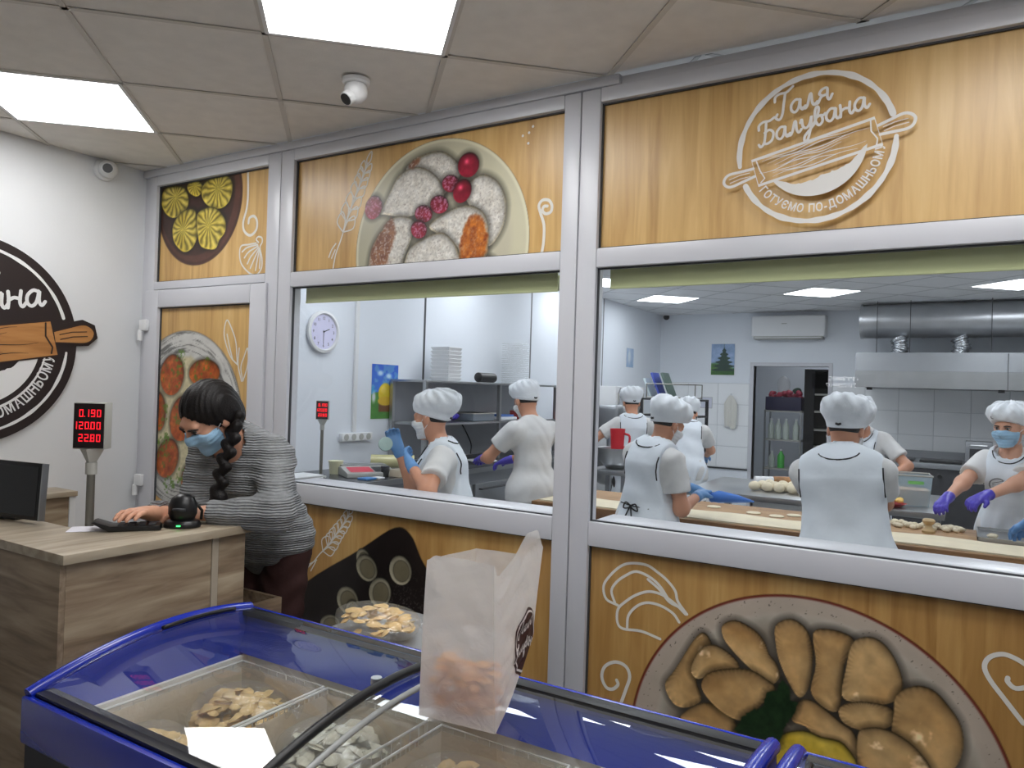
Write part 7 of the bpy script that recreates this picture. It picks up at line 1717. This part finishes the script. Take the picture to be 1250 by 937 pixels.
t = thing('dough_crumbs', 'heap of small dough pieces around the wooden stamp', 'dough', (3.76, 2.28, TZ+.001))
for i in range(70):
    a, r = rnd.uniform(0, 6.28), math.sqrt(rnd.random()); m.ellipsoid((.22*r*math.cos(a), .10*r*math.sin(a), .012), (rnd.uniform(.012, .022), rnd.uniform(.010, .018), .013), 7, 5, lump=.2, seed=i)
tag(m.build('dough_pieces', M_['flour'], t, smooth=True), kind='stuff')
t = thing('wooden_stamp', 'turned wooden dough stamp standing on the table near the violet gloves', 'stamp', (3.80, 2.13, TZ+.001))
MB().lathe([(.032, 0), (.034, .012), (.020, .026), (.016, .040), (.028, .052), (.032, .064), (.024, .074), (0, .077)], n=24).build('stamp', mat('turned_wood', (196, 168, 120), .5, noise=.15, nscale=20), t, smooth=True, auto=.8)
t = thing('baking_sheet', 'stainless baking sheet at the right end of the wooden table', 'tray', (4.02, 2.02, TZ+.002)); bx(0, .6, 0, .38, 0, .008).build('sheet', M_['steel'], t, bevel=.002)
for q in ((0, .6, 0, .006), (0, .6, .374, .38), (0, .006, 0, .38), (.594, .6, 0, .38)): bx(*q, .008, .022).build('rim', M_['steel'], t)
t = thing('dough_piece', 'small dumpling lying on the corner of the baking sheet', 'dumpling', (4.09, 2.12, TZ+.018)); MB().ellipsoid((0, 0, .004), (.025, .018, .014), 12, 8, lump=.15).build('dough', M_['flour'], t, smooth=True)
# black oval pans and tubs under the table
t = thing('black_oval_pan', 'black oval pan on the shelf under the wooden table', 'pan', (2.70, 1.98, .361)); MB().lathe([(.16, 0), (.22, .09), (.235, .095), (.20, .09), (.15, .02), (0, .02)], n=32, sx=1.3, sy=.9).build('pan', M_['black'], t, smooth=True, auto=.8)
rnd = random.Random(12)
for k in range(5):
    t = thing('grey_tub', ['grey tub under the table left of the broad-backed cook', 'small grey tub on the under-shelf behind the broad-backed cook', 'grey tub under the table just right of the broad-backed cook', 'second grey tub right of the broad-backed cook under the table', 'grey tub under the right end of the wooden table'][k], 'tub', ([2.2, 3.14, 3.8, 4.25, 4.65][k], 2.02, .361), 0, 'grey tubs under the wooden table')
    MB().lathe([(.07, 0), (.09, .14), (.095, .145), (.085, .14)], n=20).build('tub', M_['dark' if k % 2 else 'grey'], t, smooth=True, auto=.7)

SZ = 0.87
t = thing('steel_table', 'stainless work table with dough balls behind the wooden table', 'table', (2.22, 2.82, 0))
bx(2.22, 3.86, 2.80, 3.50+.35, SZ-.04, SZ).build('tabletop', M_['steel'], t, world=True, bevel=.003)
for x in (2.26, 3.77):
    for y in (2.84, 3.76): bx(x, x+.05, y, y+.05, 0, SZ-.041).build('leg', M_['steelb'], t, world=True)
bx(2.28, 3.80, 2.90, 3.74, .3, .32).build('under_shelf', M_['steelb'], t, world=True)
rnd = random.Random(21); first = None; n_ = 0
labs = ['front left', 'front second', 'front third', 'front fourth', 'front fifth', 'front right']
for r_ in range(3):
    for k in range(6):
        x = 2.66+k*.085+r_*.03+rnd.uniform(-.01, .01); y = 3.10+r_*.10+rnd.uniform(-.01, .01)
        if first is None: t = thing('dough_ball', '', 'dough', (x, y, SZ+.001), 0, 'dough balls on the steel table'); MB().ellipsoid((0, 0, .034), (.042, .042, .034), 18, 12).build('dough', M_['flour'], t, smooth=True); first = t
        else: t = copy_tree(first); t.location = (x, y, SZ+.001)
        t['label'] = '%s dough ball from the left in the %s row on the steel table' % (['first', 'second', 'third', 'fourth', 'fifth', 'sixth'][k], ['front', 'middle', 'back'][r_])
t = thing('rolling_pin', 'rolling pin with a white handle and browned barrel on the steel table', 'rolling pin', (2.78, 3.62, SZ+.034), math.radians(30))
MB().cyl((-.25, 0, 0), (-.11, 0, 0), .030, n=18).build('handle', M_['white'], t, smooth=True, auto=.8); MB().tube([(-.11, 0, 0), (-.105, 0, 0), (.25, 0, 0)], [.022, .033, .033], 18).build('barrel', mat('browned_wood_barrel', (190, 138, 88), .5, noise=.5, nscale=16), t, smooth=True, auto=.8)
t = thing('dough_container', 'tall translucent container of flour and mince on the steel table', 'container', (3.63, 3.14, SZ+.001), math.radians(8))
def taper(x, y, z, k=1.12): return [(-x, -y, 0), (x, -y, 0), (x, y, 0), (-x, y, 0), (-x*k, -y*k, z), (x*k, -y*k, z), (x*k, y*k, z), (-x*k, y*k, z)]
m = MB(); v = taper(.125, .10, .20); m.add(v, [(0, 3, 2, 1), (0, 1, 5, 4), (1, 2, 6, 5), (2, 3, 7, 6), (3, 0, 4, 7)]); m.build('container_wall', mat('clear_blue_plastic', (190, 214, 226), .3, alpha=.45), t)
m = MB(); v = taper(.118, .093, .10, 1.05); m.add([(a, b_, c_+.004) for a, b_, c_ in v], [(0, 3, 2, 1), (4, 5, 6, 7), (0, 1, 5, 4), (1, 2, 6, 5), (2, 3, 7, 6), (3, 0, 4, 7)]); m.build('filling', mat('mince_and_flour', (196, 168, 144), .9, noise=.35, nscale=40), t)
m = MB(); m.tube([(-.142, -.114, .2), (.142, -.114, .2), (.142, .114, .2), (-.142, .114, .2)], .006, 6, closed=True); m.build('container_rim', M_['grey'], t)
bx(.0, .09, -.1125, -.111, .145, .165).build('green_label', mat('green_marker', (130, 210, 110), .6), t)
t = thing('red_dish', 'red dish heaped with yellow butter on the steel table', 'dish', (3.56, 2.93, SZ+.001)); MB().lathe([(.05, 0), (.085, .022), (.09, .024), (.05, .012)], n=24).build('dish', mat('red_dish', (178, 40, 44), .4), t, smooth=True, auto=.8)
m = MB()
for i in range(14): m.ellipsoid((rnd.uniform(-.05, .05), rnd.uniform(-.05, .05), .03+rnd.uniform(0, .02)), (.02, .02, .014), 8, 6)
tag(m.build('butter_pieces', mat('yellow_butter', (236, 196, 110), .6), t, smooth=True), kind='stuff')
t = thing('dark_tray', 'dark steel tray between the container and the violet gloves', 'tray', (3.66, 2.50, TZ-.02)); 
bpy.data.objects.remove(t)

# ------------------------------------------------------------------ back-left corner: mixer, cabinet, cutting boards
t = thing('planetary_mixer', 'steel dough mixer with a bowl beside the far left cook', 'mixer', (0.86, 4.72, 0), 0.0)
bx(-.22, .22, -.30, .20, 0, .08).build('mixer_base', M_['dark'], t, bevel=.01); bx(-.12, .12, .02, .18, .08, 1.30).build('mixer_column', M_['steelb'], t, bevel=.02)
bx(-.13, .13, -.28, .18, 1.18, 1.42).build('mixer_head', M_['steelb'], t, bevel=.04, seg=3)
MB().lathe([(.09, .62), (.18, .68), (.21, .82), (.215, .94), (.205, .94), (.17, .70), (0, .66)], (0, -.17, 0), 32).build('mixing_bowl', M_['steel'], t, smooth=True, auto=.8)
MB().cyl((0, -.16, .92), (0, -.16, 1.18), .03, n=14).build('beater_shaft', M_['steel'], t)
bx(-.03, .03, -.17, .05, .52, .62).build('bowl_bracket', M_['dark'], t)
m = MB(); m.lathe([(.03, 1.42), (.015, 1.46), (.015, 1.54), (.03, 1.55), (.012, 1.60)], (0, .1, 0), 16); m.build('pouring_funnel', M_['steelb'], t, smooth=True, auto=.8)
t = thing('red_jug', 'bright red plastic jug beside the mixer bowl', 'jug', (1.30, 3.66, 1.0)); 
bpy.data.objects.remove(t)
t = thing('steel_cabinet', 'low steel cabinet with mixing bowl under the far left window edge', 'cabinet', (0.55, 3.2, 0)); 
bpy.data.objects.remove(t)
t = thing('side_table', 'steel side table beside the mixer at the far left', 'table', (1.22, 3.28, 0))
bx(0, .36, 0, .42, .86, .90).build('tabletop', M_['steel'], t, bevel=.003)
for x in (.01, .31):
    for y in (.01, .37): bx(x, x+.04, y, y+.04, 0, .859).build('leg', M_['steelb'], t)
bx(.05, .31, .05, .37, .35, .37).build('under_shelf', M_['steelb'], t)
t = thing('mixing_bowl', 'large dark steel bowl on the side table at the left edge of the right window', 'bowl', (1.40, 3.48, .902)); MB().lathe([(.08, 0), (.14, .06), (.16, .17), (.165, .175), (.15, .17), (.12, .05), (0, .02)], n=32).build('bowl', M_['steel'], t, smooth=True, auto=.8)
t = thing('red_jug', 'bright red plastic jug standing in the steel bowl at the far left', 'jug', (1.40, 3.50, 1.08)); MB().lathe([(.05, -.13), (.06, .10), (.066, .16), (.060, .16), (.05, -.10)], n=20).build('jug_body', mat('bright_red_plastic', (206, 34, 48), .4), t, smooth=True, auto=.8); MB().tube(catmull([(.062, 0, .12), (.11, 0, .10), (.10, 0, .02), (.06, 0, .0)], 5), .010, 8).build('handle', M_['redp'] if 'redp' in M_ else bpy.data.materials['bright_red_plastic'], t, smooth=True)

t = thing('white_oven_cabinet', 'pale tall appliance against the left wall behind the mixer', 'cabinet', (0.06, 5.15, 0))
bx(0, .60, 0, .85, .1, 1.62).build('cabinet_body', M_['white'], t, bevel=.01); bx(.60, .615, .05, .80, .15, 1.55).build('door', M_['grey'], t, bevel=.006); MB().tube([(.616, .12, .7), (.65, .12, .7), (.65, .12, 1.1), (.616, .12, 1.1)], .009, 6).build('handle', M_['steel'], t)
for x in (.03, .52):
    for y in (.04, .76): bx(x, x+.05, y, y+.05, 0, .099).build('foot', M_['dark'], t)
t = thing('dark_shelf_rack', 'dark metal rack near the back left corner carrying cutting boards', 'rack', (0.82, 5.45, 0))
for x in (0, .62):
    for y in (0, .42): bx(x, x+.03, y, y+.03, 0, 1.50).build('upright', M_['dark'], t)
for z in (.3, .85, 1.30, 1.48): bx(0, .65, 0, .45, z, z+.02).build('shelf', M_['dark'], t)
t = thing('board_holder', 'grey wire holder for cutting boards on the dark rack', 'holder', (0.86, 5.55, 1.502))
for y in (.0, .25): MB().tube([(0, y, 0), (0, y, .16), (.0, y, .16)], .006, 6).build('wire_loop', M_['polegrey'], t)
MB().tube([(0, 0, .16), (.56, 0, .16), (.56, .25, .16), (0, .25, .16)], .006, 6, closed=True).build('wire_frame', M_['polegrey'], t); MB().tube([(0, 0, .01), (.56, 0, .01), (.56, .25, .01), (0, .25, .01)], .006, 6, closed=True).build('wire_frame', M_['polegrey'], t)
for x in (.56,):
    for y in (0, .25): MB().cyl((x, y, 0), (x, y, .16), .006, n=6).build('wire_post', M_['polegrey'], t)
for k, (col, nm, lab, x, h) in enumerate((((200, 214, 216), 'pale', 'pale cutting board leaning in the holder, leftmost', .04, .23), ((66, 84, 176), 'blue', 'blue cutting board leaning in the holder', .15, .30), ((92, 112, 104), 'green', 'grey-green cutting board leaning right of the blue one', .27, .30))):
    t = thing('cutting_board', lab, 'cutting board', (0.86+x, 5.68, 1.51), (0, math.radians(-22), 0), 'cutting boards in the wire holder'); bx(-.012, .012, -.11, .11, 0, h).build('board', mat(nm+'_board', col, .5), t, bevel=.006)
t = thing('yellow_cloth', 'yellow cloth over the edge of the dark rack', 'cloth', (1.30, 5.44, 1.322)); bx(0, .12, -.01, .2, 0, .012).build('cloth', mat('yellow_cloth', (214, 206, 60), .9), t, bevel=.004); bx(0, .12, -.014, -.006, -.14, .012).build('cloth_drop', bpy.data.materials['yellow_cloth'], t)
# lit lettering in the shop behind the photographer, seen mirrored in the pane
t = thing('lit_sign', 'small lit lettering sign reading ГРУЗИНС, seen mirrored in the right window pane', 'sign', (2.95, YB+.02, 1.72))
bx(-.28, .28, -.019, 0, -.07, .07).build('sign_board', M_['dark'], t)
m = MB(); sf = lambda u, v, d: (-u, .001+d, v)
put_text(m, 'ГРУЗИНС', sf, 0, .012, .050, 0, .01, squeeze=1.15); put_text(m, 'ГРУЗИНС', sf, .02, -.052, .050, 0, .01, squeeze=1.15); m.build('lit_letters', emat('lit_letters_white', (255, 255, 255), 16.0), t)  # second row imitates the doubled reflection of the glazing
